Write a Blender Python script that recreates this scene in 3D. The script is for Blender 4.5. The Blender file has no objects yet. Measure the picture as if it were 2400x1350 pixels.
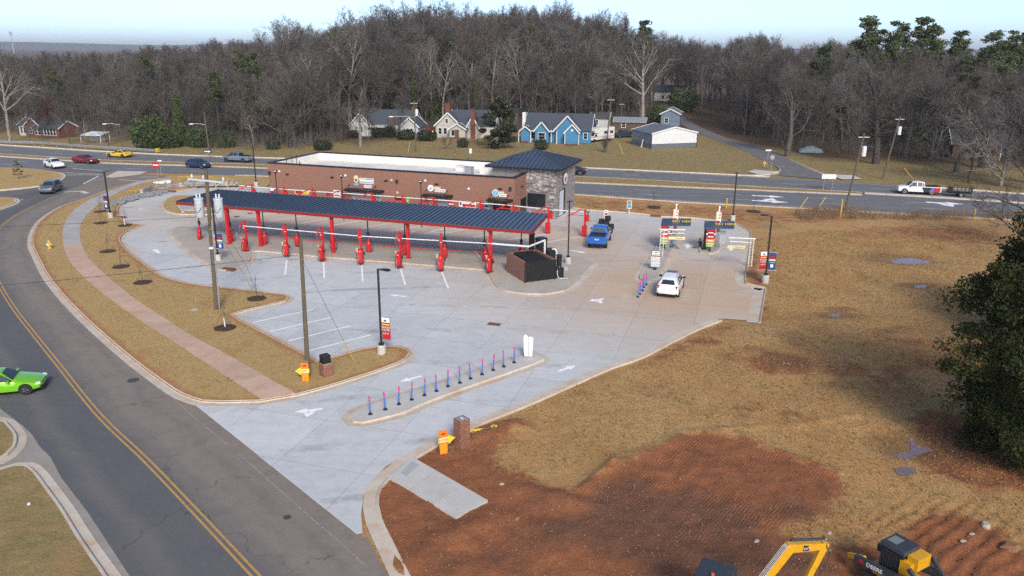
import bpy, bmesh, math, random
import numpy as np
from mathutils import Vector, Matrix, noise as mnoise

random.seed(11)
RNG = np.random.default_rng(11)
SC = bpy.context.scene
COL = SC.collection
R = math.radians

# ------------------------------------------------------------------ camera
F_PX, HORIZON, CAM_H, ROLL = 1840.0, 112.0, 20.0, 0.00515
TH = math.atan((675 - HORIZON) / F_PX)
_r = Vector((1, 0, 0)); _u = Vector((0, math.sin(TH), math.cos(TH))); _f = Vector((0, math.cos(TH), -math.sin(TH)))
XC = math.cos(ROLL) * _r + math.sin(ROLL) * _u
YC = -math.sin(ROLL) * _r + math.cos(ROLL) * _u
cam_data = bpy.data.cameras.new('camera')
cam_data.sensor_width = 36.0
cam_data.lens = F_PX / 2400 * 36.0
cam_data.clip_start = 0.5
cam_data.clip_end = 20000
cam = bpy.data.objects.new('camera', cam_data)
COL.objects.link(cam)
m3 = Matrix((XC, YC, -_f)).transposed()
cam.matrix_world = Matrix.Translation((0, 0, CAM_H)) @ m3.to_4x4()
SC.camera = cam

# ------------------------------------------------------------------ sky, sun, exposure
SUN_ELEV, SUN_AZ = 35.0, 168.0          # degrees; azimuth clockwise from +Y (the view direction)
world = bpy.data.worlds.new('World')
SC.world = world
world.use_nodes = True
wn = world.node_tree.nodes; wl = world.node_tree.links
bg = wn['Background']
sky = wn.new('ShaderNodeTexSky')
sky.sky_type = 'NISHITA'
sky.sun_disc = False
sky.sun_elevation = R(SUN_ELEV)
sky.sun_rotation = R(SUN_AZ)
sky.altitude = 0
sky.air_density = 0.4
sky.dust_density = 1.25
sky.ozone_density = 1.5
wl.new(sky.outputs['Color'], bg.inputs['Color'])
bg.inputs['Strength'].default_value = 0.15
sun_data = bpy.data.lights.new('sun', 'SUN')
sun_data.energy = 1.3
sun_data.angle = R(13.0)
sun_data.color = (1.0, 0.95, 0.87)
sun = bpy.data.objects.new('sun', sun_data)
COL.objects.link(sun)
sd = Vector((math.sin(R(SUN_AZ)) * math.cos(R(SUN_ELEV)), math.cos(R(SUN_AZ)) * math.cos(R(SUN_ELEV)), math.sin(R(SUN_ELEV))))
sun.rotation_euler = sd.to_track_quat('Z', 'Y').to_euler()
SC.view_settings.view_transform = 'Standard'
SC.view_settings.look = 'None'
SC.view_settings.gamma = 1.0
SC.view_settings.use_curve_mapping = False
SC.view_settings.exposure = 1.02
SC.view_settings.use_white_balance = True
SC.view_settings.white_balance_temperature = 6750
SC.view_settings.white_balance_tint = 8
SC.render.film_transparent = False
SC.cycles.max_bounces = 5
SC.cycles.diffuse_bounces = 2
SC.cycles.glossy_bounces = 2
SC.cycles.transmission_bounces = 2
SC.cycles.transparent_max_bounces = 6
SC.cycles.volume_bounces = 0
SC.cycles.use_denoising = False
SC.cycles.use_adaptive_sampling = False

# ------------------------------------------------------------------ survey: photograph point -> place on the ground (or on the level z)
def G(x, y, z=0.0):
    d = XC * ((x - 1200) / F_PX) + YC * ((675 - y) / F_PX) + _f
    t = (z - CAM_H) / d.z
    return Vector((d.x * t, d.y * t, z))
def GL(pts, z=0.0):
    return [G(x, y, z) for x, y in pts]
def to_px(p):
    q = Vector(p) - Vector((0, 0, CAM_H)); d = q.dot(_f)
    return 1200 + F_PX * q.dot(XC) / d, 675 - F_PX * q.dot(YC) / d
def height_at(b, y):
    lo, hi = 0.0, 90.0
    for _ in range(50):
        m = (lo + hi) / 2
        if to_px((b[0], b[1], m))[1] > y: lo = m
        else: hi = m
    return lo

# ------------------------------------------------------------------ materials
MATS = {}
def mat(name, col=(.5, .5, .5), rough=.7, metal=0.0, col2=None, scale=3.0, detail=4.0, lo=.35, hi=.65, bump=0.0, bscale=40.0, emit=0.0, obj_rand=0.0, spec=0.5, coat=0.0, mapscale=None, alpha=None):
    if name in MATS: return MATS[name]
    m = bpy.data.materials.new(name); m.use_nodes = True
    nt = m.node_tree; N = nt.nodes; L = nt.links
    b = N['Principled BSDF']
    b.inputs['Base Color'].default_value = (*col, 1)
    b.inputs['Roughness'].default_value = rough
    b.inputs['Metallic'].default_value = metal
    b.inputs['Specular IOR Level'].default_value = spec
    b.inputs['Coat Weight'].default_value = coat
    if alpha is not None: b.inputs['Alpha'].default_value = alpha
    geo = N.new('ShaderNodeNewGeometry')
    vec = geo.outputs['Position']
    if mapscale:
        mp = N.new('ShaderNodeMapping'); mp.inputs['Scale'].default_value = mapscale
        L.new(vec, mp.inputs['Vector']); vec = mp.outputs['Vector']
    out = None
    if col2 is not None:
        nz = N.new('ShaderNodeTexNoise'); nz.inputs['Scale'].default_value = scale; nz.inputs['Detail'].default_value = detail
        nz.inputs['Roughness'].default_value = .6
        L.new(vec, nz.inputs['Vector'])
        rp = N.new('ShaderNodeMapRange'); rp.inputs['From Min'].default_value = lo; rp.inputs['From Max'].default_value = hi
        L.new(nz.outputs['Fac'], rp.inputs['Value'])
        mx = N.new('ShaderNodeMix'); mx.data_type = 'RGBA'
        mx.inputs[6].default_value = (*col, 1); mx.inputs[7].default_value = (*col2, 1)
        L.new(rp.outputs['Result'], mx.inputs[0]); out = mx.outputs[2]
    if obj_rand:
        oi = N.new('ShaderNodeObjectInfo')
        hs = N.new('ShaderNodeHueSaturation')
        mr = N.new('ShaderNodeMapRange'); mr.inputs['To Min'].default_value = 1 - obj_rand; mr.inputs['To Max'].default_value = 1 + obj_rand
        L.new(oi.outputs['Random'], mr.inputs['Value']); L.new(mr.outputs['Result'], hs.inputs['Value'])
        if out is not None: L.new(out, hs.inputs['Color'])
        else: hs.inputs['Color'].default_value = (*col, 1)
        out = hs.outputs['Color']
    if out is not None: L.new(out, b.inputs['Base Color'])
    if bump:
        n2 = N.new('ShaderNodeTexNoise'); n2.inputs['Scale'].default_value = bscale; n2.inputs['Detail'].default_value = 4
        L.new(vec, n2.inputs['Vector'])
        bp = N.new('ShaderNodeBump'); bp.inputs['Strength'].default_value = bump; bp.inputs['Distance'].default_value = .03
        L.new(n2.outputs['Fac'], bp.inputs['Height']); L.new(bp.outputs['Normal'], b.inputs['Normal'])
    if emit:
        b.inputs['Emission Color'].default_value = (*col, 1); b.inputs['Emission Strength'].default_value = emit
    MATS[name] = m
    return m

class NG:
    """small helper for hand-made node materials"""
    def __init__(s, name):
        s.m = bpy.data.materials.new(name); s.m.use_nodes = True; MATS[name] = s.m
        s.N = s.m.node_tree.nodes; s.L = s.m.node_tree.links; s.b = s.N['Principled BSDF']
        s.pos = s.N.new('ShaderNodeNewGeometry').outputs['Position']
    def noise(s, scale, detail=4, rough=.6, vec=None, dist=0.0):
        n = s.N.new('ShaderNodeTexNoise'); n.inputs['Scale'].default_value = scale; n.inputs['Detail'].default_value = detail
        n.inputs['Roughness'].default_value = rough; n.inputs['Distortion'].default_value = dist
        s.L.new(vec if vec is not None else s.pos, n.inputs['Vector']); return n.outputs['Fac']
    def mapped(s, scale=(1, 1, 1), rot=(0, 0, 0), vec=None):
        n = s.N.new('ShaderNodeMapping'); n.inputs['Scale'].default_value = scale; n.inputs['Rotation'].default_value = rot
        s.L.new(vec if vec is not None else s.pos, n.inputs['Vector']); return n.outputs['Vector']
    def rng(s, v, a, b, c=0.0, d=1.0):
        n = s.N.new('ShaderNodeMapRange'); n.inputs[1].default_value = a; n.inputs[2].default_value = b; n.inputs[3].default_value = c; n.inputs[4].default_value = d
        s.L.new(v, n.inputs[0]); return n.outputs[0]
    def math(s, op, a, b=None):
        n = s.N.new('ShaderNodeMath'); n.operation = op
        for i, v in enumerate((a, b)):
            if v is None: continue
            if isinstance(v, (int, float)): n.inputs[i].default_value = v
            else: s.L.new(v, n.inputs[i])
        return n.outputs[0]
    def mix(s, f, a, b, mode='MIX'):
        n = s.N.new('ShaderNodeMix'); n.data_type = 'RGBA'; n.blend_type = mode
        for i, v in ((0, f), (6, a), (7, b)):
            if isinstance(v, (int, float)): n.inputs[i].default_value = v
            elif isinstance(v, tuple): n.inputs[i].default_value = (*v, 1)
            else: s.L.new(v, n.inputs[i])
        return n.outputs[2]
    def attr(s, name):
        n = s.N.new('ShaderNodeAttribute'); n.attribute_name = name; return n.outputs['Fac']
    def objrand(s):
        return s.N.new('ShaderNodeObjectInfo').outputs['Random']
    def bump(s, h, strength=.4, dist=.03):
        n = s.N.new('ShaderNodeBump'); n.inputs['Strength'].default_value = strength; n.inputs['Distance'].default_value = dist
        s.L.new(h, n.inputs['Height']); s.L.new(n.outputs[0], s.b.inputs['Normal'])
    def done(s, col, rough=.85, spec=.3):
        s.L.new(col, s.b.inputs['Base Color'])
        if isinstance(rough, (int, float)): s.b.inputs['Roughness'].default_value = rough
        else: s.L.new(rough, s.b.inputs['Roughness'])
        s.b.inputs['Specular IOR Level'].default_value = spec
        return s.m

# ------------------------------------------------------------------ mesh building
class MB:
    def __init__(s):
        s.v = []; s.f = []; s.mi = []
    def add(s, vs, fs, mi=0):
        o = len(s.v); s.v += [tuple(p) for p in vs]
        s.f += [tuple(i + o for i in f) for f in fs]; s.mi += [mi] * len(fs)
        return s
    def box(s, c, d, rz=0.0, mi=0, taper=1.0):
        hx, hy, hz = d[0] / 2, d[1] / 2, d[2] / 2; ca, sa = math.cos(rz), math.sin(rz)
        vs = []
        for z in (-1, 1):
            k = taper if z > 0 else 1
            for x, y in ((-1, -1), (1, -1), (1, 1), (-1, 1)):
                px, py = x * hx * k, y * hy * k
                vs.append((c[0] + px * ca - py * sa, c[1] + px * sa + py * ca, c[2] + z * hz))
        return s.add(vs, [(0, 3, 2, 1), (4, 5, 6, 7), (0, 1, 5, 4), (1, 2, 6, 5), (2, 3, 7, 6), (3, 0, 4, 7)], mi)
    def b6(s, x0, x1, y0, y1, z0, z1, mi=0):
        return s.box(((x0 + x1) / 2, (y0 + y1) / 2, (z0 + z1) / 2), (x1 - x0, y1 - y0, z1 - z0), 0, mi)
    def beam(s, a, b, w, h, mi=0):
        """box beam from a to b, w wide (horizontal), h high"""
        a, b = Vector(a), Vector(b); d = (b - a).normalized()
        up = Vector((0, 0, 1)) if abs(d.z) < .95 else Vector((0, 1, 0))
        sx = d.cross(up).normalized(); sy = sx.cross(d).normalized()
        vs = []
        for p in (a, b):
            for x, y in ((-1, -1), (1, -1), (1, 1), (-1, 1)):
                vs.append(p + sx * (x * w / 2) + sy * (y * h / 2))
        return s.add(vs, [(0, 3, 2, 1), (4, 5, 6, 7), (0, 1, 5, 4), (1, 2, 6, 5), (2, 3, 7, 6), (3, 0, 4, 7)], mi)
    def tube(s, pts, r, n=8, mi=0, cap=True):
        pts = [Vector(p) for p in pts]; k = len(pts)
        rs = r if isinstance(r, (list, tuple)) else [r] * k
        vs = []; ref = None
        for i, p in enumerate(pts):
            d = (pts[min(i + 1, k - 1)] - pts[max(i - 1, 0)]).normalized()
            if ref is None:
                ref = d.cross(Vector((0, 0, 1)) if abs(d.z) < .9 else Vector((1, 0, 0))).normalized()
            ref = (ref - d * ref.dot(d)).normalized(); q = d.cross(ref)
            for j in range(n):
                a = 2 * math.pi * j / n
                vs.append(p + (ref * math.cos(a) + q * math.sin(a)) * rs[i])
        fs = [(i * n + j, i * n + (j + 1) % n, (i + 1) * n + (j + 1) % n, (i + 1) * n + j) for i in range(k - 1) for j in range(n)]
        if cap: fs += [tuple(range(n))[::-1], tuple((k - 1) * n + j for j in range(n))]
        return s.add(vs, fs, mi)
    def cyl(s, c, r, h, n=16, mi=0, r2=None):
        return s.tube([c, (c[0], c[1], c[2] + h)], [r, r if r2 is None else r2], n, mi)
    def prism(s, poly, z0, z1, mi=0):
        n = len(poly); vs = [(p[0], p[1], z0) for p in poly] + [(p[0], p[1], z1) for p in poly]
        fs = [tuple(range(n))[::-1], tuple(range(n, 2 * n))] + [(i, (i + 1) % n, n + (i + 1) % n, n + i) for i in range(n)]
        return s.add(vs, fs, mi)
    def plate(s, poly2, o, ux, uz, th, mi=0):
        """flat plate: 2D outline poly2 in the plane (ux, uz) at o, thickness th along the normal"""
        o, ux, uz = Vector(o), Vector(ux), Vector(uz); nn = ux.cross(uz).normalized() * th
        n = len(poly2); fr = [o + ux * a + uz * b for a, b in poly2]
        vs = [p + nn for p in fr] + fr
        fs = [tuple(range(n)), tuple(range(n, 2 * n))[::-1]] + [(i, n + i, n + (i + 1) % n, (i + 1) % n) for i in range(n)]
        return s.add(vs, fs, mi)
    def lathe(s, c, prof, n=20, mi=0):
        vs = []; k = len(prof)
        for r, z in prof:
            for j in range(n):
                a = 2 * math.pi * j / n; vs.append((c[0] + r * math.cos(a), c[1] + r * math.sin(a), c[2] + z))
        fs = [(i * n + j, i * n + (j + 1) % n, (i + 1) * n + (j + 1) % n, (i + 1) * n + j) for i in range(k - 1) for j in range(n)]
        fs += [tuple(range(n))[::-1], tuple((k - 1) * n + j for j in range(n))]
        return s.add(vs, fs, mi)
    def ball(s, c, r, n=10, m=6, mi=0):
        rx, ry, rz = r if isinstance(r, tuple) else (r, r, r)
        vs = [(c[0], c[1], c[2] - rz)]
        for i in range(1, m):
            t = math.pi * i / m
            for j in range(n):
                a = 2 * math.pi * j / n
                vs.append((c[0] + rx * math.sin(t) * math.cos(a), c[1] + ry * math.sin(t) * math.sin(a), c[2] - rz * math.cos(t)))
        vs.append((c[0], c[1], c[2] + rz))
        fs = [(0, 1 + (j + 1) % n, 1 + j) for j in range(n)]
        for i in range(m - 2):
            for j in range(n):
                fs.append((1 + i * n + j, 1 + i * n + (j + 1) % n, 1 + (i + 1) * n + (j + 1) % n, 1 + (i + 1) * n + j))
        e = len(vs) - 1; o = 1 + (m - 2) * n
        fs += [(o + j, o + (j + 1) % n, e) for j in range(n)]
        return s.add(vs, fs, mi)
    def mesh(s, name, mats, smooth=False):
        me = bpy.data.meshes.new(name)
        me.from_pydata(s.v, [], s.f)
        for m in (mats if isinstance(mats, (list, tuple)) else [mats]):
            me.materials.append(MATS[m] if isinstance(m, str) else m)
        if any(s.mi): me.polygons.foreach_set('material_index', s.mi)
        if smooth:
            me.polygons.foreach_set('use_smooth', [True] * len(me.polygons))
        me.update()
        return me
    def obj(s, name, mats, parent=None, loc=None, rz=0.0, smooth=False):
        return link(name, s.mesh(name, mats, smooth), parent, loc, rz)

def link(name, data, parent=None, loc=None, rz=0.0):
    o = bpy.data.objects.new(name, data); COL.objects.link(o)
    if parent is not None: o.parent = parent
    if loc is not None: o.location = loc
    if rz: o.rotation_euler.z = rz
    return o
def auto_smooth(o, ang=40):
    me = o.data
    me.polygons.foreach_set('use_smooth', [True] * len(me.polygons))
    me.set_sharp_from_angle(angle=R(ang))
    return o
def tag(o, label, cat=None, group=None, kind=None):
    if label: o['label'] = label
    if cat: o['category'] = cat
    if group: o['group'] = group
    if kind: o['kind'] = kind
    return o
def struct(o):
    o['kind'] = 'structure'; return o
def thing(name, label, cat, loc=(0, 0, 0), rz=0.0, group=None):
    return tag(link(name, None, None, loc, rz), label, cat, group)
def copy_tree(o, loc=None, rz=None, label=None, parent=None, scale=None):
    c = o.copy(); COL.objects.link(c)
    c.parent = parent
    if loc is not None: c.location = loc
    if rz is not None: c.rotation_euler.z = rz
    if scale is not None: c.scale = scale
    if label: c['label'] = label
    for ch in list(o.children):
        copy_tree(ch, parent=c)
    return c
def text(s, size, m, parent, loc, rot, name='lettering', ext=0.004, align='CENTER', sx=1.0):
    cu = bpy.data.curves.new(name, 'FONT'); cu.body = s; cu.size = size; cu.extrude = ext
    cu.align_x = align; cu.align_y = 'CENTER'; cu.resolution_u = 2
    cu.materials.append(MATS[m])
    tmp = bpy.data.objects.new('tmp', cu); me = bpy.data.meshes.new_from_object(tmp); bpy.data.objects.remove(tmp)
    o = link(name, me, parent, loc); o.rotation_euler = rot; o.scale.x = sx
    return o
def smooth_path(pts, step=1.0, closed=False):
    """Catmull-Rom through pts, resampled about every step metres"""
    P = [Vector(p) for p in pts]; out = []; n = len(P)
    for i in range(n if closed else n - 1):
        p0 = P[(i - 1) % n] if (closed or i > 0) else P[0] * 2 - P[1]
        p1 = P[i]; p2 = P[(i + 1) % n]
        p3 = P[(i + 2) % n] if (closed or i + 2 < n) else P[-1] * 2 - P[-2]
        k = max(1, int((p2 - p1).length / step))
        for j in range(k):
            t = j / k
            out.append(.5 * ((2 * p1) + (p2 - p0) * t + (2 * p0 - 5 * p1 + 4 * p2 - p3) * t * t + (3 * p1 - p0 - 3 * p2 + p3) * t ** 3))
    if not closed: out.append(P[-1].copy())
    return out
def offset_path(path, d, closed=False):
    """shift to the left of travel by d"""
    n = len(path); out = []
    for i, p in enumerate(path):
        a = path[(i - 1) % n] if (closed or i > 0) else path[i]
        b = path[(i + 1) % n] if (closed or i < n - 1) else path[i]
        t = (b - a); t.z = 0; t.normalize()
        out.append(p + Vector((-t.y, t.x, 0)) * d)
    return out
def ribbon(path_a, path_b, z, name, m, parent=None, closed=False):
    b = MB(); n = len(path_a)
    vs = [(p.x, p.y, z) for p in path_a] + [(p.x, p.y, z) for p in path_b]
    fs = [(i, (i + 1) % n, n + (i + 1) % n, n + i) for i in range(n if closed else n - 1)]
    b.add(vs, fs); o = b.obj(name, m, parent)
    bm = bmesh.new(); bm.from_mesh(o.data); bmesh.ops.recalc_face_normals(bm, faces=bm.faces)
    if sum(f.normal.z for f in bm.faces) < 0: bmesh.ops.reverse_faces(bm, faces=bm.faces)
    bm.to_mesh(o.data); bm.free()
    return o
def sweep(path, prof, name, m, parent=None, closed=False):
    """prof: list of (offset to the left, z)"""
    cols = [offset_path(path, d, closed) for d, z in prof]; n = len(path); k = len(prof)
    vs = []
    for i in range(n):
        for j, (d, z) in enumerate(prof): vs.append((cols[j][i].x, cols[j][i].y, z))
    fs = [(i * k + j, i * k + j + 1, ((i + 1) % n) * k + j + 1, ((i + 1) % n) * k + j) for i in range(n if closed else n - 1) for j in range(k - 1)]
    if not closed: fs += [tuple(range(k)), tuple((n - 1) * k + j for j in range(k))[::-1]]
    b = MB(); b.add(vs, fs); o = b.obj(name, m, parent)
    bm = bmesh.new(); bm.from_mesh(o.data); bmesh.ops.recalc_face_normals(bm, faces=bm.faces)
    bm.to_mesh(o.data); bm.free()
    return o
def poly_bm(pts, cuts=None, z=0.0):
    """filled (possibly concave) outline, optionally cut along lines (co, normal)"""
    bm = bmesh.new()
    vs = [bm.verts.new((p[0], p[1], z)) for p in pts]
    f = bm.faces.new(vs); f.normal_update()
    if f.normal.z < 0: f.normal_flip()
    bmesh.ops.triangulate(bm, faces=bm.faces[:])
    for co, no in (cuts or []):
        bmesh.ops.bisect_plane(bm, geom=bm.verts[:] + bm.edges[:] + bm.faces[:], dist=1e-5, plane_co=co, plane_no=no)
    return bm
def poly_sheet(pts, z, name, m, parent=None, step=None, attrs=None):
    cuts = []
    if step:
        xs = [p[0] for p in pts]; ys = [p[1] for p in pts]
        cuts = [((x, 0, 0), (1, 0, 0)) for x in np.arange(min(xs) + step / 2, max(xs), step)] + [((0, y, 0), (0, 1, 0)) for y in np.arange(min(ys) + step / 2, max(ys), step)]
    bm = poly_bm(pts, cuts, z)
    me = bpy.data.meshes.new(name); bm.to_mesh(me); bm.free()
    me.materials.append(MATS[m] if isinstance(m, str) else m)
    if attrs:
        co = np.empty(len(me.vertices) * 3); me.vertices.foreach_get('co', co); co = co.reshape(-1, 3)
        for an, fn in attrs.items():
            a = me.attributes.new(an, 'FLOAT', 'POINT'); a.data.foreach_set('value', fn(co).astype(np.float32))
    return link(name, me, parent)
def in_poly(P, poly):
    """numpy point-in-polygon"""
    x, y = P[:, 0], P[:, 1]; inside = np.zeros(len(P), bool); n = len(poly); j = n - 1
    for i in range(n):
        xi, yi, xj, yj = poly[i][0], poly[i][1], poly[j][0], poly[j][1]
        if yi != yj:
            c = ((yi > y) != (yj > y)) & (x < (xj - xi) * (y - yi) / (yj - yi) + xi); inside ^= c
        j = i
    return inside
def poly_dist(P, poly, closed=True):
    """numpy distance to a polyline"""
    best = np.full(len(P), 1e9); n = len(poly)
    for i in range(n if closed else n - 1):
        a = np.array(poly[i][:2]); b = np.array(poly[(i + 1) % n][:2]); d = b - a; L2 = max(d @ d, 1e-9)
        t = np.clip(((P[:, :2] - a) @ d) / L2, 0, 1)
        q = a + t[:, None] * d
        best = np.minimum(best, np.hypot(*(P[:, :2] - q).T))
    return best
ORD = ['first', 'second', 'third', 'fourth', 'fifth', 'sixth', 'seventh', 'eighth', 'ninth', 'tenth', 'eleventh', 'twelfth', 'thirteenth', 'fourteenth']
# ================================================================== surface materials
def blob(g, px, py, rx, ry, rot=0.0, soft=.5):
    """soft elliptical patch at a place on the ground"""
    c = G(px, py)
    sub = g.N.new('ShaderNodeVectorMath'); sub.operation = 'SUBTRACT'; g.L.new(g.pos, sub.inputs[0]); sub.inputs[1].default_value = (c.x, c.y, 0)
    mp = g.N.new('ShaderNodeMapping'); mp.vector_type = 'TEXTURE'; mp.inputs['Rotation'].default_value = (0, 0, rot); mp.inputs['Scale'].default_value = (rx, ry, 1e3)
    g.L.new(sub.outputs[0], mp.inputs['Vector'])
    ln = g.N.new('ShaderNodeVectorMath'); ln.operation = 'LENGTH'; g.L.new(mp.outputs[0], ln.inputs[0])
    return g.rng(ln.outputs['Value'], 1.0 + soft, 1.0 - soft)

def make_ground_mat():
    g = NG('dry_ground')
    n_big = g.noise(.09, 5, .65); n_mid = g.noise(.8, 5, .7); n_fine = g.noise(9, 4, .75); n_vfine = g.noise(38, 3, .7)
    straw = g.mix(g.rng(n_mid, .3, .7), (.49, .295, .112), (.36, .205, .076))
    straw = g.mix(g.rng(n_fine, .38, .68), straw, (.55, .38, .18))
    straw = g.mix(g.math('MULTIPLY', g.rng(n_vfine, .5, .72), .75), straw, (.17, .10, .042))
    tuft = g.noise(2.6, 5, .75, dist=.4)
    straw = g.mix(g.math('MULTIPLY', g.rng(tuft, .52, .70), .45), straw, (.22, .125, .048))
    straw = g.mix(g.math('MULTIPLY', g.rng(g.noise(.16, 6, .72, dist=.8), .50, .66), .55), straw, (.235, .13, .05))
    straw = g.mix(g.math('MULTIPLY', g.rng(g.noise(5.5, 5, .8), .54, .70), .6), straw, (.17, .10, .04))
    warm = g.mix(g.rng(n_big, .42, .62), straw, g.mix(.5, straw, (.45, .235, .085)))
    # bare orange clay showing through
    warm = g.mix(g.math('MULTIPLY', g.rng(g.noise(.25, 6, .7), .48, .68), .7), warm, (.40, .185, .068))
    # lawn beyond the highway
    lawn = g.mix(g.rng(n_mid, .35, .65), (.31, .225, .10), (.17, .15, .058))
    lawn = g.mix(g.rng(g.noise(.35, 5, .7), .5, .65), lawn, (.31, .185, .085))
    lawn = g.mix(g.math('MULTIPLY', g.rng(n_fine, .5, .75), .6), lawn, (.40, .30, .15))
    c = g.mix(g.attr('lawn'), warm, lawn)
    # forest floor
    lit = g.mix(g.rng(n_mid, .3, .7), (.075, .045, .028), (.13, .08, .045))
    c = g.mix(g.attr('litter'), c, lit)
    # disturbed red clay
    edge = g.math('ADD', g.attr('dirt'), g.math('MULTIPLY', g.math('SUBTRACT', g.noise(.7, 8, .8), .5), 1.8))
    clay = g.mix(g.rng(g.noise(.45, 6, .75), .35, .65), (.35, .128, .052), (.215, .082, .038))
    clay = g.mix(g.math('MULTIPLY', g.rng(n_fine, .5, .75), .55), clay, (.43, .23, .125))
    clay = g.mix(g.math('MULTIPLY', g.rng(n_vfine, .52, .7), .55), clay, (.07, .032, .018))
    clay = g.mix(g.math('MULTIPLY', g.rng(g.noise(4.5, 6, .8), .52, .68), .6), clay, (.10, .042, .022))
    wv = g.N.new('ShaderNodeTexWave'); wv.wave_type = 'BANDS'; wv.bands_direction = 'X'; wv.inputs['Scale'].default_value = 2.1; wv.inputs['Distortion'].default_value = 6.0; wv.inputs['Detail'].default_value = 5; wv.inputs['Detail Scale'].default_value = .5; wv.inputs['Detail Roughness'].default_value = .7
    g.L.new(g.mapped((1, 1, 0), (0, 0, R(38))), wv.inputs['Vector'])
    graded = g.math('MULTIPLY', g.math('MULTIPLY', g.attr('graded'), g.rng(wv.outputs['Fac'], .3, .95)), g.rng(g.noise(.35, 6, .75), .45, .72))
    clay = g.mix(g.math('MULTIPLY', graded, .5), clay, (.15, .062, .030))
    c = g.mix(g.rng(edge, .36, .66), c, clay)
    edk = g.math('ADD', g.attr('dark'), g.math('MULTIPLY', g.math('SUBTRACT', g.noise(.4, 6, .7), .5), 1.3))
    drk = g.mix(g.rng(n_fine, .4, .7), (.10, .058, .040), (.16, .085, .052))
    c = g.mix(g.math('MULTIPLY', g.rng(edk, .38, .75), .7), c, drk)
    ewt = g.math('ADD', g.attr('wet'), g.math('MULTIPLY', g.math('SUBTRACT', g.noise(.7, 6, .75), .5), 1.2))
    wet = g.rng(ewt, .42, .85)
    c = g.mix(g.math('MULTIPLY', wet, .62), c, (.16, .082, .034))
    h = g.math('ADD', g.math('MULTIPLY', n_fine, .6), g.math('MULTIPLY', n_vfine, .5))
    g.bump(g.math('ADD', g.math('ADD', h, g.math('MULTIPLY', tuft, 1.6)), g.math('MULTIPLY', graded, -1.0)), .7, .08)
    g.done(c, g.rng(wet, 0, 1, .95, .6), .2)
make_ground_mat()

def make_verge_mat():
    g = NG('dormant_turf')
    n_mid = g.noise(1.1, 5, .7); n_fine = g.noise(10, 4, .75); n_v = g.noise(42, 3, .7)
    c = g.mix(g.rng(n_mid, .3, .7), (.46, .305, .125), (.365, .24, .092))
    c = g.mix(g.rng(n_fine, .4, .7), c, (.50, .355, .165))
    c = g.mix(g.math('MULTIPLY', g.rng(n_v, .5, .7), .65), c, (.17, .105, .04))
    c = g.mix(g.math('MULTIPLY', g.rng(g.noise(.35, 6, .7), .56, .68), .75), c, (.38, .19, .075))
    c = g.mix(g.math('MULTIPLY', g.rng(g.noise(.5, 5, .7), .62, .72), .5), c, (.17, .14, .05))
    # bare clay along the kerbs
    e = g.math('ADD', g.attr('edge'), g.math('MULTIPLY', g.math('SUBTRACT', g.noise(.9, 5, .7), .5), 1.0))
    c = g.mix(g.math('MULTIPLY', g.rng(e, .45, .75), .8), c, (.36, .165, .066))
    g.bump(g.math('ADD', n_fine, n_v), .5, .05)
    g.done(c, .95, .2)
make_verge_mat()

def make_lot_mat():
    g = NG('lot_concrete')
    n1 = g.noise(.16, 5, .65, dist=.6); n2 = g.noise(1.3, 6, .7); n3 = g.noise(24, 3, .6)
    sweep_v = g.mapped((.25, 2.2, 1), (0, 0, R(-28)))
    streak = g.noise(.8, 5, .7, vec=sweep_v, dist=.8)
    c = g.mix(g.rng(n1, .3, .7), (.455, .468, .465), (.555, .56, .55))
    c = g.mix(g.math('MULTIPLY', g.rng(streak, .42, .68), .55), c, (.56, .585, .60))
    c = g.mix(g.math('MULTIPLY', g.rng(n2, .45, .75), .35), c, (.30, .305, .31))
    # faint broken tyre scuffs
    arc = g.N.new('ShaderNodeTexWave'); arc.wave_type = 'RINGS'; arc.rings_direction = 'Z'; arc.inputs['Scale'].default_value = .055; arc.inputs['Distortion'].default_value = 9; arc.inputs['Detail'].default_value = 4; arc.inputs['Detail Scale'].default_value = .35
    g.L.new(g.pos, arc.inputs['Vector'])
    sc = g.math('MULTIPLY', g.rng(arc.outputs['Fac'], .93, 1.0), g.rng(g.noise(.35, 5, .75), .48, .66))
    c = g.mix(g.math('MULTIPLY', sc, .6), c, (.17, .17, .17))
    sk = g.noise(1.0, 4, .6, vec=g.mapped((.2, 5, 1), (0, 0, R(12))))
    c = g.mix(g.math('MULTIPLY', g.math('MULTIPLY', g.rng(sk, .6, .74), g.rng(n1, .45, .65)), .5), c, (.19, .195, .20))
    c = g.mix(g.math('MULTIPLY', g.rng(g.noise(5, 6, .85), .55, .72), .28), c, (.30, .30, .295))
    oil = g.rng(g.noise(.9, 3, .5), .70, .78)
    c = g.mix(g.math('MULTIPLY', oil, .45), c, (.14, .135, .13))
    # clay dust carried in from the field
    d = blob(g, 1640, 680, 17, 13, R(-17), .6)
    for q in ((1440, 610, 10, 10), (1180, 545, 26, 9), (700, 520, 24, 9), (1330, 560, 11, 9), (1750, 720, 8, 8), (1560, 730, 10, 5)):
        d = g.math('MAXIMUM', d, g.math('MULTIPLY', blob(g, *q, R(-17), .8), .75))
    d = g.math('MULTIPLY', d, g.rng(g.noise(.3, 5, .7, dist=.5), .10, .46))
    c = g.mix(g.math('MULTIPLY', d, .9), c, (.50, .355, .235))
    spots = g.rng(g.noise(.11, 4, .6), .62, .74)
    c = g.mix(g.math('MULTIPLY', spots, .4), c, (.45, .33, .22))
    rnd = g.objrand()
    hs = g.N.new('ShaderNodeHueSaturation'); g.L.new(c, hs.inputs['Color']); g.L.new(g.rng(rnd, 0, 1, .95, 1.05), hs.inputs['Value'])
    g.bump(n3, .12, .01)
    g.done(hs.outputs[0], .82, .3)
make_lot_mat()

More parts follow.
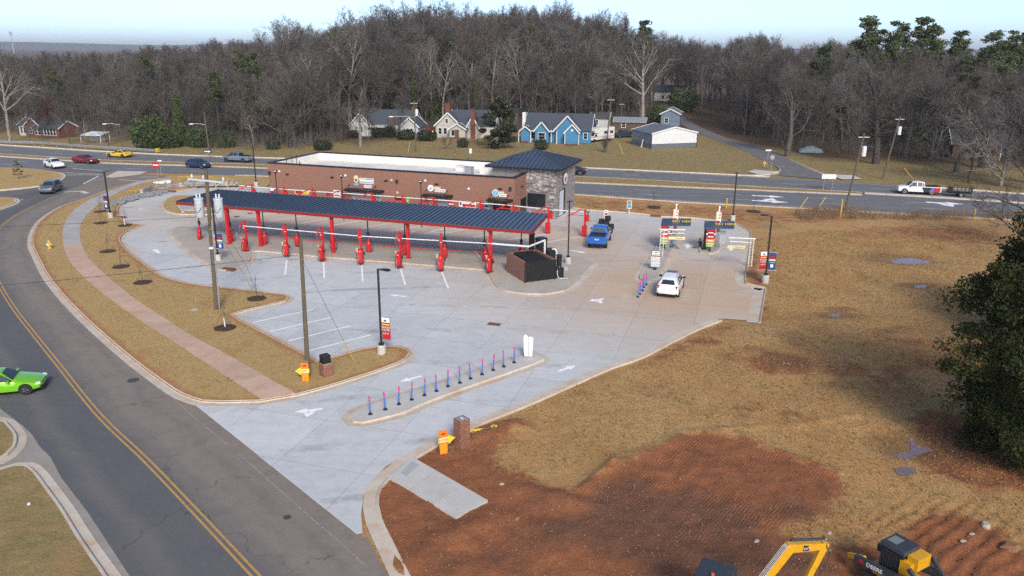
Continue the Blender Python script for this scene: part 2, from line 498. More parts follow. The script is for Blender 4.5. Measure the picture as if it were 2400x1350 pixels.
def make_pad_mat(name, a, b, stain, amt):
    g = NG(name)
    n1 = g.noise(.4, 5, .65); n2 = g.noise(3, 5, .7)
    c = g.mix(g.rng(n1, .3, .7), a, b)
    c = g.mix(g.math('MULTIPLY', g.rng(n2, .45, .75), .35), c, tuple(k * .72 for k in a))
    c = g.mix(g.math('MULTIPLY', g.rng(g.noise(.7, 6, .75), .45, .68), amt), c, stain)
    hs = g.N.new('ShaderNodeHueSaturation'); g.L.new(c, hs.inputs['Color']); g.L.new(g.rng(g.objrand(), 0, 1, .93, 1.07), hs.inputs['Value'])
    g.bump(g.noise(30, 3), .12, .01)
    g.done(hs.outputs[0], .85, .3)
make_pad_mat('pad_concrete', (.37, .345, .305), (.43, .405, .36), (.40, .27, .16), .5)
make_pad_mat('kerb_concrete', (.50, .44, .36), (.55, .50, .43), (.44, .27, .15), .65)
make_pad_mat('walk_grey', (.36, .35, .335), (.43, .42, .40), (.36, .27, .19), .35)
make_pad_mat('walk_red', (.49, .335, .24), (.55, .395, .30), (.42, .235, .14), .6)
make_pad_mat('apron_concrete', (.25, .228, .20), (.31, .285, .25), (.24, .16, .10), .5)
make_pad_mat('pale_concrete', (.47, .46, .43), (.54, .53, .50), (.42, .33, .24), .35)

def make_asphalt(name, worn):
    g = NG(name)
    n1 = g.noise(.12, 5, .65); n2 = g.noise(.9, 6, .7); n3 = g.noise(55, 3, .8)
    if worn:
        u = g.attr('u')                                  # metres right of the centre line
        wob = g.math('MULTIPLY', g.math('SUBTRACT', g.noise(.2, 4, .6), .5), 1.6)
        uu = g.math('ADD', u, wob)
        base = g.mix(g.rng(uu, -.3, 1.2), (.098, .102, .110), (.235, .198, .165))
        # lighter strip between wheel paths of the far lane
        tr = g.N.new('ShaderNodeMath'); tr.operation = 'COMPARE'; g.L.new(uu, tr.inputs[0]); tr.inputs[1].default_value = -2.3; tr.inputs[2].default_value = .01
        stripe = g.rng(g.math('ABSOLUTE', g.math('ADD', uu, 2.5)), .75, .15)
        base = g.mix(g.math('MULTIPLY', stripe, .55), base, (.165, .155, .145))
        for c_, wdt in ((1.05, .4), (2.85, .4)):
            base = g.mix(g.math('MULTIPLY', g.rng(g.math('ABSOLUTE', g.math('SUBTRACT', uu, c_)), wdt, .05), .3), base, (.14, .122, .106))
        base = g.mix(g.math('MULTIPLY', g.rng(uu, 3.2, 5.2), .6), base, (.26, .20, .15))
        base = g.mix(g.math('MULTIPLY', g.rng(uu, -4.6, -6.6), .5), base, (.19, .165, .14))
    else:
        wv = g.noise(.6, 4, .6, vec=g.mapped((.06, 1.5, 1), (0, 0, R(16.5))))
        base = g.mix(g.rng(wv, .35, .65), (.135, .143, .155), (.185, .19, .198))
    c = g.mix(g.math('MULTIPLY', g.rng(n1, .4, .65), .35), base, (.16, .145, .13))
    c = g.mix(g.math('MULTIPLY', g.rng(n2, .45, .7), .3), c, (.08, .08, .083))
    c = g.mix(g.math('MULTIPLY', g.rng(n3, .5, .75), .45), c, (.22, .21, .20))
    vor = g.N.new('ShaderNodeTexVoronoi'); vor.feature = 'DISTANCE_TO_EDGE'; vor.inputs['Scale'].default_value = .16
    dv = g.N.new('ShaderNodeVectorMath'); dv.operation = 'ADD'; g.L.new(g.pos, dv.inputs[0])
    nn = g.N.new('ShaderNodeTexNoise'); nn.inputs['Scale'].default_value = .7; nn.inputs['Detail'].default_value = 5; g.L.new(g.pos, nn.inputs['Vector'])
    sv = g.N.new('ShaderNodeVectorMath'); sv.operation = 'SCALE'; sv.inputs['Scale'].default_value = 3.0; g.L.new(nn.outputs['Color'], sv.inputs[0]); g.L.new(sv.outputs[0], dv.inputs[1])
    g.L.new(dv.outputs[0], vor.inputs['Vector'])
    c = g.mix(g.math('MULTIPLY', g.rng(g.noise(6, 6, .85), .53, .70), .42), c, (.05, .05, .052))
    c = g.mix(g.math('MULTIPLY', g.rng(g.noise(3.2, 6, .85), .56, .72), .35), c, (.25, .235, .215))
    crack = g.math('MULTIPLY', g.rng(vor.outputs['Distance'], .008, .0), g.rng(n1, .44, .56))
    c = g.mix(g.math('MULTIPLY', crack, .6), c, (.03, .03, .03))
    g.bump(n3, .3, .015)
    g.done(c, .9, .25)
make_asphalt('side_road_asphalt', True)
make_asphalt('highway_asphalt', False)
mat('lane_asphalt', (.12, .118, .118), .9, col2=(.17, .16, .155), scale=.8, bump=.3, bscale=50)

mat('white_marking', (.86, .86, .85), .7, col2=(.72, .71, .69), scale=4, lo=.5, hi=.8)
mat('worn_white_marking', (.62, .61, .58), .75, col2=(.30, .28, .26), scale=3, lo=.5, hi=.72)
mat('faded_marking', (.36, .32, .27), .8, col2=(.21, .18, .155), scale=6, lo=.35, hi=.6)
mat('yellow_marking', (.47, .27, .075), .75, col2=(.25, .16, .07), scale=5, lo=.5, hi=.75)
mat('mulch', (.030, .017, .010), .95, col2=(.07, .04, .022), scale=14, bump=1.0, bscale=30)
mat('rust_iron', (.13, .055, .035), .8, col2=(.2, .08, .045), scale=6)
mat('dark_iron', (.06, .055, .05), .7)
mat('joint_dark', (.26, .245, .225), .95)

# ================================================================== outlines surveyed on the ground
HDIR = R(-19.7); DV = Vector((math.cos(HDIR), math.sin(HDIR), 0)); NV = Vector((-math.sin(HDIR), math.cos(HDIR), 0))
roadside = [(353, 421), (277, 439), (214, 462), (147, 485), (100, 515), (80, 543), (75, 573), (87, 603), (110, 647), (143, 690), (180, 730), (233, 780), (300, 838), (344, 872), (389, 905), (426, 928), (474, 944), (518, 946)]
lot_west = [(607, 944), (697, 929), (746, 916), (798, 901), (863, 880), (915, 862), (954, 844), (964, 831), (956, 820), (928, 814), (889, 814), (850, 820), (811, 831), (772, 842), (746, 850), (707, 828), (655, 800), (604, 774), (565, 753), (543, 739), (591, 727), (642, 715), (671, 708), (679, 700), (666, 692), (630, 688), (565, 680), (513, 675), (467, 670), (417, 660), (377, 647), (343, 623), (313, 600), (290, 577), (283, 558), (300, 543), (338, 528), (302, 524), (282, 510), (277, 497), (285, 480), (315, 463), (353, 454), (416, 448), (461, 442)]
lot_east = [(850, 1250), (846, 1205), (852, 1163), (872, 1127), (905, 1093), (945, 1069), (1030, 1033), (1063, 1018), (1134, 986), (1182, 967), (1253, 938), (1350, 895), (1430, 860), (1500, 836), (1560, 805), (1600, 785), (1640, 766), (1690, 747), (1770, 752), (1789, 679), (1748, 669), (1743, 657), (1751, 600), (1756, 551), (1752, 543), (1737, 534), (1715, 525), (1629, 514), (1545, 510), (1528, 507), (1470, 501), (1382, 495), (1338, 488)]
W_road = smooth_path(GL(roadside), .9)
W_lot = GL([(518, 946)])[0:0] + [p for p in GL(lot_west)]
sharp_ids = {lot_west.index((746, 850)), lot_west.index((543, 739)), lot_west.index((338, 528))}
def smooth_sharp(pts, ids, step=.8):
    out = []; s = 0
    for i in sorted(ids) + [len(pts) - 1]:
        seg = smooth_path(pts[s:i + 1], step)
        out += seg[(1 if out else 0):]; s = i
    return out
W_lot = smooth_sharp(W_lot, sharp_ids)
VERGE = W_road + W_lot + GL([(480, 432), (560, 436), (625, 440), (640, 425), (600, 414), (479, 411), (420, 414)])
E_lot = smooth_sharp(GL(lot_east), {lot_east.index((1690, 747)), lot_east.index((1770, 752)), lot_east.index((1789, 679)), lot_east.index((1748, 669))})
apron_line = [G(452, 944), G(836, 1253)]
LOT = [G(518, 946)] + W_lot + GL([(560, 439), (650, 441), (1330, 485)]) + E_lot[::-1] + [G(836, 1253), G(452, 945)]

hw_n = GL([(0, 340), (252, 356), (504, 367), (850, 377), (1351, 393), (1500, 400), (1729, 411), (2050, 430), (2400, 455)])
hw_s = GL([(0, 393), (200, 398), (479, 409), (600, 412), (1000, 431), (1338, 455), (1603, 474), (1800, 484), (2127, 502), (2400, 517)])
md_n = GL([(0, 361), (252, 376), (600, 386), (1364, 415), (1800, 440), (2020, 452)])
md_s = GL([(0, 367), (252, 383), (600, 394), (1341, 428), (1800, 448), (2020, 457)])
def extend(pts, k0, k1):
    a = (pts[0] - pts[1]).normalized(); b = (pts[-1] - pts[-2]).normalized()
    return [pts[0] + a * k0] + pts + [pts[-1] + b * k1]
HN = smooth_path(extend(hw_n, 260, 260), 6); HS = smooth_path(extend(hw_s, 260, 260), 6)
HIGHWAY = HN + HS[::-1]
SIDE_ROAD = W_road[::-1] + GL([(383, 412), (300, 402), (133, 396), (0, 393), (-250, 392)]) + [Vector((-140, 95, 0)), Vector((-70, 20, 0)), Vector((-20, 8, 0)), Vector((6, 8, 0))] + GL([(960, 1420), (897, 1330), (862, 1262), (836, 1253), (452, 944)])
LANE_L = [(1826, 400), (1816, 388), (1800, 380), (1779, 372), (1740, 352), (1700, 337), (1660, 322), (1625, 307), (1585, 285), (1560, 264), (1545, 250)]
LANE_R = [(1556, 245), (1575, 257), (1603, 276), (1640, 298), (1700, 322), (1800, 350), (1850, 374), (1890, 393), (1931, 410)]
LANE = GL([(1826, 412)] + LANE_L + LANE_R + [(1945, 421)])

# ================================================================== the ground, one sheet to the horizon
def axis(segs, far):
    a = []
    for x0, x1, st in segs: a += list(np.arange(x0, x1, st))
    a.append(segs[-1][1]); lo, hi = [], []
    st = 1.0; x = a[0]
    while x > -far: st *= 1.28; x -= st; lo.append(x)
    st = 1.0; x = a[-1]
    while x < far: st *= 1.28; x += st; hi.append(x)
    return np.array(lo[::-1] + a + hi)
gx = axis([(-60, -10, 1.2), (-10, 27, .2), (27, 60, .6), (60, 120, 2.5)], 9000)
gy = axis([(6, 23, .6), (23, 42, .2), (42, 78, .5), (78, 330, 4.0)], 9000)
GX, GY = np.meshgrid(gx, gy); GP = np.stack([GX.ravel(), GY.ravel()], 1)
near = (np.abs(GP[:, 0]) < 200) & (GP[:, 1] > -5) & (GP[:, 1] < 400)
def paved_dist(P):
    d = np.full(len(P), 99.0)
    for poly in (LOT, SIDE_ROAD, HIGHWAY, VERGE):
        q = [(p.x, p.y) for p in poly]
        dd = poly_dist(P, q); dd = np.where(in_poly(P, q), -dd, dd); d = np.minimum(d, dd)
    return d
PD = np.full(len(GP), 99.0); PD[near] = paved_dist(GP[near])
def soft(poly_px, w):
    q = [(p.x, p.y) for p in GL(poly_px)]
    d = np.full(len(GP), 99.0); d[near] = poly_dist(GP[near], q)
    s = np.where(in_poly(GP, q), d, -d)
    return np.clip(.5 + s / (2 * w), 0, 1)
dirt_main = [(870, 1180), (905, 1105), (975, 1065), (1030, 1030), (1100, 1000), (1165, 985), (1200, 1000), (1180, 1050), (1150, 1085), (1210, 1105), (1290, 1140), (1330, 1150), (1400, 1118), (1480, 1075), (1590, 1022), (1700, 1015), (1830, 1060), (1960, 1110), (1988, 1160), (1945, 1200), (1830, 1245), (1900, 1290), (2080, 1270), (2120, 1225), (2230, 1195), (2340, 1240), (2400, 1300), (2450, 1400), (2400, 1600), (800, 1600), (930, 1330), (885, 1240)]
dirt_right = [(2130, 985), (2180, 960), (2330, 985), (2400, 1040), (2420, 1160), (2300, 1150), (2180, 1110), (2150, 1080), (2170, 1040)]
dirt_strip = [(1890, 545), (2000, 530), (2200, 520), (2380, 545), (2330, 590), (2150, 560), (2000, 560)]
dark_px = [(1240, 1180), (1330, 1150), (1480, 1090), (1540, 1110), (1760, 1180), (1960, 1130), (1970, 1190), (1850, 1240), (1980, 1290), (2020, 1400), (1750, 1400), (1500, 1400), (1350, 1290), (1210, 1340), (1000, 1360), (1010, 1300), (1180, 1260)]
DIRT = np.maximum(np.maximum(soft(dirt_main, 1.0), soft(dirt_right, 1.0)), soft(dirt_strip, 2.5) * .62)
def ell(px, py, rx, ry, rot=0.0):
    c = G(px, py); dx, dy = GP[:, 0] - c.x, GP[:, 1] - c.y; ca, sa = math.cos(rot), math.sin(rot)
    return np.clip(1.35 - np.hypot((dx * ca + dy * sa) / rx, (-dx * sa + dy * ca) / ry), 0, 1)
DARK = soft(dark_px, 1.8) * .74
GRADED = soft([(1330, 1180), (1480, 1085), (1600, 1025), (1710, 1015), (1840, 1060), (1960, 1112), (1985, 1160), (1940, 1205), (1820, 1240), (1650, 1260), (1450, 1250)], .9)
bank = soft([(1345, 458), (1480, 470), (1800, 488), (1980, 498), (1975, 520), (1800, 530), (1740, 528), (1640, 511), (1400, 493), (1342, 486)], 1.5) * .50
kerb_soil = np.maximum.reduce([soft([(1480, 852), (1560, 812), (1640, 774), (1700, 756), (1760, 765), (1700, 790), (1560, 850), (1500, 870)], 1.0) * .62, soft([(1750, 560), (1775, 555), (1785, 640), (1800, 665), (1795, 760), (1775, 762), (1790, 690), (1750, 668)], .7) * .66, soft([(1950, 860), (2080, 830), (2200, 800), (2260, 860), (2150, 930), (2000, 930)], 2.0) * .52, soft([(1560, 960), (1700, 930), (1900, 960), (2050, 985), (2000, 1010), (1800, 990), (1650, 1000)], 1.2) * .46])
DIRT = np.maximum(DIRT, np.maximum(bank, kerb_soil))
WET = np.maximum.reduce([ell(2100, 606, 5.5, 3.2, R(-10)), ell(2150, 668, 2.8, 1.3), ell(1960, 738, 3.0, 1.2), ell(1970, 722, 2.0, .8), ell(2090, 770, 3.0, 1.0, R(20)) * .8, ell(1860, 790, 1.8, 2.6) * .75, ell(2015, 640, .9, 1.5) * .8, ell(2140, 1045, 3.0, 2.2), ell(1830, 840, 2.2, 2.0) * .9, ell(1770, 815, 1.6, .8) * .8, ell(2110, 800, 3, 1.0) * .6, ell(1960, 900, 2.4, 1.2) * .7])
DIRT = np.maximum(DIRT, np.maximum.reduce([ell(1830, 850, 3.2, 2.6) * .85, ell(2140, 800, 4, 1.5, R(-30)) * .6, ell(1990, 865, 3, 2) * .6, ell(1650, 800, 2.2, .9) * .7, ell(1720, 840, 2.8, 1.2) * .55, ell(1200, 995, 1.6, .8) * .8, ell(1765, 700, 1.2, 5) * .6]))
north_d = np.full(len(GP), 0.0)
hn_y = np.interp(GP[:, 0], [p.x for p in HN], [p.y for p in HN])
LAWN = np.clip((GP[:, 1] - hn_y + 3) / 4, 0, 1)
LAWN = np.maximum(LAWN, ((GP[:, 0] < -40) & (GP[:, 1] < 60)) * .75)
wood_y = np.interp(GP[:, 0], [-400, -110, -60, -30, 0, 16, 30, 44, 60, 100, 400], [196, 186, 165, 172, 190, 196, 214, 196, 146, 136, 30])
LITTER = np.clip((GP[:, 1] - wood_y) / 10, 0, 1)
LITTER = np.maximum(LITTER, np.clip((GP[:, 0] - 26) / 5, 0, 1) * np.clip((62 - GP[:, 1]) / 6, 0, 1) * .55)
z = np.zeros(len(GP)); g_base = -.055
for i in np.nonzero(near)[0]:
    x, y = GP[i]
    k = min(1.0, max(0.0, (PD[i] - .1) / 1.6))
    if k <= 0: continue
    if y > 82 or x < -30:
        z[i] = k * (.10 * mnoise.noise((x * .11, y * .11, 3)) + .03)
        continue
    h = .07 + .07 * mnoise.noise((x * .23, y * .23, 1))
    d = DIRT[i]
    if y < 60:
        h += (.022 + .075 * d) * mnoise.noise((x * 1.1, y * 1.1, 5)) + (.008 + .038 * d) * mnoise.noise((x * 3.1, y * 3.1, 9))
        # machine tracks
        if d > .4 and x > 3 and y < 38:
            h += .028 * math.sin((x * .62 - y * .42) * 9.5 + 2.0 * mnoise.noise((x * .3, y * .3, 2))) * max(0, mnoise.noise((x * .2, y * .2, 7)) + .35)
    h -= .10 * min(1.0, WET[i]) * (1 if y < 80 else 0)
    z[i] = k * h
# furrows pressed by the loader and a few heaped ridges
fur = np.array([(p.x, p.y) for p in GL([(2095, 1240), (2195, 1200), (2330, 1235), (2345, 1330), (2180, 1350)])])
c_f = fur.mean(0); a_f = R(38)
uf = (GP[:, 0] - c_f[0]) * math.cos(a_f) + (GP[:, 1] - c_f[1]) * math.sin(a_f); vf = -(GP[:, 0] - c_f[0]) * math.sin(a_f) + (GP[:, 1] - c_f[1]) * math.cos(a_f)
mf = np.clip(1.5 - np.hypot(uf / 3.4, vf / 2.6) * 1.0, 0, 1) * near
fn_ = np.zeros(len(GP)); fi_ = np.nonzero(mf > 0)[0]; fn_[fi_] = [mnoise.noise((GP[i, 0] * .9, GP[i, 1] * .9, 6)) for i in fi_]
z += mf * (.085 + .05 * fn_) * np.sin(vf * 10.5 + .5 * np.sin(uf * 2) + 2.2 * fn_)
for (pa, pb, hh, ww) in (((1370, 1150), (1440, 1090), .30, .35), ((1440, 1090), (1600, 1030), .16, .5), ((1230, 1150), (1330, 1190), .22, .6), ((1120, 1030), (1200, 1000), .28, .8), ((940, 1330), (1150, 1210), .18, .8), ((1700, 1010), (1960, 1110), .12, .35), ((1300, 1170), (1360, 1180), .2, .5), ((1590, 1015), (1800, 1000), .07, .3), ((1850, 1000), (2010, 975), .09, .3)):
    a, b = G(*pa), G(*pb); dd = np.full(len(GP), 99.0); dd[near] = poly_dist(GP[near], [a, b], False)
    bumpy = 1.0
    z += hh * np.exp(-(dd / ww) ** 2) * np.clip((PD - .1) / 1.0, 0, 1) * bumpy
ZG = g_base + z
NXG, NYG = len(gx), len(gy)
_i, _j = np.meshgrid(np.arange(NXG - 1), np.arange(NYG - 1)); a0 = (_j * NXG + _i).ravel()
me = bpy.data.meshes.new('ground')
me.from_pydata(np.column_stack([GP, ZG]).tolist(), [], np.column_stack([a0, a0 + 1, a0 + 1 + NXG, a0 + NXG]).tolist())
me.polygons.foreach_set('use_smooth', [True] * len(me.polygons))
me.materials.append(MATS['dry_ground'])
for an, arr in (('dirt', DIRT), ('dark', DARK), ('wet', WET), ('lawn', LAWN), ('litter', LITTER), ('graded', GRADED)):
    a = me.attributes.new(an, 'FLOAT', 'POINT'); a.data.foreach_set('value', arr.astype(np.float32))
me.update()
GROUND = struct(link('ground', me))
ZGRID = ZG.reshape(NYG, NXG)
def zg(x, y):
    i = min(max(int(np.searchsorted(gx, x)) - 1, 0), NXG - 2); j = min(max(int(np.searchsorted(gy, y)) - 1, 0), NYG - 2)
    tx = (x - gx[i]) / (gx[i + 1] - gx[i]); ty = (y - gy[j]) / (gy[j + 1] - gy[j])
    q = ZGRID
    return float((q[j, i] * (1 - tx) + q[j, i + 1] * tx) * (1 - ty) + (q[j + 1, i] * (1 - tx) + q[j + 1, i + 1] * tx) * ty)
def on_ground(px, py):
    p = G(px, py); p.z = zg(p.x, p.y); return p

# ================================================================== roads
yl_px = [(136, 457), (50, 497), (0, 533), (-24, 570), (-22, 620), (0, 669), (33, 723), (77, 780), (130, 846), (230, 970), (344, 1080), (478, 1220), (600, 1350), (700, 1455)]
YC_PATH = smooth_path(GL(yl_px), 1.0)
ycp = [(p.x, p.y) for p in YC_PATH]
def u_of(co):
    P = co[:, :2]; d = poly_dist(P, ycp, False)
    A = np.array(ycp); best = np.argmin(((P[:, None, :] - A[None, ::3]) ** 2).sum(2), 1) * 3
    best = np.clip(best, 0, len(A) - 2); t = A[best + 1] - A[best]; r = P - A[best]
    side = np.sign(t[:, 0] * r[:, 1] - t[:, 1] * r[:, 0])
    return d * side
struct(poly_sheet(SIDE_ROAD, -.012, 'side_road', 'side_road_asphalt', step=1.4, attrs={'u': u_of}))
struct(poly_sheet(HIGHWAY, -.007, 'highway', 'highway_asphalt'))
struct(poly_sheet(LANE, .03, 'lane', 'lane_asphalt'))

ROAD_MARKS = struct(link('road_markings', None)); ROAD_MARKS['kind'] = 'structure'
def stripe(a, b, w, z, m, name='lane_line', parent=None):
    a, b = Vector(a), Vector(b); t = (b - a); t.z = 0; t.normalize(); n = Vector((-t.y, t.x, 0)) * (w / 2)
    q = [a - n, b - n, b + n, a + n]
    mb = MB(); mb.add([(p.x, p.y, z) for p in q], [(0, 1, 2, 3)])
    return mb.obj(name, m, parent)
for off in (-.13, .13):
    p = offset_path(YC_PATH, off)
    ribbon(offset_path(p, -.055), offset_path(p, .055), -.004, 'yellow_line', 'yellow_marking', ROAD_MARKS)
ep = smooth_path(GL([(352, 883), (452, 975), (560, 1064), (700, 1188), (800, 1274), (860, 1330)]), .7)
for i in range(0, len(ep) - 1):
    if random.random() < .93:
        ribbon(offset_path(ep[i:i + 2], -.035), offset_path(ep[i:i + 2], .035), -.004, 'edge_line', 'faded_marking', ROAD_MARKS)
wl_ = smooth_path(GL([(-40, 512), (0, 492), (54, 466)]), 1)
ribbon(offset_path(wl_, -.06), offset_path(wl_, .06), -.004, 'edge_line', 'worn_white_marking', ROAD_MARKS)
# highway edge and lane lines
def lerp_paths(A, B, t):
    ys = lambda P, x: float(np.interp(x, [p.x for p in P], [p.y for p in P]))
    return [Vector((x, ys(A, x) * (1 - t) + ys(B, x) * t, 0)) for x in np.arange(-150, 150, 3.0)]
MS = smooth_path(extend(md_s, 200, 200), 5); MN = smooth_path(extend(md_n, 200, 200), 5)
s_edge = [p + Vector((.2, 1.0, 0)) for p in lerp_paths(HS, HS, 0) if p.x > -46]
ribbon(offset_path(s_edge, -.07), offset_path(s_edge, .07), .002, 'edge_line', 'worn_white_marking', ROAD_MARKS)
n_edge = [p + Vector((-.2, -1.2, 0)) for p in lerp_paths(HN, HN, 0)]
ribbon(offset_path(n_edge, -.07), offset_path(n_edge, .07), .002, 'edge_line', 'worn_white_marking', ROAD_MARKS)
for A, B, ts in ((HS, MS, (.36, .68)), (MN, HN, (.45,))):
    for t in ts:
        L = lerp_paths(A, B, t)
        for i in range(0, len(L) - 1, 4):
            if abs(L[i].x) < 110:
                stripe(L[i], L[i + 1], .14, .002, 'worn_white_marking', parent=ROAD_MARKS)
for a, b in (((277, 421), (353, 426)), ((330, 415), (430, 414)), ((150, 405), (232, 408)), ((155, 410), (240, 410)), ((170, 395), (245, 401)), ((195, 431), (232, 412))):
    stripe(G(*a), G(*b), .3, .002, 'worn_white_marking', 'stop_line', ROAD_MARKS)

def arrow(px, py, rz, size, z, m, parts=('straight',), parent=None):
    mb = MB(); s = size
    def tri(pts): mb.add([(x * s, y * s, 0) for x, y in pts], [tuple(range(len(pts)))])
    if 'straight' in parts:
        tri([(-.15, -1), (.15, -1), (.15, .1), (-.15, .1)]); tri([(-.42, .1), (.42, .1), (0, 1)])
    if 'left' in parts:
        tri([(-.55, -.2), (-.15, -.55), (-.15, -.2), (-.45, .12)]); tri([(-1.05, .2), (-.6, -.42), (-.38, .38)])
    if 'right' in parts:
        tri([(.15, -.55), (.55, -.2), (.45, .12), (.15, -.2)]); tri([(1.05, .2), (.38, .38), (.6, -.42)])
    if 'bend' in parts:
        tri([(-.1, -1), (.1, -1), (.12, -.1), (-.1, 0)]); tri([(-.1, 0), (.12, -.1), (.5, .15), (.45, .35)]); tri([(.4, .55), (.55, -.05), (1.0, .35)])
    p = G(px, py, z)
    return mb.obj('arrow_marking', m, parent, (p.x, p.y, z), rz)
arrow(192, 448, R(-70), 2.3, -.003, 'worn_white_marking', ('bend',), ROAD_MARKS)
arrow(1805, 472, R(-106), 2.4, .003, 'white_marking', ('straight', 'left'), ROAD_MARKS)
arrow(1800, 460, R(-106), 2.2, .003, 'white_marking', ('straight',), ROAD_MARKS)
arrow(2215, 476, R(-106), 2.4, .003, 'white_marking', ('straight', 'right'), ROAD_MARKS)

# ================================================================== concrete lot: slabs with open joints over a darker bed
LOT_O = struct(poly_sheet(LOT, -.002, 'concrete_lot', 'joint_dark'))
ja = R(-17.0); jd = Vector((math.cos(ja), math.sin(ja), 0)); jn = Vector((-math.sin(ja), math.cos(ja), 0)); CELL = 4.6
us = [p.dot(jd) for p in LOT]; vs_ = [p.dot(jn) for p in LOT]
U0, V0 = min(us), min(vs_)
cuts = [(jd * u, jd) for u in np.arange(U0 + CELL, max(us), CELL)] + [(jn * v, jn) for v in np.arange(V0 + CELL, max(vs_), CELL)]
bm = poly_bm(LOT, cuts, 0.0)
cells = {}
for f in bm.faces:
    c = f.calc_center_median()
    cells.setdefault((int((c.dot(jd) - U0) / CELL), int((c.dot(jn) - V0) / CELL)), []).append([v.co.copy() for v in f.verts])
bm.free()
for (iu, iv), faces in cells.items():
    cc = jd * (U0 + (iu + .5) * CELL) + jn * (V0 + (iv + .5) * CELL); mb = MB()
    for f in faces:
        mb.add([cc + (p - cc) * .9958 + Vector((0, 0, .006)) for p in f], [tuple(range(len(f)))])
    o = mb.obj('slab', 'lot_concrete', LOT_O)

# ================================================================== verge, islands, kerbs, pavement
def edge_attr(poly, w):
    q = [(p.x, p.y) for p in poly]
    return lambda co: np.clip(1 - poly_dist(co, q) / w, 0, 1)
struct(poly_sheet(VERGE, .115, 'grass_verge', 'dormant_turf', step=1.1, attrs={'edge': edge_attr(W_lot + W_road, 1.3)}))
def kerb(path, name='kerb', closed=False, side=1, gutter=.42, w=.17, h=.14, z0=0.0):
    """kerb on the left of the path (side=1) with a flat gutter on the other side"""
    k = sweep(path, [(0, z0 - .06), (0, z0 + .01), (side * .085, h - .015), (side * .11, h), (side * w, h + .002), (side * (w + .01), z0 - .06)], name, 'kerb_concrete', None, closed)
    struct(k)
    if gutter:
        g = sweep(path, [(0, z0 + .011), (-side * gutter, z0 + .011), (-side * (gutter + .005), z0 - .02)], 'gutter', 'kerb_concrete', k, closed)
    return k
kerb(W_road + W_lot, side=1)
ek = smooth_sharp(GL([(975, 1400), (938, 1328), (910, 1270), (887, 1222), (879, 1185), (881, 1160), (888, 1142), (910, 1117), (940, 1092), (970, 1072), (1031, 1037), (1063, 1021), (1134, 989), (1182, 970), (1253, 941), (1350, 898), (1430, 863), (1500, 839), (1560, 808), (1600, 788), (1640, 769), (1688, 751)]), {21})
kerb(ek, side=-1, gutter=.55, h=.10)
kerb(GL([(1777, 757), (1791, 677)]), side=-1, gutter=.85, h=.13)
kerb(smooth_sharp(GL([(1791, 677), (1748, 667), (1743, 655), (1752, 600), (1757, 551), (1752, 542), (1737, 533), (1715, 524), (1629, 513), (1545, 509), (1528, 506), (1470, 500), (1382, 494), (1338, 487)]), {1}), side=-1, gutter=.75, h=.15)
kerb([p + Vector((0, .0, 0)) for p in lerp_paths(HN, HN, 0) if -150 < p.x < 43.5], side=1, gutter=.5)
kerb([p for p in lerp_paths(HN, HN, 0) if 58 < p.x < 150], side=1, gutter=.5)
kerb([p for p in lerp_paths(HS, HS, 0) if p.x > -46], side=-1, gutter=.4, h=.1)
# median
MED = [p for p in MN if -150 < p.x < 52] + [p for p in MS if -150 < p.x < 52][::-1]
struct(poly_sheet(MED, .1, 'median', 'dry_ground', step=4, attrs={'lawn': lambda co: np.full(len(co), .75), 'edge': lambda co: np.zeros(len(co))}))
kerb([p for p in MS if -150 < p.x < 52], side=1, gutter=.35)
kerb([p for p in MN if -150 < p.x < 52], side=-1, gutter=.35)
mdc = GL([(2026, 453), (2200, 463), (2400, 476)]); mdc = extend(mdc, 0, 60)
struct(sweep(mdc, [(-.55, -.05), (-.5, .12), (.5, .12), (.55, -.05)], 'median_strip', 'kerb_concrete'))
# lane mouth kerbs
kerb(smooth_path(GL([(1729, 412), (1790, 411), (1822, 405), (1830, 398), (1822, 390), (1800, 381)]), .8), side=1, gutter=.4)
kerb(smooth_path(GL([(1850, 375), (1890, 392), (1935, 409), (1980, 420)]), 1.0), side=1, gutter=.4)
struct(poly_sheet(GL([(1752, 404), (1770, 399), (1800, 402), (1822, 403), (1812, 409), (1775, 410)]), .125, 'pavement', 'pale_concrete'))
struct(poly_sheet(GL([(1935, 410), (2000, 412), (2020, 421), (1975, 422)]), .11, 'pavement', 'pale_concrete'))
def island(px, name, top_m, h=.15, kerbed=True, step=None, attrs=None, close_smooth=True):
    path = smooth_path(GL(px), .5, True) if close_smooth else GL(px)
    ar = sum(path[i].x * path[(i + 1) % len(path)].y - path[(i + 1) % len(path)].x * path[i].y for i in range(len(path)))
    if ar < 0: path = path[::-1]
    inner = offset_path(path, .16, True) if kerbed else path
    o = struct(poly_sheet(inner if kerbed else path, h - .004, name, top_m, step=step, attrs=attrs))
    if kerbed:
        k = sweep(path, [(0, -.02), (.015, h - .02), (.04, h), (.17, h + .002)], 'kerb', 'kerb_concrete', o, True)
        sweep(path, [(0, .013), (-.42, .013), (-.425, -.01)], 'gutter', 'kerb_concrete', o, True)
    return o
island([(817, 980), (830, 966), (850, 957), (992, 912), (1111, 874), (1220, 836), (1253, 831), (1274, 842), (1255, 855), (1087, 914), (992, 950), (945, 971), (850, 994), (828, 992)], 'traffic_island', 'pale_concrete', .13)
PADW = [(594, 591), (658, 595), (765, 605), (851, 612), (979, 622), (1086, 631), (1138, 637), (1155, 662), (1170, 678), (1198, 687), (1258, 692), (1310, 687), (1345, 672), (1385, 628), (1393, 620), (1380, 611), (1350, 604), (1250, 598), (1060, 582), (800, 561), (560, 546), (432, 533), (405, 541), (402, 550), (411, 563), (460, 605), (500, 628), (520, 636), (548, 632), (578, 621), (589, 606)]
island(PADW, 'vacuum_pad', 'pad_concrete', .14)
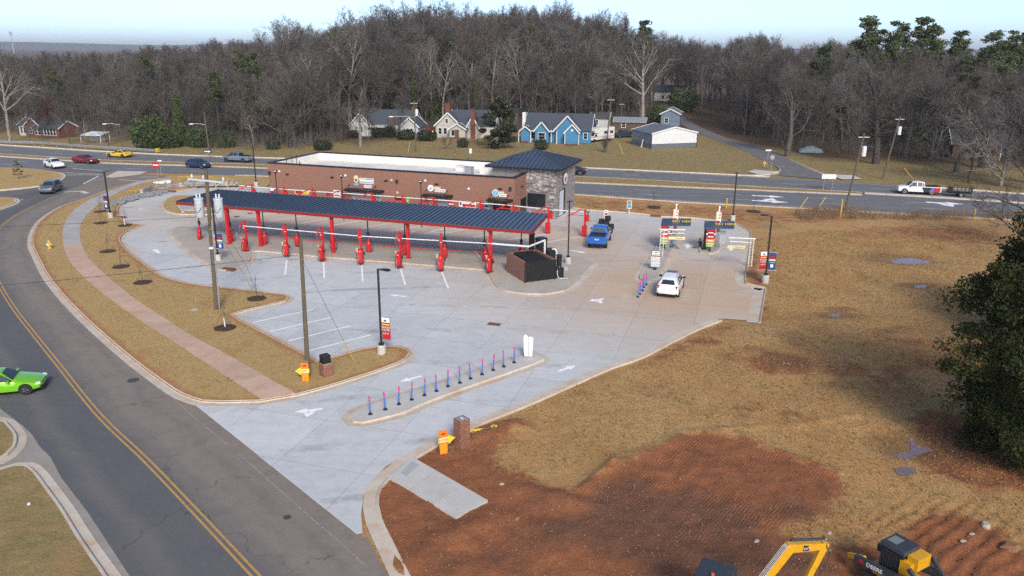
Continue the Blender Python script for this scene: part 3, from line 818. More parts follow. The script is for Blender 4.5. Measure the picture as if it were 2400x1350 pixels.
island([(1498, 650), (1510, 628), (1537, 579), (1558, 545), (1590, 545), (1584, 572), (1578, 585), (1554, 637), (1543, 656), (1522, 664), (1505, 659)], 'kiosk_island', 'pad_concrete', .15)
island([(1637, 585), (1641, 593), (1661, 597), (1681, 593), (1689, 583), (1690, 560), (1683, 550), (1655, 549), (1643, 560)], 'kiosk_island', 'pad_concrete', .15)
island([(383, 475), (395, 466), (420, 460), (520, 462), (540, 480), (530, 500), (466, 504), (416, 503), (390, 497), (380, 487)], 'grass_island', 'dormant_turf', .13, step=1.2, attrs={'edge': lambda co: np.zeros(len(co))})
struct(poly_sheet(GL([(247, 415), (275, 401), (345, 402), (330, 409), (300, 413), (262, 417)]), .02, 'junction_island', 'kerb_concrete'))
# grass plots across the side road
island([(-400, 1200), (-200, 1130), (0, 1105), (37, 1094), (63, 1094), (85, 1109), (111, 1143), (148, 1194), (185, 1254), (222, 1309), (252, 1352), (330, 1480), (100, 1700), (-400, 1500)], 'grass_plot', 'dry_ground', .14, step=.8, attrs={'lawn': lambda co: np.full(len(co), .85)})
island([(-300, 960), (-100, 975), (0, 987), (22, 998), (41, 1024), (37, 1050), (19, 1069), (0, 1080), (-200, 1090)], 'grass_plot', 'dry_ground', .14, step=.8, attrs={'lawn': lambda co: np.full(len(co), .85)})
island([(-300, 398), (-100, 394), (0, 394), (76, 397), (130, 404), (146, 410), (143, 418), (126, 428), (101, 436), (0, 447), (-300, 470)], 'grass_plot', 'dormant_turf', .14, step=1.5, attrs={'edge': lambda co: np.zeros(len(co))})
island([(-400, 500), (-200, 470), (0, 464), (38, 471), (0, 490), (-250, 560)], 'grass_plot', 'dormant_turf', .14, step=1.5, attrs={'edge': lambda co: np.zeros(len(co))})
struct(poly_sheet(GL([(-300, 940), (0, 957), (54, 998), (74, 1017), (93, 1046), (119, 1072), (144, 1120), (207, 1202), (304, 1350), (420, 1500), (300, 1500), (200, 1290), (120, 1170), (60, 1100), (-200, 1110)]), -.006, 'gutter_apron', 'apron_concrete'))
# the pavement, slab by slab
wl_px = [(397, 420), (333, 425), (293, 437), (240, 457), (193, 480), (163, 507), (150, 533), (147, 560), (153, 593), (173, 627), (213, 667), (267, 710), (333, 757), (400, 800), (477, 850), (612, 939)]
wr_px = [(402, 424), (350, 428), (300, 443), (247, 470), (207, 503), (190, 530), (188, 557), (197, 587), (220, 620), (260, 657), (313, 700), (383, 747), (450, 790), (500, 817), (560, 850), (693, 926)]
def resample(path, n):
    d = [0]
    for a, b in zip(path, path[1:]): d.append(d[-1] + (b - a).length)
    t = np.linspace(0, d[-1], n)
    return [Vector((float(np.interp(k, d, [p.x for p in path])), float(np.interp(k, d, [p.y for p in path])), 0)) for k in t]
NS = 52
WLp = resample(smooth_path(GL(wl_px), .5), NS * 4 + 1); WRp = resample(smooth_path(GL(wr_px), .5), NS * 4 + 1)
PAVE = struct(link('pavement', None))
for i in range(NS):
    a, b = WLp[i * 4:i * 4 + 5], WRp[i * 4:i * 4 + 5]
    mid = (a[2] + b[2]) / 2; grey = to_px(mid)[1] < 572 and mid.y > 50
    poly = [mid + (p - mid) * .992 for p in a + b[::-1]]
    ar = sum(poly[k].x * poly[(k + 1) % len(poly)].y - poly[(k + 1) % len(poly)].x * poly[k].y for k in range(len(poly)))
    if ar < 0: poly = poly[::-1]
    MB().prism(poly, .06, .135).obj('paving_slab', 'walk_grey' if grey else 'walk_red', PAVE)
stub = GL([(910, 1121), (968, 1076), (1144, 1178), (1070, 1219)])
PAVE2 = struct(link('pavement', None))
for k in range(3):
    t0, t1 = k / 3 + .004, (k + 1) / 3 - .004
    a, b, c, d = stub[0].lerp(stub[3], t0), stub[0].lerp(stub[3], t1), stub[1].lerp(stub[2], t1), stub[1].lerp(stub[2], t0)
    MB().prism([a, b, c, d], -.1, .12).obj('paving_slab', 'pale_concrete', PAVE2)
mb = MB(); tw = [stub[0].lerp(stub[1], .30).lerp(stub[3].lerp(stub[2], .30), .07), stub[0].lerp(stub[1], .30).lerp(stub[3].lerp(stub[2], .30), .16), stub[0].lerp(stub[1], .86).lerp(stub[3].lerp(stub[2], .86), .14), stub[0].lerp(stub[1], .86).lerp(stub[3].lerp(stub[2], .86), .04)]
mat('tactile', (.30, .31, .33), .8, col2=(.42, .42, .42), scale=30)
mb.prism(tw, .12, .128); mb.obj('tactile_plate', 'tactile', PAVE2)

# ------------------------------------------------------------------ lot markings
LM = struct(link('lot_markings', None))
def line_px(a, b, w=.15, m='white_marking', z=.0105): stripe(G(*a), G(*b), w, z, m, 'stall_line', LM)
for a, b in [((672, 609), (668, 645)), ((758, 615), (760, 652)), ((848, 622), (850, 661)), ((939, 630), (950, 668)), ((1035, 637), (1051, 676)), ((593, 756), (735, 725)), ((633, 777), (776, 744)), ((676, 799), (821, 764)), ((725, 822), (869, 785)), ((558, 513), (647, 499)), ((629, 519), (718, 505)), ((697, 525), (765, 513)), ((769, 530), (853, 516)), ((850, 535), (923, 521)), ((914, 542), (998, 528)), ((1030, 550), (1101, 536)), ((994, 548), (1043, 534)), ((994, 548), (1030, 550)), ((1043, 534), (1101, 536)), ((1010, 545), (1060, 543)), ((1030, 538), (1090, 538)), ((1108, 556), (1185, 543)), ((1189, 562), (1280, 549)), ((1280, 568), (1372, 553))]:
    line_px(a, b)
stripe(G(1112, 590), G(1130, 612), .12, .142, 'white_marking', 'stall_line', LM)
stripe(G(550, 561), G(556, 547), .12, .142, 'white_marking', 'stall_line', LM)
def arrow_to(tail, head, parts=('straight',), wide=1.0, z=.0125):
    a, b = G(*tail), G(*head); d = b - a; s = d.length / 2; mid = (a + b) / 2
    px = to_px(mid); o = arrow(px[0], px[1], math.atan2(d.y, d.x) - math.pi / 2, s, z, 'white_marking', parts, LM); o.scale.x = wide
arrow_to((952, 695), (913, 691)); arrow_to((988, 881), (936, 895)); arrow_to((1308, 870), (1349, 857))
arrow_to((756, 958), (690, 966), ('straight', 'left')); arrow_to((1415, 700), (1380, 706), ('straight', 'left'), 1.3)
arrow_to((1612, 582), (1611, 571), ('straight',), 1.2); arrow_to((1713, 587), (1713, 576), ('straight',), 1.2)
arrow_to((340, 487), (324, 491)); arrow_to((373, 593), (361, 584)); arrow_to((1340, 587), (1374, 593)); arrow_to((975, 541), (962, 545))
# drain inlets and covers
def flat_box(px, py, w, d, h, m, name, label, rz=R(-18), cat='drain', base=0.0):
    p = G(px, py); o = MB().box((0, 0, h / 2), (w, d, h)).box((0, 0, h + .004), (w * .8, d * .6, .008)).obj(name, m, None, (p.x, p.y, base), rz)
    return tag(o, label, cat)
flat_box(1158, 760, 1.0, .6, .012, 'rust_iron', 'drain_grate', 'rusty brown drain grate in the middle of the concrete drive', cat='drain grate')
flat_box(537, 634, 1.25, .5, .2, 'rust_iron', 'drain_inlet', 'rusty drain inlet at the tip of the vacuum pad near the utility pole')
flat_box(1537, 508, 1.3, .5, .22, 'rust_iron', 'drain_inlet', 'rusty brown drain inlet in the kerb behind the pay kiosks')
flat_box(402, 450, 1.3, .5, .2, 'rust_iron', 'drain_inlet', 'rusty drain inlet in the kerb beside the low rubble wall')
flat_box(286, 511, 1.0, .5, .18, 'rust_iron', 'drain_inlet', 'rusty drain inlet at the kerb near the banner lamp post and saplings')
flat_box(1478, 403, 1.3, .5, .2, 'rust_iron', 'drain_inlet', 'rusty drain inlet in the far kerb of the highway below the white shed')
flat_box(457, 729, .5, .4, .02, 'pale_concrete', 'valve_cover', 'small white valve cover lying in the grass verge', base=.115, cat='valve cover')
for (px, py, lab) in ((312, 891, 'round manhole cover in the brown lane of the side road'), (673, 1212, 'small round dark patch cover in the road beside the drive mouth'), (555, 508, 'dark round manhole cover at the far left of the back stalls'), (586, 500, 'dark round manhole cover beyond the first back stall line')):
    p = G(px, py); tag(MB().cyl((0, 0, 0), .35 if px != 673 else .18, .012).obj('manhole_cover', 'dark_iron', None, (p.x, p.y, -.008 if px in (312, 673) else .0065)), lab, 'manhole cover')
# puddles
mat('puddle_water', (.15, .10, .115), .06, col2=(.19, .12, .11), scale=2, spec=.9)
def puddle(px, name='puddle'):
    path = smooth_path(GL(px), .25, True); c = sum(path, Vector()) / len(path); zz = zg(c.x, c.y) + .028
    path = [c + (p - c) * (1.12 + .22 * mnoise.noise((p.x * 1.3, p.y * 1.3, 4)) + .16 * mnoise.noise((p.x * 4.1, p.y * 4.1, 2))) for p in path]
    struct(poly_sheet(path, zz, name, 'puddle_water'))
puddle([(2095, 612), (2108, 606), (2135, 604), (2165, 608), (2176, 613), (2155, 619), (2120, 620)])
puddle([(2145, 669), (2155, 666), (2170, 667), (2168, 672), (2152, 673)])
puddle([(2107, 1003), (2123, 1003), (2147, 1020), (2180, 1040), (2180, 1050), (2150, 1060), (2120, 1073), (2080, 1085), (2070, 1077), (2080, 1063), (2127, 1053), (2133, 1040)])
puddle([(2100, 1100), (2138, 1096), (2145, 1109), (2112, 1114)])
puddle([(1940, 736), (1960, 733), (1972, 737), (1958, 741)])
# ================================================================== shared materials for built things
mat('red_paint', (.60, .014, .018), .38, col2=(.48, .011, .015), scale=5, coat=.2)
mat('dark_red_paint', (.27, .014, .014), .5, col2=(.20, .012, .012), scale=3)
mat('black_metal', (.012, .012, .013), .45)
mat('black_rubber', (.012, .012, .012), .75)
mat('roof_blue', (.055, .080, .125), .38, metal=.25, col2=(.070, .098, .145), scale=.6)
mat('roof_seam', (.024, .034, .056), .45, metal=.3)
mat('white_paint', (.72, .72, .70), .5, col2=(.62, .62, .60), scale=4)
mat('white_membrane', (.74, .72, .67), .7, col2=(.60, .56, .49), scale=.35, lo=.4, hi=.75)
mat('galvanised', (.42, .44, .46), .45, metal=.5, col2=(.35, .36, .38), scale=8)
mat('grey_metal', (.30, .31, .32), .5, metal=.3)
mat('dark_glass', (.012, .016, .022), .12, spec=.6)
mat('cream_plastic', (.62, .52, .32), .5)
mat('yellow_paint', (.62, .40, .03), .45, col2=(.5, .31, .03), scale=8)
mat('pole_wood', (.135, .105, .062), .9, col2=(.085, .072, .045), scale=9, mapscale=(1, 1, .15), bump=.4)
mat('insulator', (.62, .65, .68), .35)
mat('transformer_grey', (.48, .53, .55), .45, col2=(.42, .46, .48), scale=4)
mat('wire', (.02, .02, .02), .6)
mat('sign_white', (.74, .74, .74), .5)
mat('sign_red', (.42, .012, .02), .5)
mat('sign_blue', (.018, .045, .17), .5)
mat('sign_sky', (.14, .42, .60), .5)
mat('sign_yellow', (.72, .52, .035), .5)
mat('sign_cream', (.66, .60, .36), .5)
mat('sign_green', (.20, .38, .10), .5)
mat('sign_orange', (.72, .19, .012), .5)
mat('sign_grey', (.20, .22, .25), .5)
mat('sign_dark', (.015, .018, .025), .5)
mat('lime', (.50, .56, .12), .5)
mat('post_base', (.50, .49, .46), .85, col2=(.42, .35, .28), scale=2.5, lo=.45, hi=.7)
mat('signal_blue', (.035, .16, .50), .5)
mat('signal_pink', (.62, .05, .16), .5)

def make_brick(name, a, b, mortar, sc=1.0, tone=.0):
    g = NG(name)
    tc = g.N.new('ShaderNodeTexCoord'); sp = g.N.new('ShaderNodeSeparateXYZ'); g.L.new(tc.outputs['Object'], sp.inputs[0])
    cb = g.N.new('ShaderNodeCombineXYZ'); g.L.new(g.math('ADD', sp.outputs[0], sp.outputs[1]), cb.inputs[0]); g.L.new(sp.outputs[2], cb.inputs[1])
    bt = g.N.new('ShaderNodeTexBrick'); bt.inputs['Scale'].default_value = 1.0
    bt.inputs['Brick Width'].default_value = .215 * sc; bt.inputs['Row Height'].default_value = .075 * sc; bt.inputs['Mortar Size'].default_value = .007
    bt.inputs['Color1'].default_value = (*a, 1); bt.inputs['Color2'].default_value = (*b, 1); bt.inputs['Mortar'].default_value = (*mortar, 1); bt.inputs['Bias'].default_value = -.1
    g.L.new(cb.outputs[0], bt.inputs['Vector'])
    n = g.noise(1.7, 5, .7); c = g.mix(g.math('MULTIPLY', g.rng(n, .45, .7), .45), bt.outputs['Color'], (.30, .15, .075))
    c = g.mix(g.math('MULTIPLY', g.rng(g.noise(.5, 4), .5, .7), .3), c, (.20, .11, .10))
    g.bump(bt.outputs['Fac'], -.3, .01)
    g.done(c, .85, .25)
make_brick('brick_wall', (.27, .105, .062), (.19, .085, .07), (.30, .25, .21))
mat('brick_piece', (.22, .085, .058), .85, col2=(.30, .14, .09), scale=9, obj_rand=.22)
mat('mortar', (.30, .26, .22), .95)
mat('stone_piece', (.34, .315, .295), .85, col2=(.17, .15, .15), scale=2.2, lo=.4, hi=.6, obj_rand=.5, bump=.5, bscale=18)
mat('stone_face', (.36, .335, .31), .85, col2=(.13, .115, .115), scale=2.2, detail=1.5, lo=.42, hi=.58, mapscale=(1.6, 1.6, 5), bump=.5, bscale=18)
mat('stone_wall', (.25, .235, .225), .85, col2=(.12, .11, .11), scale=5, lo=.4, hi=.6, mapscale=(1, 1, 4), bump=.5, bscale=18)

def ray_plane(px, py, p0, n):
    d = XC * ((px - 1200) / F_PX) + YC * ((675 - py) / F_PX) + _f
    o = Vector((0, 0, CAM_H)); t = (Vector(p0) - o).dot(n) / d.dot(n)
    return o + d * t

# ================================================================== long brick building
B_FL = Vector((-32.0, 102.77, 0)); B_L = 34.23; B_D = 11.9; B_H = 5.42
def wall_xz(px, py, off=0.0):
    p = ray_plane(px, py, B_FL - NV * off, NV); return (p - B_FL).dot(DV), p.z
BLD = thing('car_wash_building', 'long flat-roofed brick car wash building with white roof membrane', 'building', B_FL, HDIR)
for (x0, x1, y0, y1) in ((0, B_L, 0, .3), (0, B_L, B_D - .3, B_D), (0, .3, .302, B_D - .302), (B_L - .3, B_L, .302, B_D - .302)):
    MB().b6(x0, x1, y0, y1, -.1, B_H).obj('wall', 'brick_wall', BLD)
for (x0, x1, y0, y1) in ((-.05, B_L + .05, -.06, .36), (-.05, B_L + .05, B_D - .36, B_D + .06), (-.05, .36, .362, B_D - .362), (B_L - .36, B_L + .05, .362, B_D - .362)):
    MB().b6(x0, x1, y0, y1, B_H, B_H + .14).obj('coping', 'black_metal', BLD)
RZ = B_H - .95
MB().b6(.3, B_L - .3, .3, B_D - .3, RZ - .2, RZ).obj('roof', 'white_membrane', BLD)
for (x0, x1, y0, y1) in ((.31, B_L - .31, .302, .33), (.31, B_L - .31, B_D - .33, B_D - .302), (.302, .33, .33, B_D - .33), (B_L - .33, B_L - .302, .33, B_D - .33)):
    MB().b6(x0, x1, y0, y1, RZ, B_H - .005).obj('parapet_lining', 'white_membrane', BLD)
# roof equipment
def roof_local(px, py):
    p = G(px, py, RZ) - B_FL; return p.dot(DV), p.dot(NV)
for px, py, h in ((891, 379, 1.2), (935, 382, 1.0), (703, 385, .45)):
    x, y = roof_local(px, py); MB().cyl((x, y, RZ), .05, h, 8).cyl((x, y, RZ), .14, .12, 8).obj('vent_pipe', 'black_metal', BLD)
for px, py in ((664, 374), (670, 373), (675, 380)):
    x, y = .6 + (px - 664) * .08, 3.2 + (px - 664) * .1; MB().cyl((x, y, RZ), .04, 1.6, 8).obj('vent_pipe', 'black_metal', BLD)
x, y = roof_local(1100, 410); MB().box((x, y, RZ + .5), (.9, .9, 1.0)).box((x, y, RZ + 1.02), (.95, .95, .05)).cyl((x, y, RZ + 1.045), .33, .03, 16).obj('air_conditioner', 'grey_metal', BLD)
x, y = roof_local(1080, 400); MB().box((x, y, RZ + .3), (1.1, .9, .6)).box((x, y, RZ + .64), (1.3, 1.1, .08)).obj('roof_hatch', 'white_paint', BLD)
x, y = roof_local(678, 383); MB().ball((x, y, RZ), (1.4, .9, .7), 16, 8).obj('skylight_dome', mat('dome', (.42, .55, .68), .3), BLD)
x, y = roof_local(745, 368); MB().box((x, y, RZ + .3), (.35, .3, .6)).obj('roof_drain', 'white_membrane', BLD)
x, y = roof_local(1145, 408); MB().b6(x - 1.2, x + 1.2, y - .1, y + .1, RZ, RZ + 1.0).obj('screen_wall', 'white_membrane', BLD)
# awnings with hanging rods
for k, (a, b, r1, r2) in enumerate((((806, 449), (890, 456), (819, 433), (880, 437)), ((989, 461), (1053, 466), (1000, 445), (1048, 448)), ((1140, 471), (1196, 476), (1152, 455), (1192, 458)))):
    x0, _ = wall_xz(*a, 1.15); x1, zt = wall_xz(*b, 1.15); zt = 2.75
    aw = MB().b6(x0, x1, -1.2, -.002, zt, zt + .22).obj('awning', 'black_metal', BLD)
    for r in (r1, r2):
        xr, zr = wall_xz(*r)
        rd = MB().tube([(xr, -.03, zr), (xr - .1, -1.0, zt + .2)], .025, 6).ball((xr, -.04, zr), .09, 8, 6).obj('hanging_rod', 'black_metal', BLD)
    MB().b6(x0 + .4, x1 - .4, -.03, .0, .05, 2.45).obj('door', 'dark_glass' if k == 2 else 'grey_metal', BLD)
# lights, boxes and speakers on the wall
for px, py in ((674, 408), (779, 415), (905, 423), (1024, 431), (1173, 442)):
    x, zz = wall_xz(px, py); MB().b6(x - .22, x + .22, -.18, 0, zz - .08, zz + .06).obj('wall_light', 'black_metal', BLD)
for px, py in ((655, 401), (810, 411), (997, 423), (918, 422), (1099, 442), (932, 451)):
    x, zz = wall_xz(px, py); MB().b6(x - .14, x + .14, -.1, 0, zz - .12, zz + .12).obj('junction_box', 'cream_plastic' if px in (932, 918) else 'white_paint', BLD)
for px, py in ((633, 405), (931, 425), (1197, 442)):
    x, zz = wall_xz(px, py); MB().box((x, -.13, zz), (.3, .26, .38), .3).obj('speaker', 'black_metal', BLD)
sx = B_L + .001
MB().b6(sx, sx + .15, 2.4, 2.8, 4.0, 4.15).obj('wall_light', 'black_metal', BLD)
MB().b6(sx - .02, sx + .02, 2.2, 4.4, .1, 2.6).obj('door', 'dark_glass', BLD)
# wall signs
def wall_panel(name, label, px, py, px2, py2, m, cat='poster', bits=()):
    x0, z1 = wall_xz(px, py); x1, z0 = wall_xz(px2, py2)
    w, h = x1 - x0, max(.25, z1 - z0)
    o = thing(name, label, cat, B_FL + DV * ((x0 + x1) / 2) - NV * .03 + Vector((0, 0, z1 - h / 2)), HDIR)
    MB().b6(-w / 2, w / 2, -.02, .03, -h / 2, h / 2).obj('panel', m, o)
    for (a, b, c, d, mm) in bits:
        MB().b6(-w / 2 + a * w, -w / 2 + b * w, -.03, -.021, -h / 2 + c * h, -h / 2 + d * h).obj('print', mm, o)
    return o
wall_panel('wall_poster', 'long red and yellow poster on the brick wall behind the second crane', 691, 444, 725, 457, 'sign_cream', bits=((.05, .55, .1, .9, 'sign_red'), (.6, .95, .2, .8, 'sign_yellow')))
wall_panel('wall_poster', 'white poster beside the left awning of the brick building', 782, 445, 799, 463, 'sign_white', bits=((.15, .85, .55, .85, 'sign_blue'), (.15, .85, .15, .4, 'sign_grey')))
wall_panel('wall_poster', 'small blue poster left of the white poster on the brick wall', 765, 452, 776, 460, 'sign_blue', bits=((.1, .9, .3, .7, 'sign_red'),))
wall_panel('wall_poster', 'black panel on the brick wall between the two left awnings', 926, 463, 941, 471, 'sign_dark')
wall_panel('wall_poster', 'narrow green poster on the brick wall right of a black panel', 951, 464, 959, 477, 'sign_green', bits=((.1, .9, .4, .6, 'sign_cream'),))
wall_panel('wall_poster', 'small red poster on the brick wall right of the middle awning', 1051, 473, 1065, 483, 'sign_red', bits=((.1, .9, .35, .65, 'sign_white'),))
wall_panel('wall_poster', 'wide white and red poster on the wall left of the right awning', 1076, 471, 1116, 487, 'sign_white', bits=((.2, .95, .1, .55, 'sign_red'), (.05, .15, .3, .8, 'sign_blue')))
wall_panel('wall_poster', 'small blue sunglasses poster under the right awning edge', 1133, 478, 1147, 489, 'sign_sky', bits=((.1, .9, .3, .75, 'sign_dark'),))
wall_panel('wall_poster', 'small poster at the far left end of the brick wall', 632, 440, 645, 452, 'sign_blue', bits=((.1, .9, .4, .9, 'sign_white'),))
def wall_sign(name, label, px, py):
    x, zz = wall_xz(px, py)
    return thing(name, label, 'sign', B_FL + DV * x - NV * .02 + Vector((0, 0, zz)), HDIR)
ROT_F = (R(90), 0, 0)
def rbox(x0, x1, z0, z1, y0=-.10, y1=0.0, r=.12):
    pts = []
    for cx, cz, a0 in ((x1 - r, z1 - r, 0), (x0 + r, z1 - r, 90), (x0 + r, z0 + r, 180), (x1 - r, z0 + r, 270)):
        for a in (0, 30, 60, 90): pts.append((cx + r * math.cos(R(a0 + a)), cz + r * math.sin(R(a0 + a))))
    return MB().plate(pts, (0, y1, 0), (1, 0, 0), (0, 0, 1), y1 - y0)
s1 = wall_sign('wall_sign', 'cut-out wall sign reading refreshments and car care, above the left awning', 852, 426)
rbox(-.55, 1.5, .1, .48).obj('panel', 'sign_white', s1)
rbox(-.45, .35, .30, .45, -.112, -.101, .04).obj('panel', 'lime', s1); rbox(.40, 1.42, .28, .45, -.112, -.101, .04).obj('panel', 'sign_sky', s1)
rbox(-.5, 1.5, -.22, .085).obj('panel', 'sign_white', s1)
text('REFRESHMENTS', .26, 'sign_blue', s1, (.5, -.112, -.07), ROT_F)
rbox(.05, 1.2, -.72, -.36).obj('panel', 'sign_white', s1); text('CAR CARE', .24, 'sign_red', s1, (.62, -.112, -.54), ROT_F); text('&', .18, 'sign_blue', s1, (.6, -.06, -.29), ROT_F)
rbox(-1.35, -.65, -.55, -.2, r=.15).obj('panel', 'sign_sky', s1); rbox(-1.3, -.7, -.15, .75, r=.25).obj('panel', 'sign_cream', s1); rbox(-1.15, -.85, .0, .35, -.112, -.101, .1).obj('panel', 'sign_red', s1)
s2 = wall_sign('wall_sign', 'cut-out wall sign reading dog wash with a white disc, above the middle awning', 1024, 444)
MB().plate([(.4 * math.cos(a) - .8, .4 * math.sin(a) + .12) for a in np.linspace(0, 6.05, 24)], (0, 0, 0), (1, 0, 0), (0, 0, 1), .1).obj('panel', 'sign_white', s2)
MB().plate([(-1.0, .25), (-.8, -.08), (-.6, .25), (-.8, .14)], (0, -.101, 0), (1, 0, 0), (0, 0, 1), .01).obj('emblem', 'sign_grey', s2)
rbox(-.4, .55, .1, .34).obj('panel', 'sign_cream', s2); rbox(-.3, 1.2, -.3, .08).obj('panel', 'sign_white', s2); text('DOG WASH', .27, 'sign_red', s2, (.45, -.112, -.12), ROT_F)
s3 = wall_sign('wall_sign', 'cut-out wall sign with a blue question mark disc, above the right awning', 1172, 454)
MB().plate([(.42 * math.cos(a) - .55, .42 * math.sin(a) + .05) for a in np.linspace(0, 6.05, 24)], (0, 0, 0), (1, 0, 0), (0, 0, 1), .1).obj('panel', 'sign_white', s3)
MB().plate([(.34 * math.cos(a) - .55, .34 * math.sin(a) + .05) for a in np.linspace(0, 6.05, 24)], (0, -.101, 0), (1, 0, 0), (0, 0, 1), .01).obj('disc', 'sign_sky', s3)
text('?', .55, 'sign_white', s3, (-.55, -.122, .05), ROT_F)
rbox(-.12, .55, .05, .28).obj('panel', 'sign_cream', s3); rbox(-.1, .85, -.35, .03).obj('panel', 'sign_white', s3); text('HELP', .27, 'sign_grey', s3, (.37, -.112, -.16), ROT_F)

# ================================================================== stone entrance tower
T_FR = Vector((5.25, 94.1, 0)); T_W = 8.2; T_D = 8.4; T_H = 6.1
TWR = thing('stone_tower', 'grey stone entrance tower with dark blue hipped metal roof', 'tower', T_FR, HDIR)   # local: x <= 0 along the front, y >= 0 deep
for (x0, x1, y0, y1) in ((-T_W, 0, 0, .35), (-T_W, 0, T_D - .35, T_D), (-T_W, -T_W + .35, .352, T_D - .352), (-.35, 0, .352, T_D - .352)):
    MB().b6(x0, x1, y0, y1, -.1, T_H - .02).obj('wall', 'stone_wall', TWR)
cube = MB().box((0, 0, 0), (1, 1, 1)).mesh('stone', 'stone_piece')
rs = random.Random(3)
win = (wall_xz(1237, 470)[0], 0)
def twr_front(px, py):
    p = ray_plane(px, py, T_FR, NV); return (p - T_FR).dot(DV), p.z
def twr_side(px, py):
    p = ray_plane(px, py, T_FR, DV); return (p - T_FR).dot(NV), p.z
wx0, wz1 = twr_front(1237, 452); wx1, wz0 = twr_front(1278, 486)
zz = 0.0
while zz < T_H - .1:
    h = rs.uniform(.13, .23); x = -4.2 + rs.uniform(-.3, 0)
    while x < 0:
        w = rs.uniform(.3, .75); x2 = min(x + w, 0.0)
        if not (x2 > wx0 - .05 and x < wx1 + .05 and zz + h > wz0 - .05 and zz < wz1 + .05) and x2 - x > .1:
            o = link('stone', cube, TWR, ((x + x2) / 2, -.02 - rs.uniform(0, .03), zz + h / 2)); o.scale = (x2 - x - .015, .07, h - .015)
        x = x2
    zz += h
mbs = MB(); zz = 0.0
dy0, dz1 = twr_side(1311, 447); dy1, dz0 = twr_side(1323, 490)
while zz < T_H - .1:
    h = rs.uniform(.13, .23); y = 0.0
    while y < T_D:
        w = rs.uniform(.3, .75); y2 = min(y + w, T_D)
        if not (y2 > dy0 and y < dy1 and zz < dz1):
            e = .03 + rs.uniform(0, .035)
            mbs.b6(0, e, y + .008, y2 - .008, zz + .008, zz + h - .008)
        y = y2
    zz += h
mbs.obj('stone_facing', 'stone_face', TWR)['kind'] = 'stuff'
MB().b6(wx0, wx1, -.09, .0, wz0, wz1).obj('window_frame', 'black_metal', TWR)
wm = (wx0 + wx1) / 2
for a, b in ((wx0 + .06, wm - .03), (wm + .03, wx1 - .06)): MB().b6(a, b, -.1, -.091, wz0 + .06, wz1 - .7).obj('window_pane', 'dark_glass', TWR)
MB().b6(wx0 + .06, wx1 - .06, -.1, -.091, wz1 - .62, wz1 - .06).obj('window_pane', 'dark_glass', TWR)
MB().b6(-.02, .03, dy0, dy1, .0, dz1).obj('door_recess', 'black_metal', TWR)
MB().b6(.031, .05, dy0 + .05, dy0 + (dy1 - dy0) * .72, .1, dz1 - .1).obj('roller_door', mat('door_white', (.50, .54, .58), .5), TWR)
cy, cz = twr_side(1322, 418)
MB().plate([(.95 * math.cos(a), .8 * math.sin(a)) for a in np.linspace(0, 6.05, 24)], (.07, cy, cz), (0, 1, 0), (0, 0, 1), .12).obj('sign_rim', 'black_metal', TWR)
MB().plate([(.85 * math.cos(a), .72 * math.sin(a)) for a in np.linspace(0, 6.05, 24)], (.19, cy, cz), (0, 1, 0), (0, 0, 1), .01).obj('sign_face', 'sign_white', TWR)
MB().plate([(-.5, -.3), (.1, -.35), (.45, .1), (.2, .35), (0, .05), (-.3, .3)], (.2, cy, cz), (0, 1, 0), (0, 0, 1), .01).obj('emblem', 'sign_red', TWR)
MB().plate([(-.5, -.5), (.5, -.5), (.4, -.38), (-.4, -.38)], (.2, cy, cz), (0, 1, 0), (0, 0, 1), .01).obj('emblem', 'sign_sky', TWR)
# hipped standing-seam roof
OV = .75; ex0, ex1, ey0, ey1 = -T_W - OV, OV, -OV, T_D + OV; AP = Vector(((ex0 + ex1) / 2, (ey0 + ey1) / 2, T_H + 1.6))
MB().b6(ex0 + .1, ex1 - .1, ey0 + .1, ey1 - .1, T_H - .1, T_H - .02).obj('soffit', 'black_metal', TWR)
for (x0, x1, y0, y1) in ((ex0, ex1, ey0, ey0 + .1), (ex0, ex1, ey1 - .1, ey1), (ex0, ex0 + .1, ey0 + .1, ey1 - .1), (ex1 - .1, ex1, ey0 + .1, ey1 - .1)):
    MB().b6(x0, x1, y0, y1, T_H - .12, T_H + .1).obj('fascia', 'black_metal', TWR)
def hip_face(A, B, n):
    A, B = Vector(A), Vector(B)
    for i in range(n):
        t0, t1 = i / n, (i + 1) / n
        def top(t):
            # seam at t runs up until it meets the hip
            k = t * 2 if t < .5 else (1 - t) * 2
            mid = (A + B) / 2; return A.lerp(B, t) + (AP - mid) * k
        p, q = A.lerp(B, t0), A.lerp(B, t1); P, Q = top(t0), top(t1)
        vs = [p, q, Q, P] if t0 > 0 and t1 < 1 else ([p, q, Q] if t0 == 0 else [p, q, P])
        mb = MB(); mb.add([v + Vector((0, 0, .1)) for v in vs], [tuple(range(len(vs)))]); mb.obj('roof_panel', 'roof_blue', TWR)
        if i: MB().beam(p + Vector((0, 0, .13)), P + Vector((0, 0, .13)), .05, .06).obj('seam', 'roof_seam', TWR)
c4 = [(ex0, ey0, T_H), (ex1, ey0, T_H), (ex1, ey1, T_H), (ex0, ey1, T_H)]
for a, b in zip(c4, c4[1:] + c4[:1]): hip_face(a, b, 18)
for c in c4: MB().beam(Vector(c) + Vector((0, 0, .13)), AP + Vector((0, 0, .13)), .2, .05).obj('hip_cap', 'roof_blue', TWR)

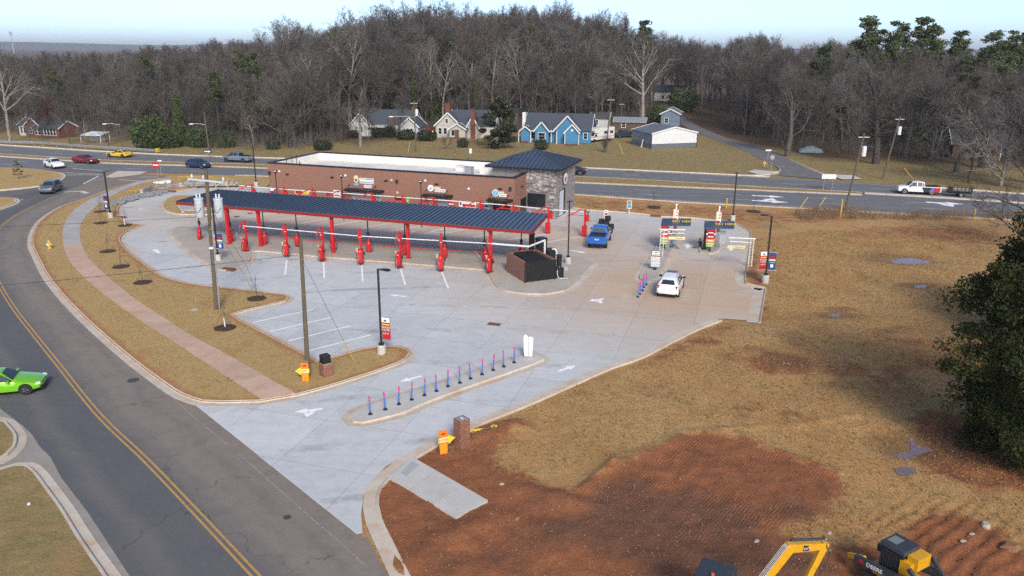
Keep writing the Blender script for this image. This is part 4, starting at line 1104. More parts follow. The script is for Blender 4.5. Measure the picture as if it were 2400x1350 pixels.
# ================================================================== vacuum canopy
CFL, CFR, CBL, CBR = G(413, 472, 4.4), G(1247, 540.6, 3.95), G(514, 444, 4.65), G(1283, 501, 4.2)
CAN = thing('vacuum_canopy', 'long dark blue standing-seam canopy on red posts over the vacuum bays', 'canopy', (0, 0, 0))
NP = 78
for i in range(NP):
    t0, t1 = i / NP, (i + 1) / NP
    a, b, c, d = CFL.lerp(CFR, t0), CFL.lerp(CFR, t1), CBL.lerp(CBR, t1), CBL.lerp(CBR, t0)
    dn = Vector((0, 0, -.06)); mb = MB()
    mb.add([a, b, c, d, a + dn, b + dn, c + dn, d + dn], [(0, 1, 2, 3), (7, 6, 5, 4), (0, 4, 5, 1), (2, 6, 7, 3)]); mb.obj('roof_panel', 'roof_blue', CAN)
    MB().beam(a + Vector((0, 0, .03)), d + Vector((0, 0, .03)), .05, .07).obj('seam', 'roof_seam', CAN)
fz = Vector((0, 0, -.2))
for a, b in ((CFL, CFR), (CBL, CBR), (CFL, CBL), (CFR, CBR)):
    MB().beam(a + fz, b + fz, .08, .28).obj('fascia', 'dark_red_paint', CAN)
for i, (px, py) in enumerate(((538, 575), (612, 580), (782, 595), (958, 608), (1150, 622))):
    p = G(px, py); t = (p - CFL).dot((CFR - CFL).normalized()) / (CFR - CFL).length; tz = CFL.z + (CFR.z - CFL.z) * t
    c = MB().box((p.x, p.y, (tz - .3 + .1) / 2 + .05), (.28, .28, tz - .45), HDIR).box((p.x, p.y, .17), (.42, .42, .06), HDIR).obj('column', 'red_paint', CAN)
    f0, b0 = CFL.lerp(CFR, t), CBL.lerp(CBR, t)
    MB().beam(f0 + Vector((0, 0, -.32)) + NV * .2, b0 + Vector((0, 0, -.35)) - NV * .2, .26, .34).obj('beam', 'dark_red_paint' if i < 2 else 'black_metal', CAN)
for s in (.25, .75):
    MB().beam(CFL.lerp(CBL, s) + Vector((0, 0, -.14)), CFR.lerp(CBR, s) + Vector((0, 0, -.14)), .12, .16).obj('purlin', 'dark_red_paint', CAN)

# ================================================================== vacuum stations
def hose(pts, r, n=6):
    return MB().tube(smooth_path(pts, .18), r, n)
def front_station():
    t = thing('vacuum_station', '', 'vacuum', group='red vacuum stations along the front kerb')
    MB().box((0, .12, 1.55), (.15, .15, 3.1)).box((0, .12, .03), (.4, .4, .06)).obj('post', 'red_paint', t)
    MB().tube(smooth_path([(0, .12, 3.05), (0, -.05, 3.2), (0, -.5, 3.0), (0, -.95, 2.45)], .15), [.10] + [.085] * 40, 8).obj('boom', 'red_paint', t) if False else None
    b = smooth_path([(0, .12, 3.02), (0, 0, 3.15), (.02, -.45, 2.98), (.05, -.8, 2.55)], .12)
    MB().tube(b, .07, 8).obj('boom', 'red_paint', t)
    MB().box((0, .05, 2.35), (.24, .28, .5)).cyl((0, .05, 2.6), .1, .16, 10).obj('separator', 'red_paint', t)
    MB().cyl((0, -.14, 2.42), .09, .05, 10).obj('badge', 'white_paint', t)
    can = MB().box((0, -.2, .75), (.4, .36, 1.1)).box((0, -.2, 1.33), (.35, .3, .08)).obj('canister', 'red_paint', t)
    MB().box((0, -.2, .12), (.37, .32, .18)).obj('base', 'dark_red_paint', t)
    MB().cyl((0, -.385, 1.12), .06, .06, 10).obj('badge', 'white_paint', t)
    MB().tube([(-.1, -.42, .5), (-.12, -.43, .75), (-.04, -.43, .8)], .02, 6).obj('hook', 'yellow_paint', t)
    MB().cyl((-.36, -.1, 1.05), .075, .3, 10).box((-.36, -.1, 1.38), (.2, .2, .05)).obj('nozzle_holder', 'cream_plastic', t)
    hose([(-.36, -.1, 1.05), (-.4, -.25, .6), (-.25, -.45, .1), (.1, -.5, .07), (.3, -.35, .5), (.3, -.1, 1.2)], .025).obj('hose', 'black_rubber', t)
    hose([(.05, -.8, 2.55), (.2, -.7, 1.9), (.34, -.4, 1.4), (.36, -.2, 1.0)], .03).obj('hose', 'red_paint', t)
    MB().box((.36, -.2, .98), (.12, .12, .25)).obj('nozzle', 'black_rubber', t)
    return t
fv_px = [(579, 592), (674, 603), (758, 613), (848, 620), (939, 629), (1035, 636), (1150, 641)]
fs0 = front_station()
FV = []
for i, q in enumerate(fv_px):
    p = G(*q); zb = .138 if i in (0, 6) else .14
    o = fs0 if i == 0 else copy_tree(fs0)
    o.location = (p.x, p.y, zb); o.rotation_euler.z = HDIR + (R(12) if i % 2 else R(-6)); o.scale = (1, 1, 1.0 + .02 * i)
    o['label'] = ('red vacuum station at the utility pole end of the front row', 'second red vacuum station of the front row, from the utility pole end', 'third red vacuum station of the front row, left of the third canopy post', 'middle red vacuum station of the front row', 'fifth red vacuum station of the front row, beside the fourth canopy post', 'sixth red vacuum station of the front row, second from the brick enclosure', 'tall red vacuum station nearest the brick enclosure in the front row')[i]
    FV.append(p)
d01 = (FV[6] - FV[0]).normalized()
pipe = thing('vacuum_pipe', 'white overhead vacuum pipe linking the front row to the brick enclosure', 'pipe')
A, Bq = FV[0] + Vector((0, 0, 2.75)) - d01 * .2, FV[6] + Vector((0, 0, 2.85))
MB().tube([A, FV[3] + Vector((0, 0, 2.8)), Bq], .05, 10).obj('pipe_run', 'white_paint', pipe)
E1 = G(1239, 578, 2.85)
e2 = G(1277, 563, 2.85)
MB().tube([Bq, E1, e2], .09, 10).obj('pipe_run', 'white_paint', pipe); MB().tube([e2, (e2.x, e2.y, .4)], .09, 10).obj('downpipe', 'white_paint', pipe)
for k in range(7):
    MB().box(A.lerp(Bq, (k + .5) / 7.0), (.12, .12, .12), HDIR).obj('coupling', 'galvanised', pipe)
red_l = thing('air_line', 'thin red air line running below the white pipe along the front vacuums', 'pipe')
MB().tube([FV[0] + Vector((0, 0, 1.85)), FV[3] + Vector((0, 0, 1.95)), FV[6] + Vector((0, 0, 1.95))], .028, 6).obj('air_hose', 'red_paint', red_l)

def mid_station():
    t = thing('hanging_vacuum', '', 'vacuum', group='hanging hose vacuums under the canopy')
    MB().cyl((0, .1, 1.85), .055, 2.0, 8).obj('drop_pipe', 'black_metal', t)
    MB().cyl((0, .1, 1.55), .10, .35, 10, r2=.15).box((0, .1, 1.95), (.3, .2, .12)).obj('hose_holder', 'black_rubber', t)
    MB().cyl((0, 0, .08), .25, .85, 14).lathe((0, 0, .93), [(.25, 0), (.2, .1), (.1, .22), (.08, .5)], 14).obj('canister', 'red_paint', t)
    MB().box((-.2, 0, 1.0), (.18, .18, .34)).obj('motor_box', 'dark_red_paint', t)
    hose([(.08, .1, 1.6), (.3, .05, 1.1), (.42, -.05, .4), (.25, -.2, .12), (.12, -.2, .3)], .03).obj('hose', 'black_rubber', t)
    hose([(-.08, .1, 1.6), (-.16, .05, 1.3), (-.1, 0, 1.1)], .03).obj('hose', 'black_rubber', t)
    return t
ms0 = mid_station()
for i, q in enumerate(((469, 564), (543, 569), (621, 576), (697, 581), (781, 591), (865, 594), (950, 601), (1042, 608), (1137, 616), (1222, 612))):
    p = G(*q); o = ms0 if i == 0 else copy_tree(ms0)
    o.location = (p.x, p.y, .14); o.rotation_euler.z = HDIR + R((i * 67) % 90 - 30)
    o['label'] = (f'{ORD[i]} hanging hose vacuum with red canister under the canopy, counted from the utility pole' if i < 9 else 'hanging hose vacuum half hidden behind the brick enclosure')

def back_crane():
    t = thing('vacuum_crane', '', 'vacuum', group='red vacuum cranes along the brick building')
    MB().box((0, 0, 1.5), (.2, .2, 3.0)).box((0, 0, .03), (.4, .4, .06)).obj('post', 'red_paint', t)
    b = smooth_path([(0, 0, 2.95), (-.6, -.1, 2.9), (-1.3, -.2, 2.5), (-2.0, -.35, 2.15)], .15); MB().tube(b, .06, 8).obj('boom', 'red_paint', t)
    MB().tube([(-.05, 0, 2.25), (-.9, -.12, 2.35), (-1.6, -.27, 2.33)], .045, 6).obj('brace', 'red_paint', t)
    MB().box((.3, 0, 2.05), (.3, .3, .7)).obj('separator', 'red_paint', t)
    MB().tube([(.1, 0, 2.75), (.55, 0, 2.75)], .05, 8).cyl((.3, 0, 2.4), .06, .3, 8).obj('valve', 'black_metal', t)
    MB().box((.02, -.28, .7), (.5, .4, 1.1)).obj('canister', 'red_paint', t)
    hose([(-2.0, -.35, 2.15), (-1.9, -.4, 1.4), (-1.2, -.4, .5), (-.4, -.4, .25), (0, -.4, .3)], .03).obj('hose', 'red_paint', t)
    return t
bc0 = back_crane()
bk_px = [(590, 432), (665, 438), (732, 443), (801, 447), (872, 452), (943, 457), (1016, 462), (1126, 470), (1204, 476), (1286, 485), (1372, 491)]
BK = []
for i, q in enumerate(bk_px):
    p = G(q[0], q[1], 3.0); o = bc0 if i == 0 else copy_tree(bc0)
    o.location = (p.x, p.y, .005); o.rotation_euler.z = HDIR
    o['label'] = f'{ORD[i]} red vacuum crane along the brick building, counted from its far left end' if i < 9 else ('red vacuum crane in front of the stone tower' if i == 9 else 'last red vacuum crane, standing beside the blue pickup')
    BK.append(Vector((p.x, p.y, 2.7)))
bp = thing('vacuum_pipe', 'long white pipe joining the red cranes in front of the brick building', 'pipe')
for a, b in zip([BK[0] - DV * 2.0] + BK, BK): MB().tube([a, b], .065, 10).obj('pipe_run', 'white_paint', bp)

# ================================================================== brick enclosure, blower tanks
EN_FL, EN_FR, EN_BL = G(1229, 666), G(1301, 657), G(1194, 639)
ex = (EN_FR - EN_FL).normalized(); EW = (EN_FR - EN_FL).length; ey = Vector((-ex.y, ex.x, 0)); EDp = (EN_BL - EN_FL).length
erz = math.atan2(ex.y, ex.x)
ENC = thing('dumpster_enclosure', 'brick bin enclosure with black slatted gate on the vacuum pad', 'enclosure', Vector((EN_FL.x, EN_FL.y, .13)), erz)
EH = 1.85
for (x0, x1, y0, y1) in ((0, .25, 0, EDp), (EW - .25, EW, 0, EDp), (.252, EW - .252, EDp - .25, EDp)):
    MB().b6(x0, x1, y0, y1, 0, EH).obj('wall', 'brick_wall', ENC)
for k in range(18):
    w = (EW - .2) / 18; MB().b6(.1 + k * w, .1 + (k + .82) * w, -.11, -.07, .1, EH - .02).obj('slat', 'black_metal', ENC)
MB().b6(.08, EW - .08, -.065, -.03, .1, EH - .04).obj('gate_panel', 'black_metal', ENC)
for x in (.06, EW - .06): MB().b6(x - .07, x + .07, -.14, -.02, 0, EH + .02).obj('gate_post', 'black_metal', ENC)
bin_ = thing('waste_bin', 'dark container with ribbed lid inside the brick enclosure', 'container', Vector((EN_FL.x, EN_FL.y, .13)), erz)
MB().b6(.32, EW - .32, .25, EDp - .3, .0, 1.66).obj('bin_body', mat('bin_blue', (.012, .02, .06), .5), bin_)
for k in range(11):
    x = .62 + k * (EW - 1.0) / 11; MB().beam((x, .1, 1.74), (x, EDp - .35, 1.82), .13, .07).obj('lid_rib', 'black_rubber', bin_)
tank = thing('blower_tank', 'tall narrow black silencer cylinder behind the brick enclosure', 'tank', G(1246, 598) + Vector((0, 0, .13)))
MB().cyl((0, 0, .1), .3, 1.75, 20).cyl((0, 0, 1.86), .22, .1, 16).cyl((0, 0, 1.95), .32, .2, 20).obj('cylinder', 'black_metal', tank)
tank = thing('separator_tank', 'wide black separator tank with flat lid behind the brick enclosure', 'tank', G(1268, 604) + Vector((0, 0, .13)))
MB().lathe((0, 0, 0), [(.55, 0), (.6, .1), (.6, 1.7), (.63, 1.71), (.63, 1.85), (.58, 1.9)], 28).obj('cylinder', 'black_metal', tank); MB().cyl((0, 0, 1.901), .5, .03, 24).obj('lid', 'roof_seam', tank)
tank = thing('separator_tank', 'black separator tank with white outlet pipe beside the brick enclosure', 'tank', G(1288, 628) + Vector((0, 0, .13)))
MB().lathe((0, 0, 0), [(.5, 0), (.55, .1), (.55, 1.55), (.58, 1.56), (.58, 1.7), (.52, 1.75)], 28).obj('cylinder', 'black_metal', tank)
hose([(.2, -.2, 1.75), (.45, -.25, 1.8), (.6, -.3, 1.6), (.62, -.3, .9), (.62, -.3, .2)], .08, 8).obj('pipe', 'white_paint', tank)
tank = thing('blower', 'black blower motor with upright silencer right of the brick enclosure', 'blower', G(1309, 652) + Vector((0, 0, .13)))
MB().box((0, 0, .45), (.7, .7, .9), .3).cyl((-.3, 0, .3), .3, .6, 14).obj('motor', 'black_metal', tank); MB().cyl((.02, .05, 1.05), .24, .8, 18).cyl((.02, .05, 1.9), .27, .16, 18).obj('silencer', 'black_metal', tank); MB().cyl((.02, .05, .9), .09, .16, 10).obj('neck', 'galvanised', tank)
hose([(-.1, -.3, .9), (-.15, -.5, .5), (-.05, -.6, .1), (.3, -.75, .05), (.8, -.7, .06)], .03).obj('conduit', 'white_paint', tank)
cp = thing('control_post', 'thin grey metal control post beside the black blower', 'post', G(1326, 660) + Vector((0, 0, .13)))
for x in (-.1, .1): MB().cyl((x, 0, 0), .02, 1.1, 6).obj('leg', 'galvanised', cp)
MB().box((0, -.02, 1.1), (.3, .08, .4)).obj('control_box', 'galvanised', cp)
# ================================================================== lamp posts and banners
def lamp_post(px, py, top_y, label, head_dir=None, banners=(), base_h=.75, group='black lamp posts of the car wash'):
    b = G(px, py); h = height_at(b, top_y)
    t = thing('lamp_post', label, 'lamp post', Vector((b.x, b.y, 0)), 0, group)
    MB().lathe((0, 0, 0), [(.30, 0), (.30, base_h - .04), (.27, base_h)], 18).obj('base', 'post_base', t)
    MB().box((0, 0, base_h + .06), (.34, .34, .12)).obj('flange', 'black_metal', t)
    MB().box((0, 0, (h + base_h) / 2), (.13, .13, h - base_h)).obj('pole', 'black_metal', t)
    if head_dir is not None:
        d = Vector((math.cos(head_dir), math.sin(head_dir), 0))
        MB().tube(smooth_path([(0, 0, h - .12), (d.x * .18, d.y * .18, h + .0), (d.x * .4, d.y * .4, h + .02)], .1), .045, 6).obj('arm', 'black_metal', t)
        hd = MB().box((0, 0, 0), (.62, .32, .08)).box((.1, 0, .05), (.3, .22, .05)).obj('lamp_head', 'black_metal', t, (d.x * .65, d.y * .65, h + .02), head_dir)
    else:
        MB().box((0, 0, h), (.45, .25, .08)).obj('lamp_head', 'black_metal', t)
    for (az, z0, z1, w, kind) in banners:
        d = Vector((math.cos(az), math.sin(az), 0)); n = Vector((-d.y, d.x, 0))
        if d.cross(Vector((0, 0, 1))).dot(Vector((b.x, b.y, 0))) > 0: pass
        for zz in (z0, z1): MB().tube([d * .06 + Vector((0, 0, zz)), d * (w + .25) + Vector((0, 0, zz - .02))], .018, 6).obj('banner_rod', 'galvanised', t)
        bn = link('banner', None, t)
        m0 = 'sign_red' if kind == 'red' else 'sign_blue'
        H = z1 - z0; fx = math.atan2(d.y, d.x)
        bn.location = d * .1 + Vector((0, 0, z0)); bn.rotation_euler.z = fx
        me = MB(); nn = 8
        vs = []; 
        for i in range(nn + 1):
            for x in (0, w): vs.append((x, .03 * math.sin(i * .8), H * i / nn))
        me.add(vs, [(2 * i, 2 * i + 1, 2 * i + 3, 2 * i + 2) for i in range(nn)]); cl = me.obj('cloth', m0, bn)
        sd_ = -1 if (cl.matrix_basis and (n.x * b.x + n.y * b.y) > 0) else 1     # printed side that faces the drive
        def pr(a, c, e, f, m): MB().b6(a * w, c * w, sd_ * .045 - .004, sd_ * .045 + .004, e * H, f * H).obj('print', m, bn)
        if kind == 'red':
            pr(.02, .98, .78, .99, 'sign_white'); pr(.3, .6, .82, .9, 'sign_blue'); pr(.05, .95, .66, .72, 'sign_yellow')
            ry = (R(90), 0, math.pi if sd_ > 0 else 0)
            text('WASH', .22, 'sign_white', bn, (w / 2, sd_ * .05, H * .56), ry); text('CLUB', .22, 'sign_white', bn, (w / 2, sd_ * .05, H * .45), ry)
            text('$29.99', .16, 'sign_white', bn, (w / 2, sd_ * .05, H * .29), ry)
        else:
            pr(.2, .8, .62, .78, 'sign_red'); pr(.05, .95, .52, .62, 'sign_cream'); pr(.1, .9, .4, .46, 'sign_sky'); pr(.3, .7, .16, .34, 'sign_white')
    return t
lamp_post(895, 832, 630, 'black lamp post with red banner on the near grass island', R(-30), [(R(-18), 1.15, 2.75, .62, 'red')])
lamp_post(1793, 663, 506, 'black lamp post with red and blue banners by the open field', R(165), [(R(190), 1.25, 2.9, .62, 'red'), (R(-12), 1.2, 2.85, .62, 'blue')])
lamp_post(1717, 518, 405, 'black lamp post behind the pay kiosks beside the highway', None)
lamp_post(260, 512, 403, 'black lamp post with blue banner beside the curved pavement', None, [(R(165), 1.1, 2.75, .62, 'blue')])
lamp_post(512, 613, 470, 'black lamp post with red and blue banners behind the transformer pole', None, [(R(170), 1.15, 2.75, .3, 'red'), (R(-15), 1.2, 2.8, .62, 'blue')])
lamp_post(1331, 620, 472, 'black lamp post on the pad right of the brick enclosure', None)
lamp_post(601, 437, 342, 'black lamp post at the far left corner of the brick building', None)
for i, (px, py) in enumerate(((645, 401), (800, 412), (986, 425))):
    p = G(px, py, 5.35); t = thing('lamp_post', ('thin black lamp post before the left end of the brick wall', 'thin black lamp post left of the refreshments sign', 'thin black lamp post left of the dog wash sign')[i], 'lamp post', (p.x, p.y, 0))
    MB().box((0, 0, 2.6), (.1, .1, 5.2)).obj('pole', 'black_metal', t); MB().cyl((0, 0, 5.1), .12, .2, 10, r2=.2).box((0, 0, 5.36), (.34, .3, .14)).obj('lamp_head', 'black_metal', t); MB().box((0, -.16, 5.36), (.22, .02, .09)).obj('lens', 'sign_white', t)

# ================================================================== delineator posts
def delineator():
    t = thing('delineator_post', '', 'delineator', group='blue and pink delineator posts')
    MB().lathe((0, 0, 0), [(.13, 0), (.13, .03), (.06, .09), (.045, .16)], 14).obj('foot', 'black_rubber', t)
    MB().cyl((0, 0, .15), .045, .62, 10).obj('tube', 'signal_blue', t)
    MB().cyl((0, 0, .77), .046, .34, 10).obj('tip', 'signal_pink', t)
    MB().cyl((0, 0, .90), .048, .06, 10).obj('band', 'signal_blue', t)
    return t
dl0 = delineator(); dn_ = 0
row1 = [(868, 971), (903, 960), (935, 948), (965, 937), (995, 927), (1023, 917), (1050, 906), (1078, 898), (1103, 888), (1130, 878), (1156, 868), (1181, 860), (1205, 850)]
rr = random.Random(5)
for i, q in enumerate(row1):
    p = G(q[0], q[1], .127); o = dl0 if dn_ == 0 else copy_tree(dl0); dn_ += 1
    o.location = p; o.rotation_euler = (R(rr.uniform(-4, 4)), R(rr.uniform(-5, 3)), rr.uniform(0, 6))
    o['label'] = (f'{ORD[i]} blue delineator post on the drive island, counted from the road')
for i, q in enumerate([(1495, 697), (1500, 690), (1506, 682), (1509, 674), (1515, 668)]):
    p = G(*q); o = copy_tree(dl0); o.location = p; o.rotation_euler = (R(rr.uniform(-3, 3)), R(rr.uniform(-3, 3)), 0)
    o['label'] = f'{ORD[i]} blue delineator post at the pay lane entrance, counted towards the kiosks'

# ================================================================== brick pillars built brick by brick
def pillar(px, py, label, h, box_top):
    b = on_ground(px, py); S = .62; rz = R(40)
    t = thing('brick_pillar', label, 'pillar', Vector((b.x, b.y, max(b.z, 0) - .03)), rz)
    MB().b6(-S / 2 + .02, S / 2 - .02, -S / 2 + .02, S / 2 - .02, 0, h - .01).obj('core', 'mortar', t)
    br = bpy.data.meshes.get('pillar_brick') or MB().box((0, 0, 0), (1, 1, 1)).mesh('pillar_brick', 'brick_piece')
    rows = int(h / .076)
    for r in range(rows):
        for s in range(4):
            n = 3; off = (.10 if r % 2 else 0)
            for k in range(n):
                x0 = -S / 2 + k * .213 - (off if k else 0); x1 = -S / 2 + (k + 1) * .213 - off
                if k == n - 1: x1 = S / 2
                x0 += .005; x1 -= .005
                cx, w = (x0 + x1) / 2, x1 - x0
                if w < .05: continue
                a = s * math.pi / 2; ca, sa = math.cos(a), math.sin(a); y = -S / 2 + .03
                o = link('brick', br, t, (cx * ca - y * sa, cx * sa + y * ca, r * .076 + .036)); o.scale = (w, .065, .064); o.rotation_euler.z = a
    if box_top:
        MB().b6(-.3, .3, -.3, .3, h, h + .05).obj('cap', 'black_metal', t); MB().b6(-.26, .26, -.26, .26, h + .05, h + .5).obj('lantern_box', 'black_metal', t)
    else:
        MB().b6(-.22, .22, -.22, .22, h - .01, h + .015).obj('cap', 'grey_metal', t); MB().b6(-.06, .06, -.09, .09, h + .014, h + .03).obj('bracket', 'white_paint', t)
    return t
pillar(765, 884, 'brick pillar topped by a black lantern box on the near grass island', 1.06, True)
pillar(1083, 1044, 'bare-topped brick pillar standing in red dirt by the drive', 1.52, False)

# ================================================================== enter and exit signs
def way_sign(px, py, label, word, right):
    b = on_ground(px, py); rz = R(20) if right else R(8)
    t = thing('direction_sign', label, 'sign', Vector((b.x, b.y, max(b.z, .0))), rz)
    pts = [(-.2, 0), (.2, 0), (.23, 1.1), (.2, 1.32), (-.18, 1.34), (-.25, 1.28)]
    MB().plate(pts, (0, .03, 0), (1, 0, 0), (0, 0, 1), .05).obj('board', 'sign_orange', t)
    ar = [(-.27, .66), (.24, .68), (.27, .54), (.62, .86), (.28, 1.06), (.24, .98), (-.27, .94)] if right else [(.27, .66), (-.22, .64), (-.25, .54), (-.60, .82), (-.27, 1.06), (-.24, .96), (.27, .94)]
    if not right: ar = ar[::-1]
    MB().plate(ar, (0, -.021, 0), (1, 0, 0), (0, 0, 1), .02).obj('arrow', 'sign_yellow', t)
    MB().b6(-.2, .2, -.05, -.042, .70, .92).obj('print', 'sign_cream', t)
    text(word, .19, 'sign_red', t, (0, -.052, .81), ROT_F, sx=.8)
    for k in range(6): MB().beam((-.17, -.026, .08 + k * .09), (.17, -.026, .14 + k * .09), .008, .022).obj('stripe', 'sign_yellow', t)
    MB().ball((0, -.03, 1.16), (.13, .02, .06), 10, 6).obj('emblem', 'sign_red', t)
    return t
way_sign(717, 897, 'orange exit sign with yellow arrow standing at the wooden pole', 'EXIT', False)
way_sign(1040, 1064, 'orange enter sign with yellow arrow next to the bare brick pillar', 'ENTER', True)
# white sign seen from behind on the island tip
ws = thing('roadside_sign', 'white sign seen from behind at the tip of the drive island', 'sign', G(1239, 838, .127), R(10))
MB().plate([(-.28, .1), (.24, .06), (.3, 1.45), (.2, 1.42), (.1, 1.5), (-.05, 1.47), (-.15, 1.62), (-.28, 1.66), (-.36, 1.55), (-.33, .5)], (0, .03, 0), (1, 0, 0), (0, 0, 1), .03).obj('board', 'sign_white', ws)
MB().box((0, -.02, .8), (.04, .04, 1.6)).obj('post', 'galvanised', ws)
# tangle of yellow rope
b = on_ground(1110, 1020); rp = thing('yellow_rope', 'tangle of yellow rope lying on the dirt by the brick pillar', 'rope', b)
rr = random.Random(2)
for k in range(4):
    pts = [(-.3 + j * .28, .04 * k + rr.uniform(-.06, .06) + j * .09, .04 + rr.uniform(0, .05)) for j in range(6)]
    MB().tube(smooth_path(pts, .06), .022, 5).obj('strand', 'sign_yellow', rp)
for k in range(5):
    pts = [(1.1 + .16 * math.cos(a + k) + rr.uniform(-.05, .05), .5 + .12 * math.sin(a + k), .05 + rr.uniform(0, .14)) for a in np.linspace(0, 5, 8)]
    MB().tube(smooth_path(pts, .06), .025, 5).obj('coil', 'sign_yellow', rp)

# ================================================================== pay kiosks
def kiosk(px, py, label, both):
    b = G(px, py, .15); rz = HDIR * .45
    t = thing('pay_kiosk', label, 'kiosk', b, rz)
    MB().box((0, 0, 1.25), (.22, .26, 2.5)).box((0, 0, .05), (.45, .45, .1)).obj('post', 'black_metal', t)
    mb = MB()
    q = [(-.25, -.75, 2.45), (2.75, -.75, 2.55), (2.85, .6, 2.95), (-.1, .6, 2.85)]
    mb.add(q + [(x, y, z - .14) for x, y, z in q], [(0, 1, 2, 3), (7, 6, 5, 4), (0, 4, 5, 1), (1, 5, 6, 2), (2, 6, 7, 3), (3, 7, 4, 0)])
    mb.obj('roof', 'roof_blue', t)
    tilt = math.atan2(.40, 1.35)
    text('PAY HERE', .58, 'sign_yellow', t, (1.95, -.08, 2.735), (tilt, R(-1.5), 0), sx=.82, ext=.015)
    MB().box((.55, .1, .75), (.5, .55, 1.5)).obj('machine', 'grey_metal', t); MB().box((.55, -.19, 1.05), (.36, .03, .5)).obj('screen', 'dark_glass', t)
    MB().b6(1.0, 1.5, .34, .42, 2.8, 3.9).obj('number_board', 'sign_white', t); MB().b6(1.05, 1.24, .325, .339, 2.95, 3.85).obj('print', 'sign_cream', t); MB().b6(1.2, 1.36, .34, .42, 3.9, 4.5).obj('number_board', 'sign_white', t); MB().b6(1.02, 1.4, .32, .338, 2.8, 2.98).obj('print', 'sign_red', t)
    MB().cyl((1.28, .38, 2.0), .03, .9, 6).obj('board_post', 'grey_metal', t)
    for k in range(4): MB().b6(1.3, 1.42, .322, .338, 3.2 + k * .3, 3.36 + k * .3).obj('print', 'sign_red', t)
    st = MB().tube([(1.25, -.1, 0), (1.25, -.1, 1.95)], .03, 6).obj('signal_post', 'grey_metal', t)
    MB().plate([(.2 * math.cos(a), .2 * math.sin(a)) for a in np.linspace(.39, 5.89, 8)], (1.25, -.14, 2.05), (1, 0, 0), (0, 0, 1), .03).obj('stop_disc', 'sign_red', t)
    text('STOP', .14, 'sign_white', t, (1.25, -.175, 2.05), ROT_F)
    MB().tube(smooth_path([(.85, -.12, 1.9), (.9, -.12, 1.5), (1.1, -.12, 1.35), (1.35, -.12, 1.45), (1.5, -.12, 1.6)], .1), .06, 8).obj('gate_arm', mat('deep_green', (.02, .10, .045), .5), t) if both else None
    if not both: MB().b6(1.5, 2.1, .3, .36, .6, 2.0).obj('glass_screen', mat('clear_sheet', (.45, .50, .53), .2, alpha=.45), t)
    return t
kiosk(1551, 577, 'pay kiosk with dark tilted roof lettered PAY HERE on the long island', True)
kiosk(1650, 584, 'pay kiosk with dark tilted roof lettered PAY HERE on the short oval island', False)
def menu(px, py, label, kind):
    b = G(px, py, .15); t = thing('menu_board', label, 'menu board', b, HDIR * .5)
    MB().cyl((0, .05, 0), .06, .5, 8).box((0, .05, .03), (.3, .3, .06)).obj('post', 'black_metal', t)
    if kind == 0:
        MB().b6(-.36, .36, .0, .06, .25, 1.8).obj('backing', 'sign_dark', t)
        for k, c in enumerate(('sign_white',) * 4):
            z0 = .3 + k * .25; rbox(-.42, .42, z0, z0 + .21, -.03, -.001, .1).obj('plate', c, t)
            rbox(-.2, .33, z0 + .09, z0 + .13, -.04, -.031, .01).obj('print', 'sign_grey', t); rbox(-.33, -.24, z0 + .06, z0 + .15, -.04, -.031, .03).obj('print', 'sign_sky', t)
        rbox(-.34, .34, 1.33, 1.78, -.03, -.001, .04).obj('plate', 'sign_white', t); rbox(-.32, .32, 1.3, 1.38, -.04, -.031, .02).obj('print', 'sign_red', t)
        rbox(-.1, .15, 1.62, 1.7, -.04, -.031, .03).obj('print', 'sign_dark', t); rbox(-.25, .25, 1.44, 1.5, -.04, -.031, .02).obj('print', 'sign_green', t)
    else:
        z = .42
        for c, hh, w in (('sign_green', .26, .40), ('lime', .20, .42), ('sign_orange', .42, .46), ('sign_red', .40, .48), ('dark_red_paint', .42, .44)):
            rbox(-w, w, z, z + hh - .03, -.03, .03, .09).obj('plate', c, t)
            rbox(-w * .6, w * .6, z + hh * .35, z + hh * .6, -.04, -.031, .03).obj('print', 'sign_white', t)
            z += hh
        MB().plate([(.42 * math.cos(a), .36 * math.sin(a)) for a in np.linspace(0, 6.05, 22)], (0, .05, z + .02), (1, 0, 0), (0, 0, 1), .03).obj('plate', 'sign_dark', t)
        MB().plate([(.36 * math.cos(a), .30 * math.sin(a)) for a in np.linspace(0, 6.05, 22)], (0, .01, z + .02), (1, 0, 0), (0, 0, 1), .03).obj('plate', 'sign_red', t)
        for x in (-.4, .4): MB().ball((x, -.03, z - .35), (.09, .02, .09), 8, 6).obj('print', 'sign_white', t)
    return t
menu(1535, 632, 'tall white price menu board with four rounded plates on the long island', 0)
menu(1556, 582, 'red and green menu board in front of the kiosk on the long island', 1)
menu(1663, 588, 'red and green menu board in front of the kiosk on the oval island', 1)
